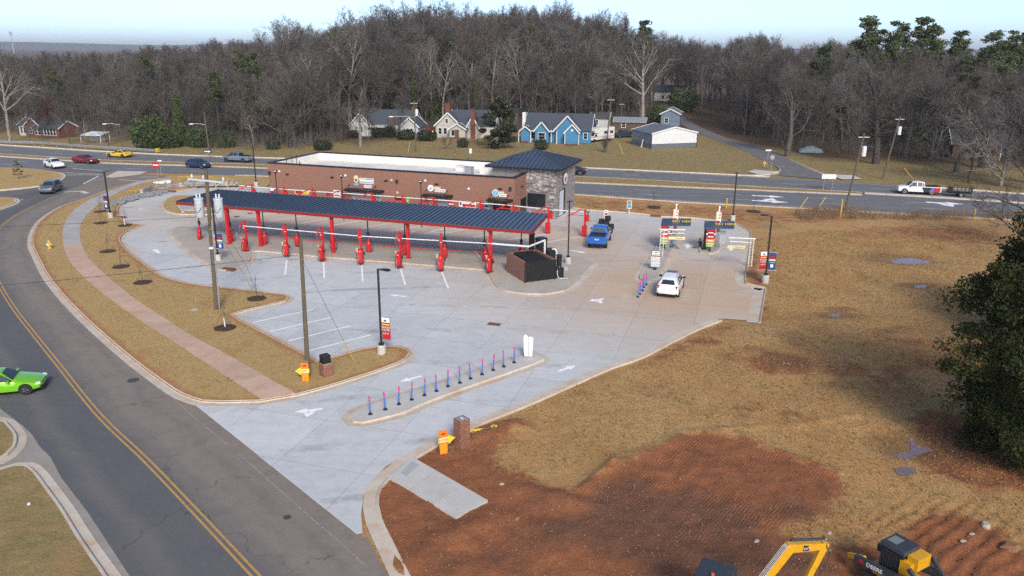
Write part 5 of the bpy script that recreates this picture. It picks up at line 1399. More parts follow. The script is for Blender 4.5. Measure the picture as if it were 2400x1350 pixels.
def clearance(px, py, toward, length, label, zb):
    b = G(px, py, zb); t = thing('clearance_bar', label, 'clearance bar', b, HDIR * .3)
    Ht = 2.75; s = .16
    for x, y in ((-s, -s), (s, -s), (s, s), (-s, s)): MB().cyl((x, y, 0), .025, Ht, 6).obj('mast_tube', 'white_paint', t)
    n = 9
    for k in range(n):
        z0, z1 = k * Ht / n, (k + 1) * Ht / n
        MB().tube([(-s, -s, z0), (s, -s, z1)], .016, 5).obj('lattice', 'white_paint', t); MB().tube([(s * toward, -s, z0), (s * toward, s, z1)], .016, 5).obj('lattice', 'white_paint', t)
    MB().tube([(-toward * .3, 0, Ht), (toward * length, 0, Ht + .02)], .07, 8).obj('boom', 'white_paint', t)
    MB().tube([(0, 0, Ht - .4), (toward * length * .92, 0, Ht - .32)], .045, 8).obj('lower_rail', 'white_paint', t)
    MB().ball((toward * length * .92, 0, Ht - .34), .09, 8, 6).obj('rail_end', 'white_paint', t)
    x0, x1 = sorted((toward * length * .28, toward * length * 1.02)); zz = Ht - .98
    MB().b6(x0, x1, -.03, .03, zz, zz + .28).obj('hanging_board', mat('pale_yellow', (.72, .66, .28), .5), t)
    text('Clearance', .2, 'sign_dark', t, ((x0 + x1) / 2 + .25, -.035, zz + .14), ROT_F)
    for x in (x0 + .2, x1 - .2): MB().tube([(x, 0, zz + .28), (x, 0, Ht - .36)], .008, 4).obj('chain', 'grey_metal', t)
    return t
clearance(1549, 601, 1, 2.2, 'white clearance gantry with yellow hanging board on the long island', .15)
clearance(1757, 625, -1, 2.2, 'white lattice clearance gantry with yellow board at the lot edge', .05)

# ================================================================== people
mat('skin', (.30, .17, .11), .6); mat('hair_black', (.012, .010, .010), .7); mat('cloth_blue', (.05, .20, .48), .8, col2=(.04, .15, .38), scale=8); mat('cloth_black', (.012, .012, .014), .85); mat('cloth_grey', (.16, .16, .165), .85); mat('cloth_tan', (.16, .11, .075), .85)
def person(loc, rz, label, shirt, trousers, skin='skin'):
    """seated figure leaning forward, one skinned surface; +x is the way it faces"""
    V = [(0, 0, .12), (.03, 0, .30), (.08, 0, .50), (.11, 0, .60), (.14, 0, .68),          # pelvis, waist, chest, neck base, neck
         (.16, 0, .76), (.175, 0, .86),                                                   # head
         (.09, .17, .56), (.20, .24, .36), (.38, .14, .30), (.46, .11, .30),              # left arm, hand
         (.09, -.17, .56), (.22, -.24, .38), (.40, -.16, .36), (.48, -.13, .37),          # right arm
         (.02, .10, .11), (.42, .14, .32), (.58, .15, .0), (.72, .16, -.05),              # left leg: hip, knee, ankle, toe
         (.02, -.10, .11), (.44, -.14, .22), (.74, -.15, -.02), (.88, -.16, -.04)]
    E = [(0, 1), (1, 2), (2, 3), (3, 4), (4, 5), (5, 6), (2, 7), (7, 8), (8, 9), (9, 10), (2, 11), (11, 12), (12, 13), (13, 14), (0, 15), (15, 16), (16, 17), (17, 18), (0, 19), (19, 20), (20, 21), (21, 22)]
    Rr = [.15, .14, .15, .09, .055, .09, .08, .07, .048, .035, .035, .07, .048, .035, .035, .10, .065, .045, .04, .10, .065, .045, .04]
    me = bpy.data.meshes.new('body'); me.from_pydata(V, E, [])
    o = link('person', me, None, loc, rz)
    sk = o.modifiers.new('skin', 'SKIN'); 
    for i, r in enumerate(Rr): me.skin_vertices[0].data[i].radius = (r, r)
    me.skin_vertices[0].data[0].use_root = True
    o.modifiers.new('smooth', 'SUBSURF').levels = 2
    dg = bpy.context.evaluated_depsgraph_get(); m2 = bpy.data.meshes.new_from_object(o.evaluated_get(dg))
    o.modifiers.clear(); o.data = m2
    for m in (shirt, trousers, skin, 'black_rubber'): m2.materials.append(MATS[m])
    for p in m2.polygons:
        c = p.center; p.use_smooth = True
        if c.z > .665 or (c.x > .40 and c.z > .26 and abs(c.y) < .2 and c.z < .42 and abs(c.y) > .09 and c.x < .55 and c.z > .285): p.material_index = 2
        elif (c.x > .60 and c.z < .04) or c.x > .78: p.material_index = 3
        elif c.z < .2 or (c.x > .28 and c.z < .28): p.material_index = 1
        else: p.material_index = 0
    hr = MB().ball((.155, 0, .86), (.10, .095, .085), 12, 8).obj('hair', 'hair_black', o); auto_smooth(hr)
    nz = MB().ball((.262, 0, .80), (.022, .016, .022), 6, 5).obj('nose', skin, o)
    for y in (-.035, .035): MB().ball((.245, y, .825), .013, 6, 5).obj('eye', 'hair_black', o)
    for y in (-.092, .092): MB().ball((.165, y, .81), (.02, .012, .03), 6, 5).obj('ear', skin, o)
    for s, (x, y, zz) in ((1, V[10]), (-1, V[14])):
        for k in range(5):
            yy = y - s * (.028 - .014 * k)
            pts = [(x, yy, zz), (x + .05 - .008 * abs(k - 2), yy, zz - .012), (x + .075 - .01 * abs(k - 2), yy, zz - .04)]
            if k == 0: pts = [(x - .03, y + s * .03, zz), (x + .01, y + s * .05, zz - .01), (x + .035, y + s * .045, zz - .03)]
            MB().tube(pts, .0095, 6).obj('finger', skin, o)
    return tag(o, label, 'person')
p = G(1572, 583); person(Vector((p.x, p.y, .16)), R(-8), 'person in blue jacket sitting on the edge of the long island', 'cloth_blue', 'cloth_tan')
p = G(1642, 582); person(Vector((p.x, p.y, .16)), R(195), 'person in black jacket sitting on the kerb of the oval island', 'cloth_black', 'cloth_grey')

# ================================================================== small signs on the far side of the lot
def board_sign(px, py, w, h, z0, label, m, bits=(), rz=HDIR * .5, post='white_paint', name='yard_sign'):
    b = on_ground(px, py); t = thing(name, label, 'sign', Vector((b.x, b.y, max(b.z, -.02))), rz)
    MB().box((0, .04, (z0 + h) / 2), (.08, .06, z0 + h)).obj('post', post, t)
    MB().b6(-w / 2, w / 2, -.03, .01, z0, z0 + h).obj('board', m, t)
    for (a, b_, c, d, mm) in bits: MB().b6(-w / 2 + a * w, -w / 2 + b_ * w, -.04, -.031, z0 + c * h, z0 + d * h).obj('print', mm, t)
    return t
board_sign(1474, 502, .62, 1.0, .75, 'white framed blue property sign on the bank by the highway', 'sign_white', ((.08, .92, .5, .95, 'sign_grey'), (.08, .92, .08, .46, mat('sign_teal', (.06, .30, .38), .5))))
board_sign(1420, 520, .48, 1.0, .45, 'white leaning poster board behind the blue pickup', 'sign_white', ((.1, .9, .06, .34, 'sign_orange'), (.15, .85, .42, .66, 'sign_red'), (.3, .7, .76, .86, 'sign_dark')), post='grey_metal')
# black drums stacked beyond the pickup
for i, (px, py, zb) in enumerate(((1410, 525, 0), (1421, 531, 0), (1432, 537, 0), (1424, 530, .62), (1429, 546, 0))):
    p = G(px, py); tag(MB().lathe((0, 0, 0), [(.28, 0), (.33, .06), (.36, .16), (.33, .22), (.36, .3), (.33, .38), (.36, .46), (.32, .58), (.24, .6)], 18).obj('drum', 'black_rubber', None, (p.x, p.y, zb + .005)), ('black ribbed drum left of the white poster board', 'black ribbed drum under the stacked one beyond the blue pickup', 'black ribbed drum on the outer right of the stack beyond the pickup', 'topmost black ribbed drum of the stack beyond the pickup', 'black ribbed drum nearest the right flank of the blue pickup')[i], 'drum', 'black drums beyond the blue pickup')

# ================================================================== utility poles and wires
def upole(px, py, h, label, lean=(0, 0), r=.17):
    b = on_ground(px, py); t = thing('utility_pole', label, 'utility pole', Vector((b.x, b.y, max(b.z, .0))))
    top = Vector((lean[0], lean[1], h))
    MB().tube([(0, 0, -.2), top], [r, r * .68], 12).obj('pole', 'pole_wood', t)
    return t, Vector((b.x, b.y, max(b.z, 0))) + top
b1 = G(508, 728); h1 = height_at(b1, 396)
up1, tp1 = upole(508, 728, h1, 'tall wooden utility pole with two grey transformers and cross arm', (.35, 0), .19)
MB().beam((-1.05, .0, h1 - .75), (1.75, -.35, h1 - .95), .12, .14).obj('cross_arm', 'transformer_grey', up1)
for x, zz in ((-.8, .72), (.1, .8), (1.65, .9)):
    MB().lathe((x, -.12 * x, h1 - zz + .03), [(.05, 0), (.1, .08), (.05, .12), (.1, .18), (.05, .24), (.06, .3)], 10).obj('insulator', 'insulator', up1)
    MB().tube([(x - .1, -.12 * x - .1, h1 - zz - .1), (x - .5, -.12 * x - .2, h1 - zz - .3)], .06, 8).obj('fuse', 'grey_metal', up1)
for x in (-.45, 1.02):
    c = MB().lathe((x + .02, -.05, h1 - 3.65), [(.30, 0), (.33, .05), (.33, 1.35), (.36, 1.37), (.34, 1.45), (.1, 1.5)], 20).obj('transformer', 'transformer_grey', up1); auto_smooth(c)
    MB().lathe((x - .1, -.05, h1 - 2.17), [(.04, 0), (.08, .1), (.04, .16), (.07, .24), (.03, .3)], 10).lathe((x + .14, -.05, h1 - 2.17), [(.04, 0), (.08, .1), (.04, .16), (.07, .24), (.03, .3)], 10).obj('bushing', 'insulator', up1)
    MB().tube(smooth_path([(x - .3, -.36, h1 - 2.9), (x, -.42, h1 - 3.25), (x + .3, -.36, h1 - 2.85)], .1), .015, 5).obj('lead', 'wire', up1)
MB().tube([(.28, -.12, .0), (.42, -.12, h1 - 3.9)], .06, 8).obj('conduit', 'grey_metal', up1)
MB().tube(smooth_path([(-.5, -.3, h1 - 3.65), (-.35, -.3, h1 - 4.2), (0, -.25, h1 - 4.35), (.4, -.2, h1 - 4.1)], .15), .015, 5).obj('lead', 'wire', up1)
for k in range(5): MB().tube([(.18, -.2, 1.4 + k * 1.3), (.5, -.22, 1.42 + k * 1.3)], .02, 5).obj('strap', 'galvanised', up1)
b2 = G(722, 880); h2 = height_at(b2, 562)
up2, tp2 = upole(722, 880, h2, 'bare wooden utility pole beside the orange exit sign', (.18, 0), .16)
MB().cyl((0, 0, 1.0), .17, .05, 12).obj('band', 'galvanised', up2)
br = thing('cable_bracket', 'thin grey cable boom reaching left from the bare wooden pole', 'bracket')
zb2 = height_at(b2, 607); q = b2 + Vector((.15, -.17, zb2)); e = q + Vector((-5.9, 1.4, .35))
MB().tube([q, q.lerp(e, .6) + Vector((0, 0, .02)), e], .028, 6).obj('boom', 'galvanised', br); MB().box(e, (.25, .12, .12)).obj('clamp', 'insulator', br)
def wire(a, b, sag, label, r=.012, name='wire', m='wire'):
    a, b = Vector(a), Vector(b); n = 14
    pts = [a.lerp(b, i / n) + Vector((0, 0, -sag * 4 * (i / n) * (1 - i / n))) for i in range(n + 1)]
    return tag(MB().tube(pts, r, 4).obj(name, m), label, 'wire' if name == 'wire' else 'cable', 'overhead wires')
wire(tp2 + Vector((-.1, -.1, -.9)), tp2 + Vector((-32, -8, -2.0)), .3, 'dark cable from the bare wooden pole towards the side road')
wire(tp1 + Vector((0, 0, -3.6)), tp1 + Vector((-40, -10, -3.2)), .3, 'dark cable running left from below the transformers over the pavement')
gw = thing('guy_wire', 'guy wire with yellow guard running down from the bare wooden pole', 'guy wire')
ga = G(829, 846, .12); gb = tp2 + Vector((0, 0, -1.2)); gm = ga.lerp(gb, .22)
MB().tube([gb, gm], .012, 4).obj('cable', 'wire', gw); MB().tube([gm, ga], .035, 6).obj('guard', 'yellow_paint', gw)
gw = thing('guy_wire', 'guy wires with yellow guards beside the sapling near the transformer pole', 'guy wire')
ga = G(598, 690, .12); gb = tp1 + Vector((.1, 0, -4.0)); gm = ga.lerp(gb, .3)
MB().tube([gb, gm], .012, 4).obj('cable', 'wire', gw); MB().tube([gm, ga], .035, 6).obj('guard', mat('guard_tan', (.5, .33, .1), .6), gw); MB().tube([gb + Vector((.1, 0, .6)), gm + Vector((.35, 0, .6)), ga + Vector((.15, 0, 0))], .014, 4).obj('cable', 'wire', gw)
far_poles = []
for px, py, ty, lab, lean, extra in ((490, 352, 263, 'wooden street light pole at the edge of the wood beyond the highway', (-.2, 0), 'light'), (975, 356, 236, 'wooden pole with white transformer and street light before the white house', (-.1, 0), 'both'), (1420, 357, 228, 'wooden power pole beside the bare yard tree and camper', (.6, 0), 'none'), (1980, 493, 312, 'wooden pole with a white transformer leaning right at the near highway edge', (1.2, 0), 'tx'), (2068, 420, 272, 'wooden power pole with transformer across the highway from the open field', (1.4, 0), 'tx'), (1455, 293, 240, 'short thin wooden pole behind the metal-roofed sheds', (0, 0), 'none'), (1094, 266, 244, 'thin white pole standing behind the cream house', (0, 0), 'none'), (1257, 262, 235, 'thin white pole standing behind the blue house', (0, 0), 'none'), (288, 345, 287, 'street lamp pole beside the white carport at the wood edge', (0, 0), 'light')):
    b = on_ground(px, py); h = height_at(b, ty); t, tp = upole(px, py, h, lab, lean, .15 if h > 6 else .1); far_poles.append(tp)
    MB().beam((lean[0] - .7, 0, h - .5), (lean[0] + .7, 0, h - .5), .1, .1).obj('cross_arm', 'transformer_grey', t) if extra != 'light' else None
    if extra in ('tx', 'both'):
        MB().lathe((lean[0] * .8 + .45, -.1, h - 2.9), [(.26, 0), (.28, .05), (.28, 1.2), (.2, 1.3)], 14).obj('transformer', 'insulator', t)
    if extra in ('light', 'both'):
        z = h - (3.0 if extra == 'both' else 2.2 if h > 7 else .2); s = -1
        MB().tube(smooth_path([(0, 0, z - .3), (s * 1.5, -.4, z), (s * 4.2 if extra == 'both' else s * 2.4, -.8, z)], .5), .05, 6).obj('arm', 'galvanised', t); MB().ball((s * (4.6 if extra == 'both' else 2.7), -.8, z - .05), (.5, .2, .14), 10, 6).obj('lamp', 'white_paint', t)
fp = far_poles
for a, b, s, lab in ((fp[1], fp[2], 1.2, 'overhead line between the poles before the white and blue houses'), (fp[2], fp[4], 1.4, 'upper overhead line from the blue house pole to the right'), (fp[0] + Vector((0, 0, 0)), fp[1], 1.2, 'overhead line from the street light pole to the white house pole'), (fp[2] + Vector((0, 0, -2.6)), fp[4] + Vector((0, 0, -3.0)), 1.2, 'lower overhead line from the blue house pole to the right'), (fp[4], fp[4] + Vector((60, -22, 1)), 1.0, 'overhead line leaving the right power pole'), (fp[3], fp[4] + Vector((0, 0, -3)), .8, 'overhead line crossing the highway between two leaning poles')):
    wire(a, b, s, lab, .02)
for px, py, px2, py2, lab in ((1036, 351, 1032, 333, 0, ), ) if False else ():
    pass
for i, (a, b, h, lab) in enumerate((((1866, 499), (1890, 462), 2.4, 'first slanting yellow guy guard in the weeds at the highway edge'), ((1912, 495), (1932, 463), 2.3, 'second slanting yellow guy guard in the weeds at the highway edge'), ((2142, 421), (2120, 395), 2.2, 'yellow guy guard leaning on the lawn beyond the white pickup'), ((1460, 361), (1450, 335), 2.4, 'yellow guy guard on the lawn beside the power pole and camper'), ((956, 361), (961, 333), 2.2, 'yellow guy guard in the yard before the white house'))):
    p = on_ground(*a); h2_ = max(1.5, height_at(p, b[1])); dx = (b[0] - a[0]) / F_PX * math.hypot(p.x, p.y, 20)
    t = thing('guy_guard', lab, 'guy guard', p); MB().tube([(0, 0, 0), (dx, .3, h2_)], .05, 6).obj('guard', 'yellow_paint', t); MB().ball((0, 0, .02), (.12, .12, .06), 8, 5).obj('anchor', 'rust_iron', t)
for i, (px, py, ty, lab) in enumerate(((1969, 511, 467, 'upright yellow marker post near the wooden pole in the weeds'), (1702, 487, 463, 'yellow marker post on the bank behind the kiosks'), (2283, 508, 488, 'yellow marker post beneath the branches at the far right'), (506, 440, 421, 'yellow bollard at the back of the car wash drive'), (534, 439, 421, 'second yellow bollard at the back of the car wash drive'))):
    p = on_ground(px, py); h = height_at(p, ty)
    tag(MB().lathe((0, 0, 0), [(.09, 0), (.09, h - .1), (.06, h - .02), (.02, h)], 10).obj('marker_post', 'yellow_paint', None, p), lab, 'marker post')
# ================================================================== street furniture
def hydrant(px, py, label, zb, s=1.0):
    p = G(px, py, zb); t = thing('fire_hydrant', label, 'hydrant', p); t.scale = (s, s, s)
    MB().lathe((0, 0, 0), [(.19, 0), (.19, .05), (.12, .06), (.12, .5), (.17, .52), (.17, .57), (.13, .62), (.07, .74), (.03, .78)], 14).obj('barrel', 'yellow_paint', t)
    MB().tube([(-.22, 0, .42), (.22, 0, .42)], .06, 8).tube([(0, -.2, .4), (0, 0, .4)], .08, 8).obj('nozzle_caps', 'white_paint', t)
    return t
hydrant(117, 583, 'yellow fire hydrant on the grass strip by the curved road', .115, 1.15)
hydrant(1791, 389, 'yellow fire hydrant at the corner of the narrow lane', .0, 1.2)
def pole_sign(px, py, ty, label, build):
    p = on_ground(px, py); h = height_at(p, ty); t = thing('road_sign', label, 'road sign', Vector((p.x, p.y, max(p.z, 0)))); build(t, h); return t
def octa(t, h, m, word=None):
    MB().cyl((0, 0, 0), .04, h - .1, 6).obj('post', 'galvanised', t)
    MB().plate([(.42 * math.cos(a), .42 * math.sin(a)) for a in np.arange(8) * math.pi / 4 + math.pi / 8], (0, -.05, h - .42), (1, 0, 0), (0, 0, 1), .02).obj('plate', m, t)
    if word:
        MB().plate([(.45 * math.cos(a), .45 * math.sin(a)) for a in np.arange(8) * math.pi / 4 + math.pi / 8], (0, -.045, h - .42), (1, 0, 0), (0, 0, 1), .015).obj('border', 'sign_white', t); text(word, .3, 'sign_white', t, (0, -.078, h - .42), ROT_F)
def dne(t, h):
    MB().cyl((-.1, 0, 0), .03, h, 6).cyl((.35, 0, 0), .03, h, 6).obj('post', 'galvanised', t)
    MB().plate([(.55 * math.cos(a), .55 * math.sin(a)) for a in np.linspace(0, 6.05, 20)], (-.3, -.05, h - .65), (1, 0, 0), (0, 0, 1), .02).obj('disc', 'sign_red', t)
    MB().b6(-.72, .12, -.09, -.072, h - .74, h - .55).obj('bar', 'sign_white', t); MB().b6(.05, .7, -.06, -.04, h - .05, h + .12).obj('arrow_plate', 'sign_white', t)
pole_sign(374, 420, 377, 'red no-entry sign at the mouth of the side road', dne)
pole_sign(1807, 400, 363, 'grey back of a stop sign at the lane mouth', lambda t, h: octa(t, h, 'grey_metal'))
def blade(t, h):
    MB().cyl((0, 0, 0), .04, h, 6).obj('post', 'galvanised', t); MB().b6(-.5, .5, -.02, .02, h, h + .25).obj('name_blade', 'white_paint', t)
pole_sign(1797, 394, 354, 'white street name blade on a post beside the yellow hydrant', blade)
def twin(t, h):
    for x in (-.65, .65): MB().cyl((x, 0, 0), .04, h, 6).obj('post', 'galvanised', t)
    MB().b6(-1.05, 1.05, -.06, -.03, h - .65, h + .05).obj('board', 'white_paint', t)
pole_sign(1939, 446, 409, 'white board on two posts in the highway median', twin)
def oneway(t, h):
    MB().cyl((0, 0, 0), .035, h, 6).obj('post', 'galvanised', t); MB().b6(-.75, .75, -.05, -.03, h - .35, h + .2).obj('board', 'sign_dark', t)
    MB().plate([(-.6, -.09), (.15, -.09), (.15, -.2), (.62, .02), (.15, .2), (.15, .1), (-.6, .1)], (0, -.051, h - .08), (1, 0, 0), (0, 0, 1), .01).obj('arrow', 'sign_white', t)
pole_sign(488, 370, 354, 'black one-way sign with white arrow beyond the highway', oneway)
pole_sign(1103, 375, 348, 'small white sign on a post behind the brick building roof', lambda t, h: (MB().cyl((0, 0, 0), .04, h, 6).obj('post', 'galvanised', t), MB().b6(-.25, .25, -.04, -.02, h - .9, h).obj('plate', 'white_paint', t)))
# guard rail
gr = thing('guard_rail', 'long grey steel guard rail with yellow end beyond the highway', 'guard rail')
gp = [p for p in GL([(0, 338), (100, 341), (200, 349), (300, 355), (366, 359)])]; gp = [gp[0] + (gp[0] - gp[1]).normalized() * 60] + gp
gpath = smooth_path([Vector((p.x, p.y, 0)) for p in gp], 3.8)
MB().tube([p + Vector((0, 0, .65)) for p in gpath], .14, 6).obj('rail', 'galvanised', gr); MB().tube([p + Vector((0, 0, .42)) for p in gpath], .09, 6).obj('rail', 'galvanised', gr)
for p in gpath: MB().box((p.x, p.y + .15, .35), (.15, .15, .8)).obj('post', 'grey_metal', gr)
e = gpath[-1]; MB().box((e.x + .4, e.y - .1, .6), (.6, .5, .75), HDIR).obj('end_plate', 'yellow_paint', gr)
# low rubble wall, riprap and yellow rail at the back corner
rv = random.Random(8)
mat('riprap_stone', (.30, .31, .33), .85, col2=(.20, .20, .21), scale=6, obj_rand=.3)
def scatter_rocks(name, label, px_poly, n, s0, s1, m, z_of, group=None):
    poly = GL(px_poly); xs = [p.x for p in poly]; ys = [p.y for p in poly]; mb = MB(); k = 0; q = [(p.x, p.y) for p in poly]
    P = np.column_stack([RNG.uniform(min(xs), max(xs), n * 6), RNG.uniform(min(ys), max(ys), n * 6)]); P = P[in_poly(P, q)][:n]
    for x, y in P:
        s = rv.uniform(s0, s1); o = Vector((x, y, z_of(x, y) + s * .2)); a = rv.uniform(0, 6.28)
        vs = []
        for zz, r in ((-.35, .8), (.25, 1.0), (.75, .55)):
            for j in range(5):
                an = a + j * 1.2566; rr_ = s * r * rv.uniform(.75, 1.2); vs.append(o + Vector((math.cos(an) * rr_, math.sin(an) * rr_ * .8, zz * s * rv.uniform(.7, 1.1))))
        fs = [(i * 5 + j, i * 5 + (j + 1) % 5, (i + 1) * 5 + (j + 1) % 5, (i + 1) * 5 + j) for i in range(2) for j in range(5)] + [(10, 11, 12, 13, 14)]
        mb.add(vs, fs)
    o = mb.obj(name, m); tag(o, label, name.replace('_', ' '), kind='stuff'); return o
scatter_rocks('riprap', 'grey riprap stones beside the curved pavement', [(258, 482), (275, 470), (320, 458), (370, 452), (395, 452), (380, 458), (330, 466), (285, 480), (262, 488)], 260, .12, .3, 'riprap_stone', lambda x, y: .12)
scatter_rocks('riprap', 'small patch of white stones by the pavement bend near the highway', [(360, 430), (400, 425), (400, 431), (370, 434)], 90, .1, .2, 'white_paint', lambda x, y: .12)
rw = thing('rubble_wall', 'low curved wall of grey blocks at the back of the drive', 'wall')
rp_ = resample(smooth_path(GL([(332, 456), (360, 448), (400, 443), (440, 439), (500, 438), (560, 437)]), .5), 40)
for i in range(39):
    for r in range(2):
        a, b = rp_[i], rp_[i + 1]; a = a.lerp(b, .02); MB().beam(a + Vector((0, 0, .3 + r * .3)), b + Vector((0, 0, .3 + r * .3)), .35, .27).obj('block', 'riprap_stone' if (i % 17) else 'kerb_concrete', rw)
yr = thing('yellow_rail', 'yellow pipe rail on the bank behind the brick building', 'railing')
for a, b, zz in (((440, 428), (545, 434), .9), ((470, 434), (560, 438), .5), ((420, 427), (500, 428), .9), ((300, 456), (335, 452), .5)):
    MB().tube([G(*a) + Vector((0, 0, zz)), G(*b) + Vector((0, 0, zz))], .035, 6).obj('rail', 'yellow_paint', yr)
    for t_ in (0, .5, 1): q = G(*a).lerp(G(*b), t_); MB().cyl((q.x, q.y, 0), .03, zz, 6).obj('post', 'yellow_paint', yr)
sl = thing('concrete_pad', 'pale concrete pad on the grass island at the canopy end', 'slab')
mb = MB(); mb.prism(GL([(419, 480), (500, 478), (505, 494), (430, 497)]), .1, .28); mb.obj('slab', 'walk_grey', sl); MB().beam(G(418, 481, .3), G(429, 498, .3), .3, .12).obj('edging', 'kerb_concrete', sl)
# ================================================================== vehicles
mat('tyre', (.014, .014, .015), .85); mat('rim', (.35, .35, .36), .35, metal=.8); mat('rim_dark', (.05, .05, .055), .4, metal=.6)
mat('car_glass', (.020, .028, .038), .08, spec=.7); mat('lamp_clear', (.72, .74, .76), .15); mat('lamp_red', (.35, .01, .015), .25); mat('trim_black', (.014, .014, .016), .5); mat('plate_white', (.72, .72, .72), .5)
def paint(name, c, c2=None, metal=.15):
    return mat(name, c, .28, metal=metal, coat=.7, spec=.5)
PROFILES = {
 # x fraction from the nose, low z, belt z, top z, width, top width   (metres for height, of half width for widths)
 'sedan': (4.62, 1.80, .33, [(0, .36, .52, .56, .62, .5), (.02, .26, .62, .66, .84, .72), (.09, .20, .69, .77, .96, .84), (.27, .19, .82, .93, 1, .86), (.31, .19, .85, .97, 1, .84), (.45, .19, .90, 1.38, 1, .62), (.56, .19, .92, 1.43, 1, .62), (.68, .19, .94, 1.38, 1, .62), (.85, .20, .97, 1.06, .99, .78), (.95, .24, .96, 1.04, .93, .80), (.99, .34, .86, .95, .86, .74), (1, .42, .70, .74, .8, .6)], (4, 5), (7, 8), (.18, .81)),
 'coupe': (4.8, 1.92, .36, [(0, .30, .55, .60, .70, .6), (.02, .24, .66, .72, .88, .78), (.1, .18, .74, .82, .98, .86), (.33, .18, .84, .94, 1, .86), (.36, .18, .86, .97, 1, .84), (.49, .18, .92, 1.33, 1, .58), (.58, .18, .93, 1.37, 1, .58), (.68, .18, .95, 1.30, 1, .58), (.85, .20, 1.0, 1.06, 1, .8), (.95, .26, .98, 1.05, .96, .84), (.99, .36, .9, .97, .9, .78), (1, .42, .74, .78, .84, .66)], (4, 5), (7, 8), (.17, .80)),
 'hatch': (4.2, 1.78, .32, [(0, .34, .55, .60, .66, .55), (.02, .26, .66, .72, .86, .74), (.09, .20, .75, .83, .97, .84), (.24, .19, .88, .98, 1, .86), (.28, .19, .90, 1.02, 1, .84), (.42, .19, .95, 1.43, 1, .66), (.56, .19, .97, 1.48, 1, .67), (.74, .19, .99, 1.45, 1, .66), (.86, .19, 1.01, 1.38, 1, .64), (.95, .22, 1.0, 1.08, .97, .80), (.99, .34, .9, 1.0, .9, .76), (1, .42, .74, .78, .84, .6)], (4, 5), (8, 9), (.18, .81)),
 'suv': (4.72, 1.88, .37, [(0, .42, .70, .76, .72, .6), (.015, .32, .85, .92, .88, .76), (.08, .27, .95, 1.03, .98, .86), (.23, .25, 1.03, 1.13, 1, .88), (.26, .25, 1.05, 1.17, 1, .86), (.39, .25, 1.09, 1.62, 1, .68), (.52, .25, 1.10, 1.69, 1, .70), (.74, .25, 1.12, 1.67, 1, .68), (.89, .25, 1.14, 1.60, 1, .66), (.965, .28, 1.13, 1.22, .97, .82), (.99, .36, 1.0, 1.12, .92, .80), (1, .46, .82, .86, .86, .7)], (4, 5), (8, 9), (.18, .80)),
 'pickup': (5.85, 2.02, .42, [(0, .48, .80, .88, .80, .68), (.012, .40, 1.0, 1.08, .92, .80), (.06, .36, 1.08, 1.17, .99, .88), (.20, .34, 1.13, 1.23, 1, .90), (.225, .34, 1.14, 1.27, 1, .88), (.33, .34, 1.17, 1.83, 1, .72), (.44, .34, 1.18, 1.93, 1, .74), (.56, .34, 1.19, 1.91, 1, .73), (.605, .34, 1.20, 1.80, 1, .72), (.62, .34, 1.20, 1.25, 1, .93), (.985, .36, 1.21, 1.26, .99, .93), (1, .46, 1.16, 1.22, .96, .9)], (4, 5), (8, 9), (.16, .79)),
}
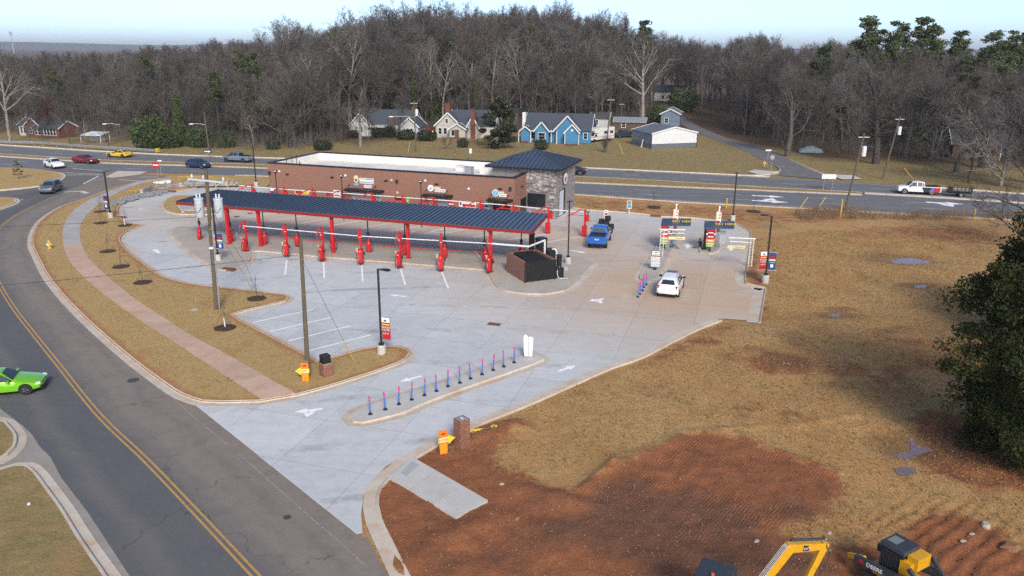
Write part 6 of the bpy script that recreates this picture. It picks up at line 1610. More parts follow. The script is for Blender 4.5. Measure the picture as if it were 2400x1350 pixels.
def vehicle(name, label, cat, kind, loc, rz, pm, scale=1.0, rim='rim', lift=0.0, sill=True, zb=0.0):
    Lg, W, wr, st, ws, rw, axles = PROFILES[kind]
    t = thing(name, label, cat, Vector((loc[0], loc[1], zb)), rz); t.scale = (scale,) * 3
    P = []
    for (fx, zl, zbelt, zt, w, wt) in st:
        x = Lg / 2 - fx * Lg; hw = W / 2 * w; ht = W / 2 * wt; zl += lift; zbelt += lift; zt += lift
        half = [(0, zl), (hw * .86, zl), (hw * .99, zl + .10), (hw, (zl + zbelt) * .5 + .05), (hw * .965, zbelt), (ht, zt - .055), (ht * .8, zt - .01), (0, zt)]
        ring = [(x, y, z) for y, z in half] + [(x, -y, z) for y, z in half[-2:0:-1]]
        P.append([Vector(p) for p in ring])
    n = len(P[0]); body = MB(); body.v = [tuple(p) for r in P for p in r]
    for i in range(len(P) - 1):
        for j in range(n):
            body.f.append((i * n + j, (i + 1) * n + j, (i + 1) * n + (j + 1) % n, i * n + (j + 1) % n))
            body.mi.append(1 if (sill and j in (0, 1, n - 1, n - 2)) else 0)
    body.f += [tuple(range(n)), tuple((len(P) - 1) * n + j for j in range(n))[::-1]]; body.mi += [0, 0]
    o = body.obj('body', [pm, 'trim_black'], t); auto_smooth(o, 42)
    def patch(nm, rows, m, ins=.9, off=.012):
        """rows: lists of points across the panel"""
        c = sum((p for r in rows for p in r), Vector()) / sum(len(r) for r in rows)
        nn = (rows[0][-1] - rows[0][0]).cross(rows[-1][0] - rows[0][0]).normalized()
        if nn.dot(c - Vector((0, 0, .7 + lift))) < 0: nn = -nn
        mb = MB(); k = len(rows[0]); vs = [c + (p - c) * ins + nn * off for r in rows for p in r]
        mb.add(vs, [(i * k + j, i * k + j + 1, (i + 1) * k + j + 1, (i + 1) * k + j) for i in range(len(rows) - 1) for j in range(k - 1)])
        return mb.obj(nm, m, t)
    top = [5, 6, 7, 8, 9]
    patch('windscreen', [[P[ws[0]][j] for j in top], [P[ws[1]][j] for j in top]], 'car_glass', .93, .014)
    patch('rear_window', [[P[rw[0]][j] for j in top], [P[rw[1]][j] for j in top]], 'car_glass', .86 if kind != 'pickup' else .82, .014)
    for a, b in ((4, 5), (10, 9)):
        ids = list(range(ws[0], rw[1] + 1)); segs = [ids[0:3], ids[2:4], ids[3:5]] if len(ids) >= 5 else [ids]
        if kind == 'sedan' or kind == 'coupe': segs = [ids[0:3], ids[2:5]]
        for sg in segs:
            if len(sg) < 2: continue
            patch('side_window', [[P[i][a] for i in sg], [P[i][b] for i in sg]], 'car_glass', .88, .012)
    for fx in axles:
        x = Lg / 2 - fx * Lg
        for s in (-1, 1):
            y = s * (W / 2 - .10); R_ = wr + (.07 if lift > .1 else 0)
            w_ = link('wheel', None, t); w_.location = (x, y, R_)
            MB().tube([(0, -.12, 0), (0, .12, 0)], R_, 22).obj('tyre', 'tyre', w_)
            rm = MB().tube([(0, s * .105, 0), (0, s * .128, 0)], R_ * .62, 16); rm.obj('rim', rim, w_)
            MB().tube([(0, s * .128, 0), (0, s * .135, 0)], R_ * .2, 10).obj('hub', 'rim_dark', w_)
            for k in range(5):
                a = k * 1.2566; MB().beam((math.cos(a) * R_ * .15, s * .13, math.sin(a) * R_ * .15), (math.cos(a) * R_ * .58, s * .13, math.sin(a) * R_ * .58), .02, .05).obj('spoke', 'rim' if rim == 'rim_dark' else 'rim_dark', w_)
            arch = [(math.cos(a) * (R_ + .06), math.sin(a) * (R_ + .06)) for a in np.linspace(-.25, math.pi + .25, 16)]
            MB().plate(arch, (x, s * W / 2 * 1.004 - (.008 if s > 0 else -.008), R_), (1, 0, 0), (0, 0, 1), -.012 * s if False else .008).obj('wheel_arch', 'trim_black', t)
    zf = st[2][2] + lift; zr = st[-3][2] + lift
    for s in (-1, 1):
        MB().box((Lg / 2 - .052 * Lg, s * W / 2 * .70, zf - .07), (.26, .36, .11), -s * .6).obj('headlight', 'lamp_clear', t)
        MB().box((-Lg / 2 + .035 * Lg, s * W / 2 * .78, zr - .10), (.26, .26, .24 if kind in ('pickup', 'suv') else .16), s * .35).obj('tail_light', 'lamp_red', t)
        MB().box((Lg / 2 - (st[ws[0]][0] + .05) * Lg, s * (W / 2 + .1), st[ws[0]][2] + lift + .08), (.14, .24, .15)).obj('mirror', 'trim_black' if kind != 'sedan' else pm, t)
    zg_ = (st[1][1] + st[1][2]) / 2 + lift
    MB().box((Lg / 2 - .012 * Lg, 0, zg_ + .06), (.10, W * .5, .2)).obj('grille', 'trim_black', t)
    MB().box((Lg / 2 - .010 * Lg, 0, zg_ - .18), (.10, W * .6, .1)).obj('lower_grille', 'trim_black', t)
    MB().box((-Lg / 2 - .004, 0, zr - .22), (.03, .4, .16)).obj('number_plate', 'plate_white', t)
    if kind == 'pickup':
        x0, x1 = Lg / 2 - .63 * Lg, -Lg / 2 + .09
        MB().b6(x1, x0, -W / 2 * .86, W / 2 * .86, 1.24 + lift, 1.275 + lift).obj('bed_cover', 'trim_black', t)
        MB().box((-Lg / 2 - .04, 0, .62 + lift), (.18, W * .9, .18)).obj('bumper', pm if lift else 'rim', t)
        MB().box((-Lg / 2 - .012, 0, 1.02 + lift), (.03, .3, .07)).obj('tailgate_handle', 'trim_black', t)
    elif kind == 'suv':
        for s in (-1, 1): MB().tube([(.45, s * .6, 1.70 + lift), (-1.4, s * .6, 1.70 + lift)], .022, 6).obj('roof_rail', 'rim', t)
    return t
def dirang(a, b):
    d = G(*b) - G(*a); return math.atan2(d.y, d.x)
def place(px_mid, off=(0, 0)):
    p = G(*px_mid); return Vector((p.x + off[0], p.y + off[1], 0))
HWE = R(-16.5)
paint('paint_green', (.17, .52, .012)); paint('paint_white', (.76, .77, .78), metal=0); paint('paint_blue', (.012, .13, .50)); paint('paint_red', (.22, .008, .016)); paint('paint_yellow', (.72, .47, .01)); paint('paint_navy', (.014, .026, .075)); paint('paint_grey', (.10, .115, .13)); paint('paint_steel', (.16, .20, .25)); paint('paint_black', (.012, .013, .02)); paint('paint_orange', (.46, .062, .02)); paint('paint_teal', (.02, .05, .06))
ga = dirang((0, 927), (63, 921)); f_ = Vector((math.cos(ga), math.sin(ga), 0)); l_ = Vector((-f_.y, f_.x, 0))
wc = G(63, 924)
vehicle('parked_sedan'.replace('parked_', ''), 'bright green sedan entering the frame on the side road', 'car', 'sedan', wc - f_ * 1.48 + l_ * .8, ga, 'paint_green', rim='rim_dark')
vehicle('suv', 'grey coupe-backed suv driving down the side road', 'car', 'suv', place((121, 450)), dirang((140, 447), (108, 462)), 'paint_grey', .96, 'rim_dark')
vehicle('suv', 'white suv with black wheels turning off the highway', 'car', 'suv', place((128, 393)), R(-40), 'paint_white', .98, 'rim_dark')
vehicle('sedan', 'dark red sedan on the near lanes of the highway', 'car', 'sedan', place((202, 382)), HWE - R(6), 'paint_red', 1.08)
vehicle('coupe', 'yellow coupe on the far lanes of the highway', 'car', 'coupe', place((281, 368)), HWE + math.pi, 'paint_yellow', 1, 'rim_dark')
vehicle('hatchback', 'dark blue hatchback on the highway behind the transformer pole', 'car', 'hatch', place((466, 393)), HWE - R(6), 'paint_navy', 1.05)
vehicle('pickup_truck', 'steel grey pickup on the far lanes behind the lamp post', 'truck', 'pickup', place((559, 379)), HWE + math.pi, 'paint_steel', .95, 'rim_dark')
vehicle('sedan', 'black sedan half hidden behind the stone tower', 'car', 'sedan', place((1340, 408)), HWE + math.pi + R(4), 'paint_black', 1.05)
rl, rrp = G(1381, 580), G(1420, 581); fr_ = G(1430, 561); d = (fr_ - rrp).normalized(); ba = math.atan2(d.y, d.x)
rc = (rl + rrp) / 2
bt = vehicle('pickup_truck', 'lifted bright blue pickup parked beside the last red crane', 'truck', 'pickup', rc + d * 1.7, ba, 'paint_blue', .96, 'rim_dark', lift=.22)
MB().b6(1.02, 1.35, -.6, .6, 2.165, 2.185).obj('roof_decal', 'sign_sky', bt) if False else None
rl, rrp = G(1541, 693), G(1589, 698); fr_ = G(1601, 671); d = (fr_ - rrp).normalized(); ba = math.atan2(d.y, d.x)
lx = vehicle('suv', 'white suv driving towards the pay kiosks', 'car', 'suv', (rl + rrp) / 2 + d * 1.62, ba, 'paint_white', .98, 'rim')
MB().b6(.25, .85, -.45, .45, 1.688, 1.70).obj('sunroof', 'car_glass', lx)
f150 = vehicle('pickup_truck', 'white pickup with black and red graphics towing a trailer on the highway', 'truck', 'pickup', place((2150, 454)), HWE + math.pi + R(2), 'paint_white', .97)
W2 = 1.01 * 1.004
MB().plate([(-.6, .45), (-1.9, .45), (-1.9, 1.15), (-.25, 1.15)], (0, W2 + .0, 0), (1, 0, 0), (0, 0, 1), -.01).obj('decal', 'sign_dark', f150)
MB().plate([(-1.55, .7), (-1.95, .45), (-2.8, .5), (-2.8, 1.15), (-2.0, 1.15)], (0, W2 + .012, 0), (1, 0, 0), (0, 0, 1), -.01).obj('decal', 'sign_red', f150)
MB().plate([(-1.3, .5), (-1.6, .5), (-1.95, 1.1), (-1.6, 1.15)], (0, W2 + .02, 0), (1, 0, 0), (0, 0, 1), -.01).obj('decal', 'signal_blue', f150)
# utility trailer
tr = thing('utility_trailer', 'black mesh-sided utility trailer behind the white pickup', 'trailer', place((2246, 460)), HWE + math.pi)
MB().b6(-1.5, 1.5, -.85, .85, .5, .58).obj('deck', 'black_metal', tr)
for y in (-.85, .85):
    for zz in (.85, 1.15, 1.4): MB().beam((-1.5, y, zz), (1.5, y, zz), .05, .05).obj('rail', 'black_metal', tr)
    for x in np.linspace(-1.5, 1.5, 7): MB().beam((x, y, .55), (x, y, 1.42), .05, .05).obj('upright', 'black_metal', tr)
    MB().tube([(-.1, y * 1.08 - .08, .33), (-.1, y * 1.08 + .08, .33)], .33, 18).obj('wheel', 'tyre', tr); MB().tube([(-.1, y * 1.2 - .02, .33), (-.1, y * 1.2 + .02, .33)], .19, 12).obj('rim', 'rim', tr)
for k in range(9): MB().beam((-1.5, -.8 + k * .2, .55), (-1.5, -.8 + k * .2, 1.5), .03, .03).obj('gate_bar', 'black_metal', tr)
MB().beam((1.5, 0, .52), (2.7, 0, .5), .1, .1).box((1.2, 0, .95), (.5, .9, .7)).obj('tongue', 'black_metal', tr)
# camper van by the blue house
rv_ = thing('camper_van', 'white camper van parked beside the blue house', 'camper', place((1408, 333), (0, 2.0)), R(-138))
mat('camper_white', (.66, .65, .62), .55, col2=(.55, .53, .49), scale=2)
MB().b6(-3.6, 1.6, -1.12, 1.12, .55, 3.05).obj('body', 'camper_white', rv_)
mb = MB(); q = [(1.6, 1.85), (2.9, 2.05), (3.05, 2.45), (2.6, 2.95), (1.6, 3.05)]; mb.plate(q, (0, 1.1, 0), (1, 0, 0), (0, 0, 1), 2.2).obj('overcab', 'camper_white', rv_)
mb = MB(); q = [(1.6, .5), (3.95, .5), (4.0, 1.0), (3.2, 1.12), (2.6, 1.82), (1.6, 1.84)]; mb.plate(q, (0, .95, 0), (1, 0, 0), (0, 0, 1), 1.9).obj('cab', 'camper_white', rv_)
MB().add([(3.14, -.8, 1.18), (3.14, .8, 1.18), (2.66, .75, 1.78), (2.66, -.75, 1.78)], [(0, 1, 2, 3)]).obj('windscreen', 'car_glass', rv_)
MB().b6(2.75, 3.06, -.8, .8, 2.18, 2.4).obj('overcab_window', 'car_glass', rv_)
for s in (-1, 1):
    for x in (2.9, -2.2): MB().tube([(x, s * .98 - .1, .38), (x, s * .98 + .1, .38)], .38, 18).obj('wheel', 'tyre', rv_)
    for x in (-2.6, -.6): MB().b6(x - .5, x + .5, s * 1.125 - .008, s * 1.125 + .008, 1.7, 2.3).obj('side_window', 'car_glass', rv_)
    MB().b6(-3.5, 3.6, s * 1.13 - .006, s * 1.13 + .006, 1.15, 1.22).obj('stripe', 'sign_grey', rv_); MB().b6(2.0, 2.7, s * .955 - .008, s * .955 + .008, 1.2, 1.7).obj('door_window', 'car_glass', rv_)
MB().b6(3.98, 4.03, -.8, .8, .65, .95).obj('grille', 'sign_grey', rv_); MB().box((4.0, 0, .5), (.2, 1.9, .18)).obj('bumper', 'galvanised', rv_)
vehicle('pickup_truck', 'dark pickup parked behind the camper van', 'truck', 'pickup', place((1462, 322)), R(-150), 'paint_teal', .95)
bt_ = thing('vintage_car', 'old orange-red rounded car parked between the two pale houses', 'car', place((1000, 316), (0, 2)), R(-10))
mb = MB(); prof = [(-2.0, .35), (-2.0, .7), (-1.5, 1.0), (-.9, 1.4), (-.1, 1.5), (.5, 1.35), (.9, .95), (1.6, .85), (2.0, .6), (2.0, .35)]
for y0, y1, k in ((-.75, .75, 1.0),): mb.plate(prof, (0, y1, 0), (1, 0, 0), (0, 0, 1), y1 - y0)
auto_smooth(mb.obj('body', 'paint_orange', bt_), 50)
for x in (-1.25, 1.25):
    for s in (-1, 1):
        MB().ball((x, s * .68, .5), (.52, .2, .45), 12, 8).obj('fender', 'paint_orange', bt_); MB().tube([(x, s * .72 - .08, .33), (x, s * .72 + .08, .33)], .33, 16).obj('wheel', 'tyre', bt_)
for s in (-1, 1): MB().plate([(-.85, 1.0), (-.7, 1.32), (.3, 1.34), (.6, 1.0)], (0, s * .758, 0), (1, 0, 0), (0, 0, 1), .006).obj('side_window', 'car_glass', bt_)
cv = thing('covered_car', 'car under a grey-green tarpaulin on the lawn by the lane', 'car', place((1909, 361), (0, 2.2)), R(-12))
mat('tarpaulin', (.19, .25, .26), .6, col2=(.13, .17, .18), scale=2.5)
b = MB(); rows = []
for i, (x, hh, w) in enumerate([(-2.35, .35, .7), (-2.2, .8, .85), (-1.5, .95, .92), (-.8, 1.3, .8), (0, 1.42, .78), (.6, 1.35, .8), (1.2, 1.0, .9), (2.0, .85, .85), (2.35, .3, .7)]):
    row = []
    for j in range(9):
        a = math.pi * j / 8; y = -w * math.cos(a) * (1 + .05 * math.sin(7 * j + i * 3)); z_ = hh * math.sin(a) ** .45 + .03 * math.sin(i * 5 + j * 3)
        row.append((x + .04 * math.sin(j * 4), y, max(.05, z_)))
    rows.append(row)
b.add([p for r in rows for p in r], [(i * 9 + j, i * 9 + j + 1, (i + 1) * 9 + j + 1, (i + 1) * 9 + j) for i in range(8) for j in range(8)])
auto_smooth(b.obj('tarpaulin_cover', 'tarpaulin', cv), 60)

# ================================================================== houses beyond the highway
mat('siding_white', (.50, .505, .50), .75, col2=(.40, .405, .40), scale=3, mapscale=(1, 1, 5)); mat('siding_cream', (.46, .44, .385), .75, col2=(.38, .365, .32), scale=3); mat('siding_blue', (.06, .23, .40), .7, col2=(.045, .175, .33), scale=2, mapscale=(.6, .6, 8)); mat('trim_white', (.66, .66, .65), .6)
mat('shingle', (.065, .078, .098), .9, col2=(.045, .055, .07), scale=6, mapscale=(1, 1, 2), bump=.4, bscale=25); mat('shingle_dark', (.045, .05, .055), .9, col2=(.07, .07, .07), scale=3); mat('chimney_brick', (.20, .05, .035), .85, col2=(.14, .045, .035), scale=6); mat('old_brick', (.17, .07, .05), .9, col2=(.11, .05, .04), scale=5); mat('metal_roof', (.16, .175, .195), .5, metal=.2, col2=(.13, .145, .165), scale=.8); mat('metal_blue', (.15, .20, .26), .5, col2=(.12, .165, .215), scale=1); mat('metal_white', (.70, .71, .72), .5, col2=(.64, .65, .66), scale=.7); mat('wainscot', (.11, .125, .145), .5); mat('pale_awning', (.46, .46, .44), .6); mat('wood_dark', (.10, .065, .04), .9)
def gable_block(t, x0, x1, y0, y1, h, rise, axis_, wm, rm, ov=.4, part='wall', bands=0):
    """walls with gable ends and two roof slopes; ridge along axis_ ('x' or 'y')"""
    mb = MB()
    if axis_ == 'x':
        ym = (y0 + y1) / 2; prof = [(y0, 0), (y1, 0), (y1, h), (ym, h + rise), (y0, h)]
        vs = [(x0, a, b) for a, b in prof] + [(x1, a, b) for a, b in prof]
    else:
        xm = (x0 + x1) / 2; prof = [(x0, 0), (x1, 0), (x1, h), (xm, h + rise), (x0, h)]
        vs = [(a, y0, b) for a, b in prof] + [(a, y1, b) for a, b in prof]
    mb.add(vs, [(0, 1, 2, 3, 4), (9, 8, 7, 6, 5)] + [(i, 5 + i, 5 + (i + 1) % 5, (i + 1) % 5) for i in range(5)])
    w = mb.obj(part, wm, t)
    half = ((y1 - y0) if axis_ == 'x' else (x1 - x0)) / 2; sl = rise / half; e = ov
    for s in (-1, 1):
        if axis_ == 'x':
            q = [(x0 - e, ym + s * (half + e), h - sl * e), (x1 + e, ym + s * (half + e), h - sl * e), (x1 + e, ym, h + rise), (x0 - e, ym, h + rise)]
        else:
            q = [(xm + s * (half + e), y0 - e, h - sl * e), (xm + s * (half + e), y1 + e, h - sl * e), (xm, y1 + e, h + rise), (xm, y0 - e, h + rise)]
        m2 = MB(); m2.add([(a, b, c + .06) for a, b, c in q] + [(a, b, c + .18) for a, b, c in q], [(3, 2, 1, 0), (4, 5, 6, 7), (0, 1, 5, 4), (1, 2, 6, 5), (3, 0, 4, 7), (2, 3, 7, 6)]); m2.obj('roof', rm, t)
        for k in ((0, 3), (1, 2)):
            a, b_ = Vector(q[k[0]]) + Vector((0, 0, .1)), Vector(q[k[1]]) + Vector((0, 0, .1)); n_ = Vector((0, -.03, 0)) if axis_ == 'y' and k == (0, 3) else Vector((0, 0, 0))
            MB().beam(a + n_, b_ + n_, .08, .28).obj('barge_board', 'trim_white', t)
    for k in range(bands):
        z = .3 + k * (h + rise - .4) / bands
    return w
def window(t, x, y, z, w, h, face='s', frame='trim_white'):
    o = link('window', None, t); o.location = (x, y, z)
    if face == 'e': o.rotation_euler.z = R(90)
    if face == 'w': o.rotation_euler.z = R(-90)
    MB().b6(-w / 2 - .12, w / 2 + .12, -.06, .02, -.12, h + .12).obj('frame', frame, o)
    MB().b6(-w / 2, w / 2, -.075, -.061, 0, h * .48).obj('pane', 'dark_glass', o); MB().b6(-w / 2, w / 2, -.075, -.061, h * .52, h).obj('pane', 'dark_glass', o)
    return o
def house_at(px, py, rz, name, label):
    p = G(px, py); return thing(name, label, 'house', Vector((p.x, p.y, 0)), rz)
HZ = R(-8)
# white house (local x to the right along the front, y away)
h = house_at(826, 318, HZ, 'white_house', 'white one-storey house with grey roof and brick chimneys behind yard trees')
gable_block(h, 3.5, 14.0, 1.5, 10, 2.9, 2.7, 'x', 'siding_white', 'shingle'); gable_block(h, 0, 4.6, -.5, 9, 2.8, 2.5, 'y', 'siding_white', 'shingle', part='wing'); gable_block(h, 12.0, 16.2, -.8, 6, 2.5, 1.9, 'y', 'siding_white', 'shingle', part='wing')
MB().b6(3.9, 8.6, -1.4, 1.45, 2.15, 2.4).obj('porch_roof', 'pale_awning', h)
for x in (4.1, 6.2, 8.4): MB().box((x, -1.25, 1.05), (.14, .14, 2.1)).obj('porch_post', 'trim_white', h)
MB().b6(9.0, 9.9, .9, 1.45, 0, 4.6).obj('chimney', 'old_brick', h); MB().b6(-.2, .6, 6, 6.7, 0, 6.0).obj('chimney', 'chimney_brick', h); MB().b6(12.5, 13.2, 7, 7.7, 4, 6.3).obj('chimney', 'chimney_brick', h)
for x in (1.2, 2.4): window(h, x, -.5, .9, .7, 1.3)
for x in (13.6, 14.6): window(h, x, -.8, .7, .6, 1.3)
window(h, 6.3, 1.5, .9, .8, 1.2)
# cream house
h = house_at(1023, 322, HZ, 'cream_house', 'cream house with dark roof and tall red brick chimneys')
gable_block(h, 3.0, 13.4, 1.0, 10, 2.9, 2.9, 'x', 'siding_cream', 'shingle'); gable_block(h, 0, 5.8, -.4, 9, 2.9, 2.7, 'y', 'siding_cream', 'shingle', part='wing'); gable_block(h, 7.4, 10.0, -.5, 4, 2.7, 2.2, 'y', 'siding_cream', 'shingle', part='wing')
gable_block(h, 3.7, 7.3, -2.6, -.42, 2.25, 1.1, 'y', 'siding_cream', 'shingle', part='porch_gable')
MB().b6(3.8, 7.2, -2.55, -.5, .35, 2.2).obj('porch_shadow', 'dark_glass', h) if False else None
MB().b6(8.35, 9.25, -1.1, -.52, 0, 6.4).obj('chimney', 'chimney_brick', h); MB().b6(8.25, 9.35, -1.2, -.45, 6.4, 6.65).obj('chimney_cap', 'chimney_brick', h); MB().b6(1.0, 2.2, 5, 6, 3, 7.3).obj('chimney', 'chimney_brick', h); MB().b6(.9, 2.3, 4.9, 6.1, 7.3, 7.5).obj('chimney_cap', 'chimney_brick', h)
window(h, 2.6, -.4, 3.4, .55, .9)
for x in (1.0, 2.2): window(h, x, -.4, .9, .7, 1.3)
MB().b6(4.9, 5.9, -2.66, -2.61, .3, 2.1).obj('door', 'wood_dark', h); MB().b6(3.6, 7.4, -2.75, -2.5, 0, .4).obj('porch_base', 'old_brick', h); MB().b6(4.2, 4.8, -2.66, -2.61, .8, 2.0).obj('screen', 'dark_glass', h)
# blue house
h = house_at(1216, 333, R(-12), 'blue_house', 'bright blue clapboard house with white trim and many gables')
gable_block(h, 1.2, 16.5, 1.5, 10, 3.0, 3.2, 'x', 'siding_blue', 'shingle')
gable_block(h, 3.9, 7.0, -.4, 4, 2.9, 1.8, 'y', 'siding_blue', 'shingle', part='wing'); gable_block(h, 8.6, 14.0, .4, 7, 3.2, 2.9, 'y', 'siding_blue', 'shingle', part='wing'); gable_block(h, 11.2, 14.2, -1.8, 3, 2.8, 1.6, 'y', 'siding_blue', 'shingle', part='wing')
gable_block(h, .6, 2.6, -.4, 1.48, 2.8, .8, 'y', 'siding_blue', 'shingle', part='porch_gable')
MB().b6(0, 8.3, -.2, 1.45, 2.55, 2.75).obj('porch_roof', 'trim_white', h)
for x in (.1, 2.9): MB().box((x, -.6, 1.3), (.16, .16, 2.6)).obj('porch_post', 'trim_white', h)
MB().b6(.2, .95, 3, 3.8, 0, 6.6).obj('chimney', 'trim_white', h)
for x, y in ((7.6, .38), (9.2, -1.82), (14.3, -1.85), (11.1, -1.85)): MB().box((x, y - .05, 1.45), (.16, .1, 2.9)).obj('corner_board', 'trim_white', h)
window(h, 5.45, -.4, .9, 1.5, 1.4); window(h, 3.2, 1.5, .8, .8, 1.5); window(h, 1.4, 1.5, .7, .8, 1.7); window(h, 16.5, 3, 1.0, .8, 1.4, 'e'); window(h, 15.4, 1.5, 1.0, .8, 1.3)
MB().plate([(.3 * math.cos(a), .3 * math.sin(a)) for a in np.linspace(0, 6.05, 12)], (12.7, -1.86, 3.2), (1, 0, 0), (0, 0, 1), .03).obj('gable_ornament', 'trim_white', h)
h.scale = (.95, .95, .95); MB().b6(.8, 2.4, -1.6, -.65, 0, .4).obj('steps', 'chimney_brick', h); MB().b6(2.1, 2.9, 1.44, 1.48, .3, 2.4).obj('door', 'trim_white', h)
# metal shed
sA, sB, sC = G(1526, 349), G(1632, 345), G(1497, 331)
srz = math.atan2((sB - sA).y, (sB - sA).x); sw = (sB - sA).length; sdp = 9.0
h = thing('metal_shed', 'large white and grey metal shed on the lawn', 'shed', sA, srz)
gable_block(h, 0, sw, 0, sdp, 3.0, 1.25, 'y', 'metal_white', 'metal_roof', .15)
MB().b6(-.03, sw + .03, -.04, .0, 0, 1.0).obj('wainscot', 'wainscot', h); MB().b6(-.05, .0, .0, sdp, 1.0, 2.98).obj('side_cladding', 'metal_blue', h); MB().b6(-.06, 0, 0, sdp, 0, .99).obj('wainscot', 'wainscot', h)
for x in (-.02, sw + .02): MB().box((x, -.05, 1.5), (.14, .1, 3.05)).obj('corner_trim', 'trim_black', h)
for k in range(9): MB().b6(.1, sw - .1, -.012, -.001, 1.2 + k * .21, 1.215 + k * .21).obj('cladding_rib', 'grey_metal', h)
for k in range(9): MB().b6(-.062, -.051, .1, sdp - .1, 1.1 + k * .21, 1.12 + k * .21).obj('cladding_rib', 'grey_metal', h)
MB().plate([(-.6, 0), (-.3, 0), (.0, 1.6), (-.2, 1.7)], (-.3, 3.0, 0), (1, 0, 0), (0, 0, 1), .05).obj('leaning_board', 'pale_awning', h)
# buildings further back
for px, py, rz, w, d_, hh, rise, wm, rm, ax, lab in ((1530, 236, R(-10), 13, 9, 3.6, 2.2, 'siding_white', 'shingle', 'x', 'white house with a porch at the far end of the lane'), (1548, 295, R(-15), 5.0, 8, 3.2, 1.2, 'metal_blue', 'metal_roof', 'y', 'pale blue gabled outbuilding behind the metal shed'), (1440, 306, R(-12), 7.5, 5, 2.2, .9, 'wood_dark', 'galvanised', 'x', 'weathered shed with pale tin roof behind the camper'), (1192, 290, R(-10), 5, 5, 2.6, 1.4, 'wood_dark', 'shingle_dark', 'x', 'brown roofed outbuilding behind the magnolia'), (2230, 370, R(-18), 17, 9, 2.7, 2.3, 'wood_dark', 'shingle_dark', 'x', 'dark house hidden behind branches at the far right'), (1385, 300, R(-12), 4.5, 5, 2.6, 1.2, 'siding_white', 'shingle_dark', 'x', 'small white outbuilding at the corner of the blue house')):
    h = house_at(px, py, rz, 'outbuilding' if w < 10 else 'distant_house', lab); gable_block(h, 0, w, 0, d_, hh, rise, ax, wm, rm)
    window(h, w * .3, 0, .9, .9, 1.2)
    if w > 10:
        MB().b6(w * .45, w * .8, -1.8, -.02, 2.3, 2.5).obj('porch_roof', rm, h)
        for x in (w * .46, w * .79): MB().box((x, -1.65, 1.15), (.16, .16, 2.3)).obj('porch_post', 'trim_white', h)
        MB().b6(w * .5, w * .75, -.06, -.02, 0, 2.1).obj('porch_opening', 'dark_glass', h)
# brick ranch house with sun porch at far left
h = house_at(38, 319, R(-18), 'brick_house', 'long brick house with white sun porch behind the guard rail')
gable_block(h, -1, 5, 2, 9, 2.8, 1.9, 'x', 'siding_white', 'shingle_dark'); gable_block(h, 4.0, 11, .5, 8, 2.8, 2.1, 'y', 'old_brick', 'shingle_dark', part='wing'); gable_block(h, 9, 20, -.5, 6, 2.5, 1.7, 'x', 'old_brick', 'shingle_dark', part='wing')
for k in range(7): window(h, 10.2 + k * 1.35, -.5, .8, 1.0, 1.5)
for k in range(3): window(h, .2 + k * 1.4, 2, .7, .8, 1.6)
MB().b6(12.1, 13.0, -.6, -.51, 0, 2.2).obj('door', 'wood_dark', h); window(h, 6.5, .5, .9, 1.0, 1.3); window(h, 8.8, .5, .9, 1.0, 1.3)
h.scale = (.66, .8, .86)
cpt = thing('carport', 'small white flat-roofed carport at the edge of the wood', 'carport', G(188, 334), R(-14))
mb = MB(); mb.add([(0, 0, 2.0), (7.5, 0, 2.1), (7.2, 4.5, 2.7), (.6, 4.5, 2.6)] + [(0, 0, 1.85), (7.5, 0, 1.95), (7.2, 4.5, 2.55), (.6, 4.5, 2.45)], [(0, 1, 2, 3), (7, 6, 5, 4), (0, 4, 5, 1), (1, 5, 6, 2), (2, 6, 7, 3), (3, 7, 4, 0)]); mb.obj('roof', 'metal_white', cpt)
for x, y in ((.2, .2), (7.2, .2), (7.0, 4.2), (.8, 4.2)): MB().box((x, y, 1.0), (.12, .12, 2.0)).obj('post', 'trim_white', cpt)
MB().b6(.3, 5.5, 3.8, 4.2, 0, 1.9).obj('back_wall', 'pale_awning', cpt); cpt.scale = (.72, .72, .8)
# ================================================================== trees
mat('bark_grey', (.105, .092, .080), .95, col2=(.062, .054, .047), scale=2.5, obj_rand=.3)
mat('bark_pale', (.30, .275, .24), .95, col2=(.16, .135, .11), scale=1.6, obj_rand=.1)
mat('twig_brown', (.128, .108, .092), .95, col2=(.092, .080, .070), scale=.12, obj_rand=.3)
mat('twig_grey', (.165, .152, .138), .95, col2=(.115, .107, .099), scale=.12, obj_rand=.25)
mat('twig_plum', (.108, .086, .078), .95, col2=(.078, .065, .060), scale=.12, obj_rand=.25)
mat('twig_russet', (.13, .058, .036), .95, col2=(.09, .045, .032), scale=.3)
mat('leaf_pine', (.040, .062, .020), .7, col2=(.075, .085, .022), scale=.35, obj_rand=.25)
mat('leaf_ivy', (.030, .055, .016), .7, col2=(.058, .072, .018), scale=.5, obj_rand=.25)
mat('leaf_dark', (.016, .026, .012), .6, col2=(.030, .042, .016), scale=.8, obj_rand=.2)
mat('leaf_magnolia', (.016, .028, .012), .45, col2=(.05, .045, .018), scale=1.2)
mat('leaf_cedar', (.020, .029, .009), .85, col2=(.044, .049, .013), scale=.55, spec=.2)
mat('leaf_young', (.09, .11, .045), .7)
mat('dry_stalk', (.25, .16, .085), .95, col2=(.14, .09, .055), scale=2)

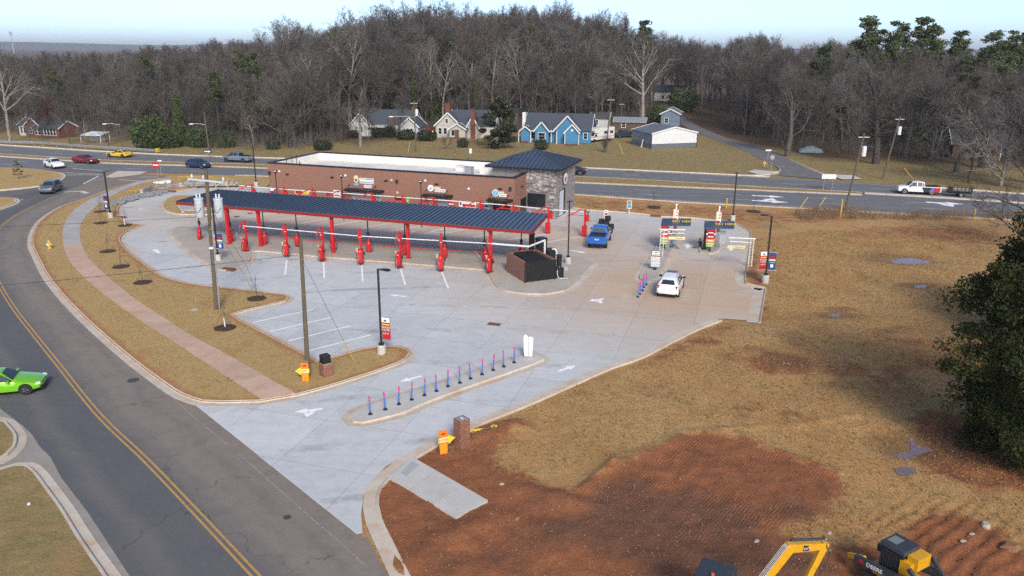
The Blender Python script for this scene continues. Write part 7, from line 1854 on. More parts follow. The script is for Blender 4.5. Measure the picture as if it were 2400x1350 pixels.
def segs_mesh(name, S, n, m):
    """S: (k, 8) p0 p1 r0 r1 -> tapered prisms with n sides"""
    S = np.asarray(S, float); k = len(S); p0, p1 = S[:, 0:3], S[:, 3:6]
    d = p1 - p0; d /= np.linalg.norm(d, axis=1)[:, None] + 1e-9
    ref = np.where(np.abs(d[:, 2:3]) < .9, np.array([[0, 0, 1.0]]), np.array([[1.0, 0, 0]]))
    a = np.cross(d, ref); a /= np.linalg.norm(a, axis=1)[:, None] + 1e-9; b = np.cross(d, a)
    V = np.empty((k, 2 * n, 3))
    for j in range(n):
        c, s = math.cos(2 * math.pi * j / n), math.sin(2 * math.pi * j / n); o = a * c + b * s
        V[:, j] = p0 + o * S[:, 6:7]; V[:, n + j] = p1 + o * S[:, 7:8]
    base = (np.arange(k) * 2 * n)[:, None]
    Fq = np.concatenate([base + np.array([[j, (j + 1) % n, n + (j + 1) % n, n + j]]) for j in range(n)], 0)
    me = bpy.data.meshes.new(name); nv, nf = k * 2 * n, len(Fq)
    me.vertices.add(nv); me.vertices.foreach_set('co', V.reshape(-1))
    me.loops.add(nf * 4); me.loops.foreach_set('vertex_index', Fq.reshape(-1).astype(np.int32))
    me.polygons.add(nf); me.polygons.foreach_set('loop_start', np.arange(nf, dtype=np.int32) * 4)
    me.polygons.foreach_set('use_smooth', np.ones(nf, bool))
    me.update(calc_edges=True); me.materials.append(MATS[m]); return me
def leaves_mesh(name, C, size, m, rng, flat=0.0, aspect=.5):
    """one small kinked leaf (two triangles) at every point of C"""
    k = len(C); a = rng.normal(size=(k, 3)); a[:, 2] *= (1 - flat); a /= np.linalg.norm(a, axis=1)[:, None]
    b = rng.normal(size=(k, 3)); b -= (b * a).sum(1)[:, None] * a; b /= np.linalg.norm(b, axis=1)[:, None]
    s = (size * rng.uniform(.6, 1.4, k))[:, None]
    V = np.stack([C - a * s, C + b * s * aspect, C + a * s, C - b * s * aspect], 1)
    me = bpy.data.meshes.new(name); me.vertices.add(k * 4); me.vertices.foreach_set('co', V.reshape(-1))
    me.loops.add(k * 4); me.loops.foreach_set('vertex_index', np.arange(k * 4, dtype=np.int32)); me.polygons.add(k); me.polygons.foreach_set('loop_start', np.arange(k, dtype=np.int32) * 4)
    me.update(calc_edges=True); me.materials.append(MATS[m]); return me

def bare_tree_mesh(seed, H=20.0, fork=.3, spread=.42, n=(13, 7, 6, 4), up=.10, tw=.016, trunk_r=.34, lean=0.0, asc=.75, twigm='twig_brown', barkm='bark_grey', leader=.8):
    rg = random.Random(seed); big, small = [], []
    def rv3(): return Vector((rg.gauss(0, 1), rg.gauss(0, 1), rg.gauss(0, 1)))
    LS = (8, 5, 4, 3, 2)
    def go(p, d, L, r, lvl):
        ns = LS[lvl]; nodes = [(p.copy(), d.copy(), r)]
        end = (.25, .25, .3, .5, .6)[lvl]
        for i in range(ns):
            d = (d + rv3() * (.05, .13, .17, .2, .25)[lvl] + Vector((0, 0, 1)) * (up if lvl else .05)).normalized()
            q = p + d * (L / ns); r1 = r + (r * end - r) * ((i + 1) / ns) if lvl == 0 else r * (1 - (1 - end) * (i + 1) / ns)
            (big if lvl < 3 else small).append((*p, *q, nodes[-1][2], r1)); p = q; nodes.append((p.copy(), d.copy(), r1))
        if lvl == 4: return
        nc = n[lvl]; t0 = (fork, .25, .2, .15)[lvl]
        for c in range(nc):
            t = t0 + (1 - t0) * (c + rg.random() * .8) / nc; t = min(t, .995)
            f = t * ns; i = min(int(f), ns - 1); a, b = nodes[i], nodes[i + 1]; pos = a[0].lerp(b[0], f - i); dd = a[1]
            ax = dd.cross(rv3()).normalized(); ang = rg.uniform(.45, 1.0) if lvl else rg.uniform(.5, 1.05) * (1.25 - asc * t)
            cd = (Matrix.Rotation(ang, 3, ax) @ dd).normalized()
            if lvl == 0: cl = H * spread * rg.uniform(.75, 1.1) * (1.15 - .75 * max(0, (t - fork) / (1 - fork)))
            else: cl = L * rg.uniform(.38, .62) * (1.1 - .45 * t)
            cr = min(a[2] * .62, (.0, .17, .075, .032, tw)[lvl + 1] * (H / 20) ** .5 * rg.uniform(.8, 1.2)) if lvl + 1 < 4 else tw
            go(pos, cd, cl, cr, lvl + 1)
    go(Vector((0, 0, -.3)), Vector((lean, 0, 1)).normalized(), H * leader, trunk_r, 0)
    return segs_mesh('trunk', big, 6, barkm), segs_mesh('crown', small, 3, twigm)
def add_tree(name, label, cat, meshes, loc, rz, scale, group=None, names=('trunk', 'crown')):
    t = thing(name, label, cat, loc, rz, group); t.scale = scale
    for nm, me in zip(names, meshes): link(nm, me, t)
    return t
BARE = [bare_tree_mesh(21, spread=.42, fork=.2, n=(14, 8, 6, 5), trunk_r=.26, tw=.015), bare_tree_mesh(22, spread=.36, fork=.3, asc=.95, n=(14, 8, 6, 5), twigm='twig_grey', trunk_r=.28), bare_tree_mesh(23, spread=.48, fork=.18, n=(13, 8, 7, 5), twigm='twig_plum', trunk_r=.28), bare_tree_mesh(24, spread=.32, fork=.38, asc=1.0, n=(16, 8, 6, 4), twigm='twig_grey', trunk_r=.28), bare_tree_mesh(25, spread=.44, fork=.25, n=(14, 8, 6, 5), trunk_r=.26), bare_tree_mesh(26, spread=.38, fork=.35, n=(15, 8, 6, 4), twigm='twig_plum', trunk_r=.26), bare_tree_mesh(27, spread=.34, fork=.4, n=(14, 8, 6, 4), twigm='twig_grey', barkm='bark_pale', trunk_r=.28), bare_tree_mesh(28, spread=.40, fork=.14, n=(15, 8, 6, 5), trunk_r=.2, asc=.9)]
OAK = [bare_tree_mesh(31, H=17, spread=.52, fork=.22, n=(12, 8, 7, 5), trunk_r=.55, asc=.5, leader=.7, tw=.014), bare_tree_mesh(32, H=17, spread=.56, fork=.26, n=(11, 9, 7, 5), trunk_r=.5, asc=.45, leader=.66, tw=.014)]
SYC = [bare_tree_mesh(41, H=24, spread=.34, fork=.36, n=(15, 7, 6, 4), trunk_r=.5, barkm='bark_pale', asc=.7, tw=.014), bare_tree_mesh(42, H=24, spread=.40, fork=.33, n=(13, 7, 6, 4), trunk_r=.55, barkm='bark_pale', asc=.6, tw=.014)]
def clump_points(rg, centers, per, rad):
    out = []
    for c, r in zip(centers, rad):
        d = rg.normal(size=(per, 3)); d /= np.linalg.norm(d, axis=1)[:, None]; q = d * (rg.random((per, 1)) ** .45) * np.array([[1, 1, .55]]) * r
        out.append(q + c)
    return np.concatenate(out)
def pine_mesh(seed, H=20.0, crown=.5, w=.17):
    rg = np.random.default_rng(seed); S = []; p = np.array([0, 0, -.3]); k = 8
    for i in range(k):
        q = np.array([rg.normal(0, .12), rg.normal(0, .12), H * .97 * (i + 1) / k]); S.append((*p, *q, .26 * (1 - i / k * .8), .26 * (1 - (i + 1) / k * .8))); p = q
    cs, rs_ = [], []
    for i in range(34):
        t = rg.uniform(1 - crown, 1.0); u = (t - (1 - crown)) / crown; R_ = H * w * (1.15 - u * .85) * rg.uniform(.45, 1.05); a = rg.uniform(0, 6.28)
        c = np.array([math.cos(a) * R_, math.sin(a) * R_, t * H + rg.normal(0, .2)]); cs.append(c); rs_.append(H * .055 * rg.uniform(.7, 1.35))
        S.append((0, 0, t * H - R_ * .35, *c, .05, .02))
    return segs_mesh('trunk', S, 6, 'bark_grey'), leaves_mesh('crown', clump_points(rg, cs, 95, rs_), .26, 'leaf_pine', rg, aspect=.42)
PINE = [pine_mesh(51), pine_mesh(52, crown=.38, w=.15), pine_mesh(53, crown=.62, w=.2)]
def cedar_mesh(seed, H, W, n, size, m, lobes=40, bottom=.08, cr=.19):
    rg = np.random.default_rng(seed); cs, rs_ = [], []
    for i in range(lobes):
        t = rg.uniform(bottom, 1) ; R_ = W * math.sin(math.pi * min(1, max(.0, (1 - t) * .72 + .10))) ** .8 * rg.uniform(.5, 1.05); a = rg.uniform(0, 6.28)
        cs.append(np.array([math.cos(a) * R_, math.sin(a) * R_, t * H])); rs_.append(W * cr * rg.uniform(.6, 1.4))
    C = clump_points(rg, cs, n // lobes, rs_); C[:, 2] = np.maximum(C[:, 2], .1)
    return segs_mesh('trunk', [(0, 0, -.2, 0, 0, H * .8, W * .06, .03)], 6, 'bark_grey'), leaves_mesh('crown', C, size, m, rg, aspect=.45)
def bush_mesh(seed, W, H, n, size, m):
    rg = np.random.default_rng(seed); d = rg.normal(size=(n, 3)); d /= np.linalg.norm(d, axis=1)[:, None]; d *= (rg.random((n, 1)) ** .25)
    lump = 1 + .16 * np.sin(d[:, 0:1] * 6 + seed) * np.cos(d[:, 1:2] * 5)
    C = d * lump * np.array([[W, W, H * .55]]) + np.array([[0, 0, H * .5]]); C[:, 2] = np.maximum(C[:, 2], .03)
    S = [(0, 0, -.1, rg.normal(0, W * .3), rg.normal(0, W * .3), H * .6, .05, .02) for _ in range(5)]
    return segs_mesh('stems', S, 4, 'bark_grey'), leaves_mesh('foliage', C, size, m, rg)

skyl = [(-600, 110), (0, 110), (200, 112), (330, 98), (420, 88), (470, 102), (530, 70), (600, 76), (680, 36), (730, 12), (780, 20), (850, -6), (920, -12), (1000, -30), (1100, -16), (1200, -22), (1300, -22), (1380, -8), (1440, 8), (1500, 34), (1560, 62), (1620, 70), (1700, 70), (1770, 50), (1830, 90), (1900, 86), (1960, 66), (2050, 84), (2200, 98), (2400, 104), (3000, 110)]
def sky_y(px): return float(np.interp(px, [a for a, b in skyl], [b for a, b in skyl]))
rt = random.Random(77)
front_y = lambda x: float(np.interp(x, [-400, -110, -60, -44, -30, 0, 16, 30, 44, 52, 60, 100, 400], [206, 196, 166, 164, 200, 206, 206, 236, 240, 178, 166, 150, 40]))
def lane_clear(x, y):
    q = [(p.x, p.y) for p in LANE]; P = np.array([[x, y]])
    return poly_dist(P, q)[0] > 4.5 and not in_poly(P, q)[0]
LANE_EXT = [Vector((56, 300, 0)), Vector((60, 420, 0))]
keep = []      # (dist, x, y, h, kind)
cells_t = {}
def try_pt(x, y, sp):
    ci, cj = int(x // sp), int(y // sp)
    for i in range(ci - 1, ci + 2):
        for j in range(cj - 1, cj + 2):
            for (a, b) in cells_t.get((i, j, sp), ()):
                if (a - x) ** 2 + (b - y) ** 2 < sp * sp * .72: return False
    cells_t.setdefault((ci, cj, sp), []).append((x, y)); return True
avoid = [(57, 258, 16), (30, 210, 6), (18, 192, 7), (27, 195, 10), (42, 205, 9)]     # clearing of the lane's end house, sheds
for it in range(14000):
    y = rt.uniform(130, 430); x = rt.uniform(-.78 * y - 12, .78 * y + 12)
    fy = front_y(x); dep = y - fy
    if dep < 0 or dep > 190: continue
    if any((x - a) ** 2 + (y - b) ** 2 < r * r for a, b, r in avoid) or not lane_clear(x, y): continue
    if 44 < x < 66 and 200 < y < 275 and abs(x - 50 - (y - 200) * .1) < 7: continue
    if not try_pt(x, y, 5.6 if dep < 35 else 7.6): continue
    px, py = to_px((x, y, 0)); k = min(1.0, dep / 36)
    front_top = 205 if px < 800 else (175 if px < 1500 else 185)
    if 1560 < px < 1900: front_top = 190
    yt = front_top + (sky_y(px) - front_top) * (k ** .6) + rt.uniform(-14, 42) * (1 if k > .5 else .7)
    if dep > 66: yt = sky_y(px) + (rt.uniform(2, 26) if (px < 620 or px > 1500) else rt.uniform(24, 58))
    h = height_at((x, y), yt)
    h = max(8.0, min(38.0, h))
    keep.append((dep, x, y, h, px))
keep.sort(key=lambda a: (0 if a[0] < 60 else 1, math.hypot(a[1], a[2])))
GRP = 'bare trees of the wood'
ivy_sets = []
for s in (61, 62):
    rg = np.random.default_rng(s); n = 2600; t = rg.random(n); a = rg.uniform(0, 6.28, n); rad = (.35 + .55 * rg.random(n)) * (1.15 - .6 * t) * (1 + .4 * np.sin(t * 14 + s))
    C = np.stack([np.cos(a) * rad, np.sin(a) * rad, t * 15], 1); ivy_sets.append(leaves_mesh('ivy', C, .22, 'leaf_ivy', rg))
N_IND = 285; cnt = 0; rest = []
for dep, x, y, h, px in keep:
    if cnt >= N_IND: rest.append((x, y, h)); continue
    cnt += 1; r = rt.random(); z0 = 0.0
    vis_green = (1 if 880 < px < 1330 and dep < 70 else 0)
    if (r < .035 and not vis_green) or (1940 < px < 2420 and dep > 25 and r < .42) or (2200 < px and r < .5):
        me = rt.choice(PINE); s = h * rt.uniform(.95, 1.12) / 20; side = 'behind the open lawn at the far right' if px > 1900 else 'rising among the bare trees of the wood'
        add_tree('pine_tree', f'dark green pine {side}', 'tree', me, (x, y, z0), rt.uniform(0, 6.28), (s * rt.uniform(.85, 1.15), s, s), 'pines of the right wood' if px > 1900 else 'pines among the bare trees')
    elif r > (.72 if vis_green else .955) and dep < 80:
        me = rt.choice(BARE); s = h / 20; t = add_tree('ivy_tree', 'bare tree with green ivy climbing its trunk in the wood', 'tree', me, (x, y, z0), rt.uniform(0, 6.28), (s * .85, s * .85, s), 'ivy-clad trees of the wood'); link('ivy', rt.choice(ivy_sets), t)
    else:
        me = rt.choice(BARE[:3] + BARE[4:5] + BARE[7:] + BARE[:3] + BARE if h < 20 else BARE[1:2] + BARE[3:] + BARE[6:7]); s = h / 20.5; w = s * rt.uniform(.85, 1.2)
        zn = next(nm for lim, nm in ((330, 'wood behind the brick house and carport'), (600, 'wood behind the street light pole'), (800, 'wood left of the white house'), (1000, 'high wood behind the white house'), (1180, 'high wood behind the cream house'), (1400, 'high wood behind the blue house'), (1700, 'wood behind the metal shed and the lane'), (1950, 'wood behind the covered car'), (9999, 'wood behind the right lawn')) if px < lim)
        rw_ = 'front edge of the' if dep < 14 else ('middle of the' if dep < 45 else 'back of the')
        add_tree('bare_tree', f'leafless tree, {rw_} {zn}', 'tree', me, (x, y, z0), rt.uniform(0, 6.28), (w, w, s), 'trees at the ' + rw_ + ' ' + zn)
# the rest of the wood: one mass of instanced trees
def scatter_mass(name, label, pts, sources):
    me = bpy.data.meshes.new(name); me.from_pydata([(x, y, 0) for x, y, h in pts], [], [])
    a = me.attributes.new('sc', 'FLOAT', 'POINT'); a.data.foreach_set('value', np.array([h / 20.5 for *_, h in pts], np.float32))
    rot = me.attributes.new('rt', 'FLOAT', 'POINT'); rot.data.foreach_set('value', np.array([rt.uniform(0, 6.28) for _ in pts], np.float32))
    ix = me.attributes.new('ix', 'INT', 'POINT'); ix.data.foreach_set('value', np.array([rt.randrange(len(sources)) for _ in pts], np.int32))
    o = link(name, me); ng = bpy.data.node_groups.new(name, 'GeometryNodeTree')
    ng.interface.new_socket('Geometry', in_out='INPUT', socket_type='NodeSocketGeometry'); ng.interface.new_socket('Geometry', in_out='OUTPUT', socket_type='NodeSocketGeometry')
    N = ng.nodes; gi = N.new('NodeGroupInput'); go_ = N.new('NodeGroupOutput'); join = N.new('GeometryNodeGeometryToInstance')
    for trunk, crown in sources:
        j2 = N.new('GeometryNodeJoinGeometry')
        for ob in (trunk, crown):
            oi = N.new('GeometryNodeObjectInfo'); oi.inputs['Object'].default_value = ob; ng.links.new(oi.outputs['Geometry'], j2.inputs[0])
        ng.links.new(j2.outputs[0], join.inputs[0])
    ip = N.new('GeometryNodeInstanceOnPoints'); ip.inputs['Pick Instance'].default_value = True
    def at(nm, ty):
        n_ = N.new('GeometryNodeInputNamedAttribute'); n_.data_type = ty; n_.inputs[0].default_value = nm; return n_.outputs[0]
    cx = N.new('ShaderNodeCombineXYZ'); ng.links.new(at('rt', 'FLOAT'), cx.inputs[2])
    ng.links.new(gi.outputs[0], ip.inputs['Points']); ng.links.new(join.outputs[0], ip.inputs['Instance']); ng.links.new(at('ix', 'INT'), ip.inputs['Instance Index'])
    ng.links.new(cx.outputs[0], ip.inputs['Rotation']); ng.links.new(at('sc', 'FLOAT'), ip.inputs['Scale']); ng.links.new(ip.outputs[0], go_.inputs[0])
    md = o.modifiers.new('scatter', 'NODES'); md.node_group = ng
    return tag(o, label, 'wood', kind='stuff')
src = []
by_mesh = {}
for o in list(COL.objects):
    if o.parent and o.name.startswith('trunk') and o.data is not None: by_mesh.setdefault(o.data.name, o)
    if o.parent and o.name.startswith('crown') and o.data is not None: by_mesh.setdefault(o.data.name, o)
for tr_, cr_ in BARE:
    if tr_.name in by_mesh and cr_.name in by_mesh: src.append((by_mesh[tr_.name], by_mesh[cr_.name]))
print('TREES', cnt, len(rest), len(src))
# low understorey trees in front of and between the tall ones
for it in range(520):
    x = rt.uniform(-190, 130); y = front_y(x) + rt.uniform(-2, 60)
    if any((x - a) ** 2 + (y - b) ** 2 < (r + 2) ** 2 for a, b, r in avoid) or not lane_clear(x, y): continue
    if 44 < x < 66 and 200 < y < 275: continue
    rest.append((x, y, rt.uniform(4.5, 10.5)))
if rest: scatter_mass('woodland', 'mass of leafless trees filling the wood to the horizon', rest, src)

# trees that stand apart
def solo(px, py, ty, mesh, label, Hm, name='bare_tree', wide=1.0, rz=None, extra=None):
    p = on_ground(px, py); h = height_at(p, ty); s = h / Hm
    t = add_tree(name, label, 'tree', mesh, p, rt.uniform(0, 6.28) if rz is None else rz, (s * wide, s * wide, s))
    return t
solo(845, 345, 170, bare_tree_mesh(71, H=14, spread=.34, fork=.18, n=(7, 8, 6, 4), trunk_r=.42, asc=.9, leader=.75, barkm='bark_pale'), 'forked bare yard tree in front of the white house', 14.5)
solo(690, 343, 128, OAK[0], 'large spreading bare oak left of the white house', 16.5, wide=1.05)
solo(728, 336, 150, OAK[1], 'second spreading bare oak behind the large one left of the white house', 16.5, wide=.9)
solo(935, 326, 210, bare_tree_mesh(72, H=10, spread=.42, fork=.25, n=(6, 6, 5, 3), trunk_r=.4, asc=.7, leader=.7), 'pollarded bare tree with stub branches beside the pole and white house', 10.5)
solo(1332, 268, 42, SYC[0], 'tall pale-barked sycamore behind the blue house', 24)
solo(1505, 296, 52, SYC[1], 'tall pale-barked sycamore standing beside the metal shed', 24)
solo(1845, 366, 150, OAK[1], 'broad bare oak at the mouth of the narrow lane', 16.5, wide=1.15, rz=1.0)
solo(2052, 384, 130, OAK[0], 'broad bare oak behind the power pole at the right', 16.5, wide=1.1, rz=2.2)
solo(2358, 402, 120, OAK[1], 'big bare tree with pale limbs at the far right lawn', 16.5, wide=1.1, rz=4.0)
solo(25, 333, 90, SYC[1], 'tall bare tree at the far left behind the guard rail', 24, wide=.8, rz=.6)
solo(1416, 357, 298, bare_tree_mesh(73, H=6, spread=.5, fork=.2, n=(9, 6, 4, 3), trunk_r=.3, asc=.4, leader=.6, tw=.012), 'small dark bare yard tree beside the camper van', 6.2)
solo(1043, 349, 300, bare_tree_mesh(74, H=5, spread=.5, fork=.15, n=(8, 6, 5, 3), trunk_r=.16, asc=.5, leader=.6, tw=.012), 'small tangled bare tree before the cream house', 5.2)
solo(200, 340, 262, bare_tree_mesh(75, H=9, spread=.35, fork=.1, n=(9, 6, 5, 3), trunk_r=.12, asc=.9, leader=.8, barkm='bark_pale', tw=.012), 'slim pale bare tree beside the white carport', 9)
solo(112, 322, 205, bare_tree_mesh(76, H=11, spread=.45, fork=.2, n=(11, 8, 7, 5), trunk_r=.25, asc=.5, leader=.7, twigm='twig_russet'), 'russet bare tree in front of the brick house', 11)
near_t = bare_tree_mesh(77, H=13, spread=.62, fork=.12, n=(14, 8, 7, 4), trunk_r=.24, asc=.2, leader=.7, tw=.014, up=.01, twigm='twig_plum')
pn = G(2425, 590); add_tree('bare_tree', 'bare tree reaching thin branches over the highway from the right edge', 'tree', near_t, (pn.x, pn.y, 0), 2.4, (1.1, 1.1, 1.05))
for px, py, ty, lab, w in ((425, 342, 222, 'narrow ivy column standing at the wood edge', .9),):
    p = G(px, py); rg = np.random.default_rng(9); n = 5200; t_ = rg.random(n) ** .8; a = rg.uniform(0, 6.28, n); rad = (1.0 + .5 * rg.random(n)) * (1.15 - .75 * t_) * (1 + .18 * np.sin(t_ * 22))
    hh = height_at(p, ty); add_tree('ivy_column', lab, 'tree', (segs_mesh('trunk', [(0, 0, 0, 0, 0, hh, .3, .1)], 6, 'bark_grey'), leaves_mesh('crown', np.stack([np.cos(a) * rad, np.sin(a) * rad, t_ * hh], 1), .22, 'leaf_ivy', rg)), (p.x, p.y, 0), 0, (w, w, 1))
for i, (px, py, ty, me, s, lab) in enumerate(((358, 300, 128, 0, 1.0, 'broad dark pine crown standing above the left wood'), (575, 300, 116, 2, .9, 'layered dark pine above the left wood'), (805, 290, 62, 2, 1.0, 'tall pine at the left shoulder of the high wood'), (1500, 262, 46, 1, 1.0, 'pine top showing above the sycamore by the lane'), (1418, 258, 60, 1, .8, 'small pine top right of the high bare trees'), (2005, 300, 33, 0, 1.4, 'tallest round-topped pine of the right wood'), (2075, 305, 48, 2, 1.1, 'pine right of the tallest one in the right wood'), (2135, 310, 38, 1, 1.2, 'flat-topped tall pine of the right wood'), (2160, 300, 70, 2, 1.1, 'lower spreading pine of the right wood'), (2215, 300, 70, 1, 1.0, 'lone pine between the two pine groups at the right'), (2290, 310, 68, 0, 1.2, 'first pine of the far right group'), (2345, 312, 70, 2, 1.2, 'second pine of the far right group'), (2395, 315, 72, 0, 1.3, 'pine at the right edge of the far right group'))):
    p = G(px, py); h = height_at(p, ty); add_tree('pine_tree', lab, 'tree', PINE[me], (p.x, p.y, 0), i * 1.1, (h / 20 * s, h / 20 * s, h / 20.6))
# magnolia, cedar, bushes
p = G(1170, 347); add_tree('magnolia_tree', 'dense dark magnolia between the cream and blue houses', 'tree', cedar_mesh(81, 10.2, 3.5, 15000, .24, 'leaf_magnolia', 60, cr=.3), (p.x, p.y, 0), 0, (1, 1, 1))
pc = G(2462, 1075); hc = 12.6
add_tree('cedar_tree', 'huge dark evergreen overhanging the field at the right edge', 'tree', cedar_mesh(82, hc, 5.2, 125000, .095, 'leaf_cedar', 260, .03), (pc.x, pc.y, 0), 0, (1, 1, 1))
pc = G(2560, 830); add_tree('cedar_tree', 'second dark evergreen behind the huge one at the right edge', 'tree', cedar_mesh(83, 11.0, 5.0, 40000, .13, 'leaf_cedar', 190, .03), (pc.x, pc.y, 0), 0, (1, 1, 1))
p = on_ground(45, 421); add_tree('young_conifer', 'young conifer on the grass plot across the side road', 'tree', cedar_mesh(84, 2.9, .75, 1800, .1, 'leaf_young', 24), (p.x, p.y, .14), 0, (1, 1, 1))
BUSH = [bush_mesh(91, 1.6, 2.2, 1500, .14, 'leaf_dark'), bush_mesh(92, 1.9, 1.8, 1500, .15, 'leaf_dark'), bush_mesh(93, 2.8, 4.2, 2600, .2, 'leaf_ivy')]
for i, (px, py, w, k, lab) in enumerate(((886, 322, 1.0, 0, 'round dark bush at the porch of the white house'), (912, 321, 1.15, 0, 'ivy-dark bush beside the white house chimney'), (953, 327, 1.2, 1, 'wide dark bush before the right gable of the white house'), (830, 322, .9, 1, 'low dark bush at the left corner of the white house'), (1000, 330, 1.3, 1, 'low reddish bush below the old orange car'), (1268, 351, .98, 0, 'clipped round bush on the lawn of the blue house'), (757, 351, 1.1, 1, 'low green hedge bush on the bank left of the white house'), (640, 350, 1.0, 0, 'dark bush under the oaks at the wood edge'), (355, 347, 1.5, 2, 'tall green shrub at the wood edge beyond the guard rail'), (400, 346, .9, 2, 'smaller green shrub next to the tall one at the wood edge'), (1085, 345, .8, 0, 'dark bush before the cream house porch'), (1540, 290, 1.2, 2, 'dark evergreen shrub behind the metal shed'), (470, 345, 1.0, 2, 'green shrub by the street light pole at the wood edge'), (1600, 262, 1.8, 2, 'tall dark evergreen shrub beside the lane end'), (1400, 262, 1.5, 2, 'green thicket behind the blue house'), (1010, 290, 1.5, 2, 'green thicket behind the cream house'), (530, 345, .8, 2, 'low green shrub under the bare trees at the wood edge'), (1340, 262, 1.4, 2, 'green thicket at the foot of the tall sycamore'), (2300, 345, 1.6, 2, 'dark shrub by the house hidden at the far right'), (2150, 345, 1.6, 2, 'dark shrub at the back of the right lawn'))):
    p = on_ground(px, py); add_tree('bush', lab, 'bush', BUSH[k], p, i * 1.7, (w, w, w), names=('stems', 'foliage'))
# undergrowth along the wood edge (brown brush) and weeds by the highway
def brush(name, label, pts, hmin, hmax, m, n_each=7, spread=.5):
    rg = np.random.default_rng(5); S = []
    for (x, y, z0) in pts:
        for k in range(n_each):
            a = rg.uniform(0, 6.28); hgt = rg.uniform(hmin, hmax); o = np.array([x + rg.normal(0, spread), y + rg.normal(0, spread), z0]); tip = o + np.array([math.cos(a) * hgt * .35, math.sin(a) * hgt * .35, hgt])
            S.append((*o, *tip, .02, .008))
            for q in range(2): mid = o + (tip - o) * rg.uniform(.4, .8); S.append((*mid, *(mid + np.array([rg.normal(0, .3), rg.normal(0, .3), .35]) * hgt * .5), .012, .005))
    return tag(link(name, segs_mesh(name, S, 3, m)), label, 'brush', kind='stuff')
pts = []
for _ in range(1500):
    x = rt.uniform(-150, 110); y = front_y(x) + rt.uniform(-7, 14)
    if -38 < x < 50 and y < 200: continue
    if lane_clear(x, y): pts.append((x, y, 0))
brush('undergrowth', 'brown leafless undergrowth along the edge of the wood', pts, 1.0, 3.4, 'twig_brown', 8, 1.0)
pts = [(*on_ground(rt.uniform(1870, 2035), rt.uniform(494, 516)).xy, 0) for _ in range(120)] + [(*on_ground(rt.uniform(2040, 2400), rt.uniform(504, 516)).xy, 0) for _ in range(110)]
brush('roadside_weeds', 'dry brown weeds along the near highway edge', pts, .3, 1.0, 'dry_stalk', 9, .5)
# saplings with mulch rings and stakes
sap_t, sap_c = bare_tree_mesh(95, H=2.6, spread=.35, fork=.45, n=(6, 4, 2, 0), trunk_r=.03, asc=.9, leader=.85, tw=.006)
def sapling(px, py, label, s=1.0, zb=None, wrap=False):
    p = G(px, py) ; zz = (.115 if zb is None else zb)
    t = thing('sapling', label, 'sapling', Vector((p.x, p.y, zz)), rt.uniform(0, 6.28), 'staked saplings in mulch rings'); t.scale = (s, s, s)
    mb = MB(); mb.lathe((0, 0, -.02), [(.82, 0), (.75, .06), (.45, .12), (.1, .12)], 18); o = mb.obj('mulch_ring', 'mulch', t)
    link('trunk', sap_t, t); link('crown', sap_c, t)
    for k in range(3):
        a = k * 2.094; q = (math.cos(a) * .75, math.sin(a) * .75, 0); MB().tube([q, (math.cos(a) * .04, math.sin(a) * .04, 1.25)], .007, 4).obj('guy_line', 'wire', t); MB().cyl((q[0], q[1], 0), .018, .25, 5).obj('stake', 'wood_dark', t)
    if wrap: MB().cyl((0, 0, .1), .05, .75, 8).obj('trunk_wrap', 'white_paint', t)
    return t
for px, py, w, lab in ((253, 592, 0, 'staked sapling on the verge above the two nearest the pavement bend'), (284, 628, 0, 'staked sapling in a mulch ring at the widest part of the verge'), (335, 665, 0, 'staked sapling in a mulch ring left of the transformer pole'), (528, 772, 1, 'sapling with white trunk wrap at the foot of the transformer pole'), (602, 703, 0, 'sapling in a mulch ring at the tip of the grass spit'), (237, 525, 0, 'staked sapling below the banner lamp post at the verge'), (237, 498, 0, 'staked sapling beside the banner lamp post near the pavement'), (293, 531, 1, 'slim pale sapling at the inner tip of the verge')):
    sapling(px, py, lab, wrap=bool(w))
for px, py, lab in ((1533, 486, 'sapling in a mulch ring on the bank behind the first kiosk'), (1766, 496, 'sapling in a mulch ring on the bank right of the kiosk lamp post')):
    sapling(px, py, lab, 1.15, 0.02)

LOWT = bare_tree_mesh(78, H=12, spread=.6, fork=.12, n=(12, 8, 6, 5), trunk_r=.22, asc=.3, leader=.7, tw=.012, up=.04, twigm='twig_grey', barkm='bark_pale'); LOWT2 = bare_tree_mesh(79, H=12, spread=.55, fork=.08, n=(13, 8, 6, 5), trunk_r=.2, asc=.4, leader=.75, tw=.012, twigm='twig_grey')
for i, (px, py, ty, k, w, lab) in enumerate(((2240, 405, 190, 1, 1.1, 'bare tree screening the hidden house at the right lawn'), (2300, 392, 150, 0, 1.15, 'wide bare tree in front of the hidden house'), (2420, 430, 170, 0, 1.2, 'bare tree at the right edge above the trailer'), (2180, 372, 160, 1, 1.0, 'bare oak at the back left of the right lawn'), (2120, 366, 165, 0, .9, 'bare oak behind the right power pole'))):
    solo(px, py, ty, OAK[k], lab, 16.5, wide=w, rz=i * 1.3)
for i, (px, py, ty, k, w, lab) in enumerate(((2270, 428, 215, 0, 1.0, 'low-branched bare tree close to the far kerb at the right'), (2345, 436, 200, 1, 1.1, 'low-branched bare tree behind the trailer'), (2410, 446, 190, 0, 1.1, 'low-branched bare tree at the right frame edge'))):
    solo(px, py, ty, (LOWT if k else LOWT2), lab, 12.0, wide=w, rz=i * 2.1)
for i, (px, py, ty, k, lab) in enumerate(((70, 334, 215, 0, 'bare tree before the left wing of the brick house'), (165, 338, 225, 4, 'bare tree between the brick house and the carport'), (255, 340, 235, 0, 'bare tree right of the white carport'))):
    p = on_ground(px, py); h = height_at(p, ty); add_tree('bare_tree', lab, 'tree', BARE[k], p, i * 2.0, (h / 20.5,) * 3)
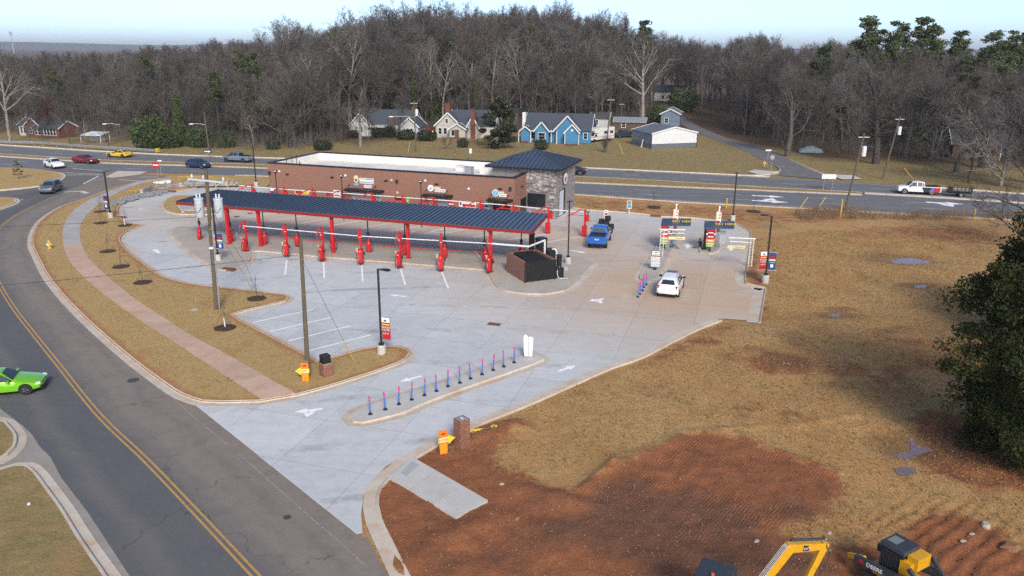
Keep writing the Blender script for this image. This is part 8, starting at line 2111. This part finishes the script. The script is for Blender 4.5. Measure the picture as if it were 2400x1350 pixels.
# dry straw lying over the field and verge
def straw(name, label, n, region, size, m, zf, keepf):
    rg = np.random.default_rng(17); q = [(p.x, p.y) for p in GL(region)]; xs = [a for a, b in q]; ys = [b for a, b in q]
    P = np.column_stack([rg.uniform(min(xs), max(xs), n * 3), rg.uniform(min(ys), max(ys), n * 3)]); P = P[in_poly(P, q)]; P = P[keepf(P)][:n]
    Z = np.array([zf(x, y) for x, y in P]); C = np.column_stack([P, Z + .02])
    return tag(link(name, leaves_mesh(name, C, size, m, rg, flat=.55, aspect=.16)), label, 'straw', kind='stuff')
mat('straw_pale', (.44, .31, .145), .9, col2=(.22, .135, .055), scale=6, lo=.35, hi=.6)
cl_poly = [(p.x, p.y) for p in GL(dirt_main)]
field = [(1000, 1060), (1180, 980), (1360, 900), (1510, 842), (1700, 755), (1775, 765), (1800, 690), (1770, 560), (1900, 540), (2300, 540), (2400, 620), (2400, 1350), (1900, 1350), (1600, 1050), (1200, 1120)]
straw('field_straw', 'dry straw lying over the open field', 60000, field, .085, 'straw_pale', lambda x, y: zg(x, y), lambda P: ~in_poly(P, cl_poly))
vp_ = [(p.x, p.y) for p in VERGE]; wk = [(p.x, p.y) for p in WLp + WRp[::-1]]
straw('verge_straw', 'dry straw blades over the grass verge', 45000, [(60, 420), (400, 420), (480, 660), (690, 690), (680, 720), (560, 745), (760, 850), (970, 815), (960, 850), (700, 930), (470, 945), (60, 600)], .07, 'straw_pale', lambda x, y: .125, lambda P: in_poly(P, vp_) & ~in_poly(P, wk) & (poly_dist(P, vp_) > .3))

for i, (px, py, ty, k, lab) in enumerate(((800, 336, 200, 1, 'bare tree at the left corner of the white house'), (990, 300, 160, 3, 'bare tree behind the orange-red car'), (1190, 300, 150, 5, 'bare tree behind the magnolia'), (1395, 300, 140, 1, 'bare tree behind the camper van'), (1120, 338, 252, 7, 'thin bare tree before the right end of the cream house'), (865, 332, 236, 7, 'thin bare tree before the white house porch'))):
    p = on_ground(px, py); h = height_at(p, ty); add_tree('bare_tree', lab, 'tree', BARE[k], p, i * 2.3, (h / 20.5,) * 3)
scatter_rocks('rubble_heap', 'orange brick rubble heaped beside the blue house', [(1322, 338), (1345, 332), (1362, 336), (1350, 342), (1330, 343)], 160, .08, .25, 'chimney_brick', lambda x, y: .03)

# standing tufts of dormant grass
def tufts(name, label, n, region, zf, keepf, h0, h1):
    rg = np.random.default_rng(23); q = [(p.x, p.y) for p in GL(region)]; xs = [a for a, b in q]; ys = [b for a, b in q]
    P = np.column_stack([rg.uniform(min(xs), max(xs), n * 3), rg.uniform(min(ys), max(ys), n * 3)]); P = P[in_poly(P, q)]; P = P[keepf(P)]
    P = P[[mnoise.noise((x * .35, y * .35, 11)) + rg.uniform(-.5, .5) > 0 for x, y in P]][:n]; S = []
    for x, y in P:
        z0 = zf(x, y)
        for k in range(5):
            a = rg.uniform(0, 6.28); hh = rg.uniform(h0, h1); o = np.array([x + rg.normal(0, .05), y + rg.normal(0, .05), z0]); S.append((*o, *(o + np.array([math.cos(a) * hh * .6, math.sin(a) * hh * .6, hh])), .012, .003))
    return tag(link(name, segs_mesh(name, S, 3, 'tuft_straw')), label, 'grass', kind='stuff')
mat('tuft_straw', (.36, .235, .095), .9, col2=(.20, .13, .052), scale=4)
tufts('grass_tufts', 'dormant grass tufts over the open field', 9000, field, zg, lambda P: ~in_poly(P, cl_poly), .06, .2)
tufts('grass_tufts', 'dormant grass tufts over the verge', 4200, [(60, 420), (400, 420), (480, 660), (690, 690), (680, 720), (560, 745), (760, 850), (970, 815), (960, 850), (700, 930), (470, 945), (60, 600)], lambda x, y: .115, lambda P: in_poly(P, vp_) & ~in_poly(P, wk) & (poly_dist(P, vp_) > .3), .05, .13)
# ================================================================== machines in the dirt
mat('cat_yellow', (.62, .32, .012), .45, col2=(.45, .23, .015), scale=4, lo=.5, hi=.8, coat=.2); mat('machine_dark', (.030, .036, .048), .5, col2=(.06, .055, .05), scale=4, lo=.5, hi=.8); mat('hydraulic_steel', (.45, .46, .48), .3, metal=.7); mat('beacon_orange', (.75, .12, .01), .3); mat('roof_glass', (.16, .20, .17), .15)
ex_ = thing('excavator', 'yellow mini excavator with dark cab and bent boom at the bottom edge', 'excavator', (0, 0, 0))
c0 = G(1676, 1340, 2.45); A = G(1780, 1372, 1.9); Bp = G(1850, 1283, 3.15); Cp = G(1934, 1278, 3.0); Dp = G(1884, 1372, 1.35)
def lobed(a, b, w0, w1, h0, h1, m, nm, par):
    a, b = Vector(a), Vector(b); d = (b - a).normalized(); sx = d.cross(Vector((0, 0, 1))).normalized(); sy = sx.cross(d).normalized(); vs = []
    for p, w, hh in ((a, w0, h0), (b, w1, h1)):
        for x, y in ((-1, -1), (1, -1), (1, 1), (-1, 1)): vs.append(p + sx * (x * w / 2) + sy * (y * hh / 2))
    mb = MB(); mb.add(vs, [(0, 3, 2, 1), (4, 5, 6, 7), (0, 1, 5, 4), (1, 2, 6, 5), (2, 3, 7, 6), (3, 0, 4, 7)]); return mb.obj(nm, m, par)
boom = lobed(A - (Bp - A) * .6, Bp, .24, .22, .34, .40, 'cat_yellow', 'boom', ex_)
bm2 = lobed(Bp - (Cp - Bp).normalized() * .12, Cp - (Cp - Bp) * .12, .2, .17, .36, .26, 'cat_yellow', 'boom_tip', ex_)
st_ = lobed(Cp + Vector((0, 0, .12)), Dp, .18, .14, .26, .2, 'cat_yellow', 'stick', ex_)
MB().tube([Bp + Vector((.02, 0, .3)), Cp + Vector((-.05, 0, .28))], .05, 8).obj('cylinder', 'machine_dark', ex_); MB().tube([Cp.lerp(Bp, .3) + Vector((0, 0, .28)), Cp + Vector((.02, 0, .26))], .03, 8).obj('piston', 'hydraulic_steel', ex_)
up = Vector((0, 0, 1)); dA = (Bp - A).normalized(); sA_ = dA.cross(up).normalized(); nA = sA_.cross(dA)
for k in (-.09, -.03, .03, .09): MB().tube([A - (Bp - A) * .5 + nA * .20 + sA_ * k, Bp - dA * .1 + nA * .22 + sA_ * k, Bp + dA * .05 + nA * .18 + sA_ * k], .014, 6).obj('hydraulic_pipe', 'hydraulic_steel', ex_)
dB = (Cp - Bp).normalized(); sB_ = dB.cross(up).normalized(); sgn = 1 if sB_.y < 0 else -1
o_ = Bp.lerp(Cp, .42) + sB_ * sgn * .12
MB().plate([(-.13, -.1), (.13, -.1), (.1, .1), (-.1, .12)], o_, dB * (1 if True else -1), up, .006 * (1)).obj('decal', 'sign_dark', ex_)
tx = text('CAT', .13, 'sign_white', ex_, o_ + sB_ * sgn * .012, (R(90), 0, math.atan2(dB.y, dB.x)))
hh_ = smooth_path([Cp + Vector((0, -.1, .1)), Cp + Vector((.12, -.15, -.4)), Dp.lerp(Cp, .3) + Vector((.25, -.1, 0)), Dp + Vector((.05, 0, .1))], .1); MB().tube(hh_, .016, 5).obj('hose', 'machine_dark', ex_)
crz = R(-28)
cab = link('cab', None, ex_); cab.location = (c0.x, c0.y, 0); cab.rotation_euler.z = crz
MB().box((0, 0, 2.40), (1.25, 1.35, .14), taper=.9).obj('roof', 'machine_dark', cab); MB().b6(-.58, .58, -.62, .62, .95, 2.32).obj('glazing', 'car_glass', cab)
for x in (-.58, .58):
    for y in (-.62, .62): MB().box((x, y, 1.6), (.1, .1, 1.5)).obj('pillar', 'machine_dark', cab)
MB().box((0, -.1, .7), (1.5, 1.9, .55)).obj('platform', 'cat_yellow', cab); MB().cyl((.0, -.35, 2.47), .055, .14, 12).obj('beacon', 'beacon_orange', cab)
for s in (-.55, .55): MB().b6(s - .17, s + .17, -1.1, 1.1, 0, .42).obj('track', 'black_rubber', cab)
# skid steer loader
r0, r1, r2 = G(2063, 1267, 2.05), G(2120, 1300, 2.05), G(2080, 1253, 2.05)
lx_ = (r1 - r0); LL = lx_.length; lx_.normalize(); ly_ = Vector((-lx_.y, lx_.x, 0)); wd = abs((G(2150, 1283, 2.05) - r1).dot(ly_))
sk_ = thing('skid_steer', 'dark and yellow skid steer loader at the bottom edge', 'loader', Vector((r0.x, r0.y, zg(r0.x, r0.y))), math.atan2(lx_.y, lx_.x))
wd = max(1.0, min(1.35, wd))
z0s = zg(r0.x, r0.y)
MB().box((LL / 2, wd / 2, 2.02), (LL * 1.02, wd, .16), taper=.93).obj('cab_roof', 'machine_dark', sk_); MB().b6(LL * .12, LL * .5, wd * .25, wd * .75, 2.1, 2.115).obj('roof_window', 'roof_glass', sk_)
MB().b6(.05, LL - .05, .06, wd - .06, .75, 1.94).obj('cab_box', 'black_metal', sk_)
for k in range(9): MB().beam((.1 + k * (LL - .2) / 8, .05, .85), (.1 + k * (LL - .2) / 8, .05, 1.9), .015, .02).obj('mesh_bar', 'machine_dark', sk_)
for k in range(7): MB().beam((.08, .045, .9 + k * .15), (LL - .08, .045, .9 + k * .15), .015, .02).obj('mesh_bar', 'machine_dark', sk_)
MB().box((LL + .22, .62 * wd, 1.72), (.42, .8, .5)).obj('rear_cover', 'cat_yellow', sk_); MB().box((LL + .08, .16, 1.25), (.42, .3, 1.0)).obj('rear_post', 'cat_yellow', sk_)
MB().beam((-.75, -.22, .92), (LL + .6, -.22, 1.18), .16, .30).obj('lift_arm', 'machine_dark', sk_); MB().beam((-.75, wd + .22, .92), (LL + .6, wd + .22, 1.18), .16, .30).obj('lift_arm', 'machine_dark', sk_)
text('DEERE', .24, 'sign_white', sk_, (.12, -.305, 1.0), (R(90), R(-5), 0)); MB().ball((-.45, -.305, .96), (.1, .012, .07), 10, 6).obj('badge', 'sign_red', sk_)
for y in (-.2, wd + .2):
    MB().beam((LL + .35, y, 1.75), (LL + 1.15, y, 1.0), .12, .16).obj('link_arm', 'machine_dark', sk_); MB().beam((LL + .55, y, 1.15), (LL + 1.3, y, .95), .12, .2).obj('link_arm', 'machine_dark', sk_); MB().tube([(LL + .6, y, 1.5), (LL + 1.0, y, 1.15)], .035, 8).obj('piston', 'hydraulic_steel', sk_)
MB().b6(-.2, LL + .9, .1, wd - .1, .35, .95).obj('chassis', 'cat_yellow', sk_)
for y in (-.1, wd + .1): MB().b6(-.35, LL + 1.0, y - .2, y + .2, 0, .5).obj('track', 'black_rubber', sk_)
MB().beam((-1.3, wd * .2, .55), (-.5, .0, .95), .16, .2).obj('front_arm', 'cat_yellow', sk_)
# ================================================================== rubble and clods
mat('clod_clay', (.25, .12, .06), .95, col2=(.14, .065, .035), scale=3); mat('pale_stone', (.46, .40, .33), .9, col2=(.34, .27, .2), scale=5)
scatter_rocks('clods', 'clay clods heaped around the bare brick pillar', [(1035, 1050), (1090, 1005), (1180, 990), (1190, 1020), (1140, 1060), (1080, 1075)], 700, .02, .075, 'clod_clay', zg)
scatter_rocks('clods', 'clay clods and stones over the churned red dirt', [(890, 1170), (960, 1085), (1150, 1090), (1330, 1150), (1500, 1080), (1700, 1015), (1980, 1140), (1960, 1210), (2200, 1190), (2340, 1250), (2340, 1400), (900, 1400), (930, 1320)], 2600, .012, .055, 'clod_clay', zg)
scatter_rocks('gravel', 'pale stones scattered over the churned dirt', [(890, 1170), (960, 1085), (1330, 1150), (1560, 1080), (1980, 1140), (2340, 1250), (2340, 1400), (900, 1400)], 330, .01, .03, 'pale_stone', zg)
scatter_rocks('gravel', 'clay gravel strip along the graded dirt edge', [(1230, 1165), (1340, 1160), (1420, 1120), (1470, 1085), (1480, 1100), (1420, 1190), (1300, 1190)], 420, .01, .03, 'clod_clay', zg)
for i, (px, py, s, lab) in enumerate(((2310, 1233, .2, 'pale boulder at the upper end of the furrows'), (2367, 1285, .32, 'brown boulder at the right edge below the evergreen'), (2258, 1270, .12, 'small pale rock between the furrows'), (2278, 1255, .1, 'smaller pale rock on top of the furrows'), (1773, 1270, .11, 'white rock in the dark dirt above the excavator cab'), (1944, 1252, .1, 'white rock above the excavator boom'), (1212, 1219, .12, 'broken brick-red slab lying in the dirt'), (1176, 1135, .1, 'pale rock beside the pavement stub'))):
    p = on_ground(px, py); rgk = random.Random(i); mb = MB(); vs = []
    for zz, r in ((-.3, .85), (.2, 1.0), (.6, .6)):
        for j in range(7): a = j * .8976; q = s * r * rgk.uniform(.8, 1.2); vs.append((math.cos(a) * q * 1.4, math.sin(a) * q, zz * s))
    mb.add(vs, [(k * 7 + j, k * 7 + (j + 1) % 7, (k + 1) * 7 + (j + 1) % 7, (k + 1) * 7 + j) for k in range(2) for j in range(7)] + [tuple(range(14, 21))])
    tag(mb.obj('rock', 'pale_stone' if i not in (1, 6) else 'clod_clay', None, p, rgk.uniform(0, 6)), lab, 'rock')
tag(MB().box((0, 0, .03), (.12, .12, .06), .4).obj('litter_scrap', 'white_paint', None, G(68, 1182, .14)), 'white scrap of litter on the grass plot', 'litter')
# far ridge and mast
mat('far_wood', (.050, .050, .045), .95, col2=(.035, .034, .03), scale=.012)
mb = MB(); n = 120; vs = []
for i in range(n + 1):
    x = -4200 + i * 8400 / n; y = 4600 + 150 * mnoise.noise((x * .0006, 0, 0)); top = 34 + 16 * mnoise.noise((x * .0011, 3, 0)) + 6 * mnoise.noise((x * .006, 8, 0)) - max(0, x) * .004
    vs += [(x, y, -5), (x, y + 200, top * .8), (x, y + 500, top)]
mb.add(vs, [(i * 3 + k, i * 3 + 3 + k, i * 3 + 4 + k, i * 3 + 1 + k) for i in range(n) for k in range(2)])
struct(mb.obj('hills', 'far_wood', smooth=True))
mast = thing('floodlight_mast', 'thin floodlight mast far away on the left horizon', 'mast', (-600 * .955, 1000, 0))
b_ = Vector((G(80, 118, 0).x, 0, 0)); yd = 900.0; xd = (78 - 1200) / F_PX * yd * 1.0
mast.location = (xd, yd, 0); MB().tube([(0, 0, 0), (0, 0, 33)], [.5, .35], 6).obj('mast_pole', 'galvanised', mast); MB().b6(-1.5, 1.5, -.2, .2, 30, 34).obj('lamp_rack', 'galvanised', mast)

# thin winter haze round the whole place
hz = MB(); hz.b6(-13500, 13500, -13500, 13500, -6.5, 70); ho = hz.mesh('haze', mat('haze_surface', (1, 1, 1)))
hm = bpy.data.materials.new('haze_air'); hm.use_nodes = True; hn_ = hm.node_tree.nodes; hn_.remove(hn_['Principled BSDF'])
pv = hn_.new('ShaderNodeVolumePrincipled'); pv.inputs['Color'].default_value = (.80, .88, .96, 1); pv.inputs['Density'].default_value = .00011; pv.inputs['Anisotropy'].default_value = .0
hm.node_tree.links.new(pv.outputs[0], hn_['Material Output'].inputs['Volume']); ho.materials.clear(); ho.materials.append(hm)
tag(link('haze', ho), 'thin pale haze over the whole place', 'haze', kind='stuff')
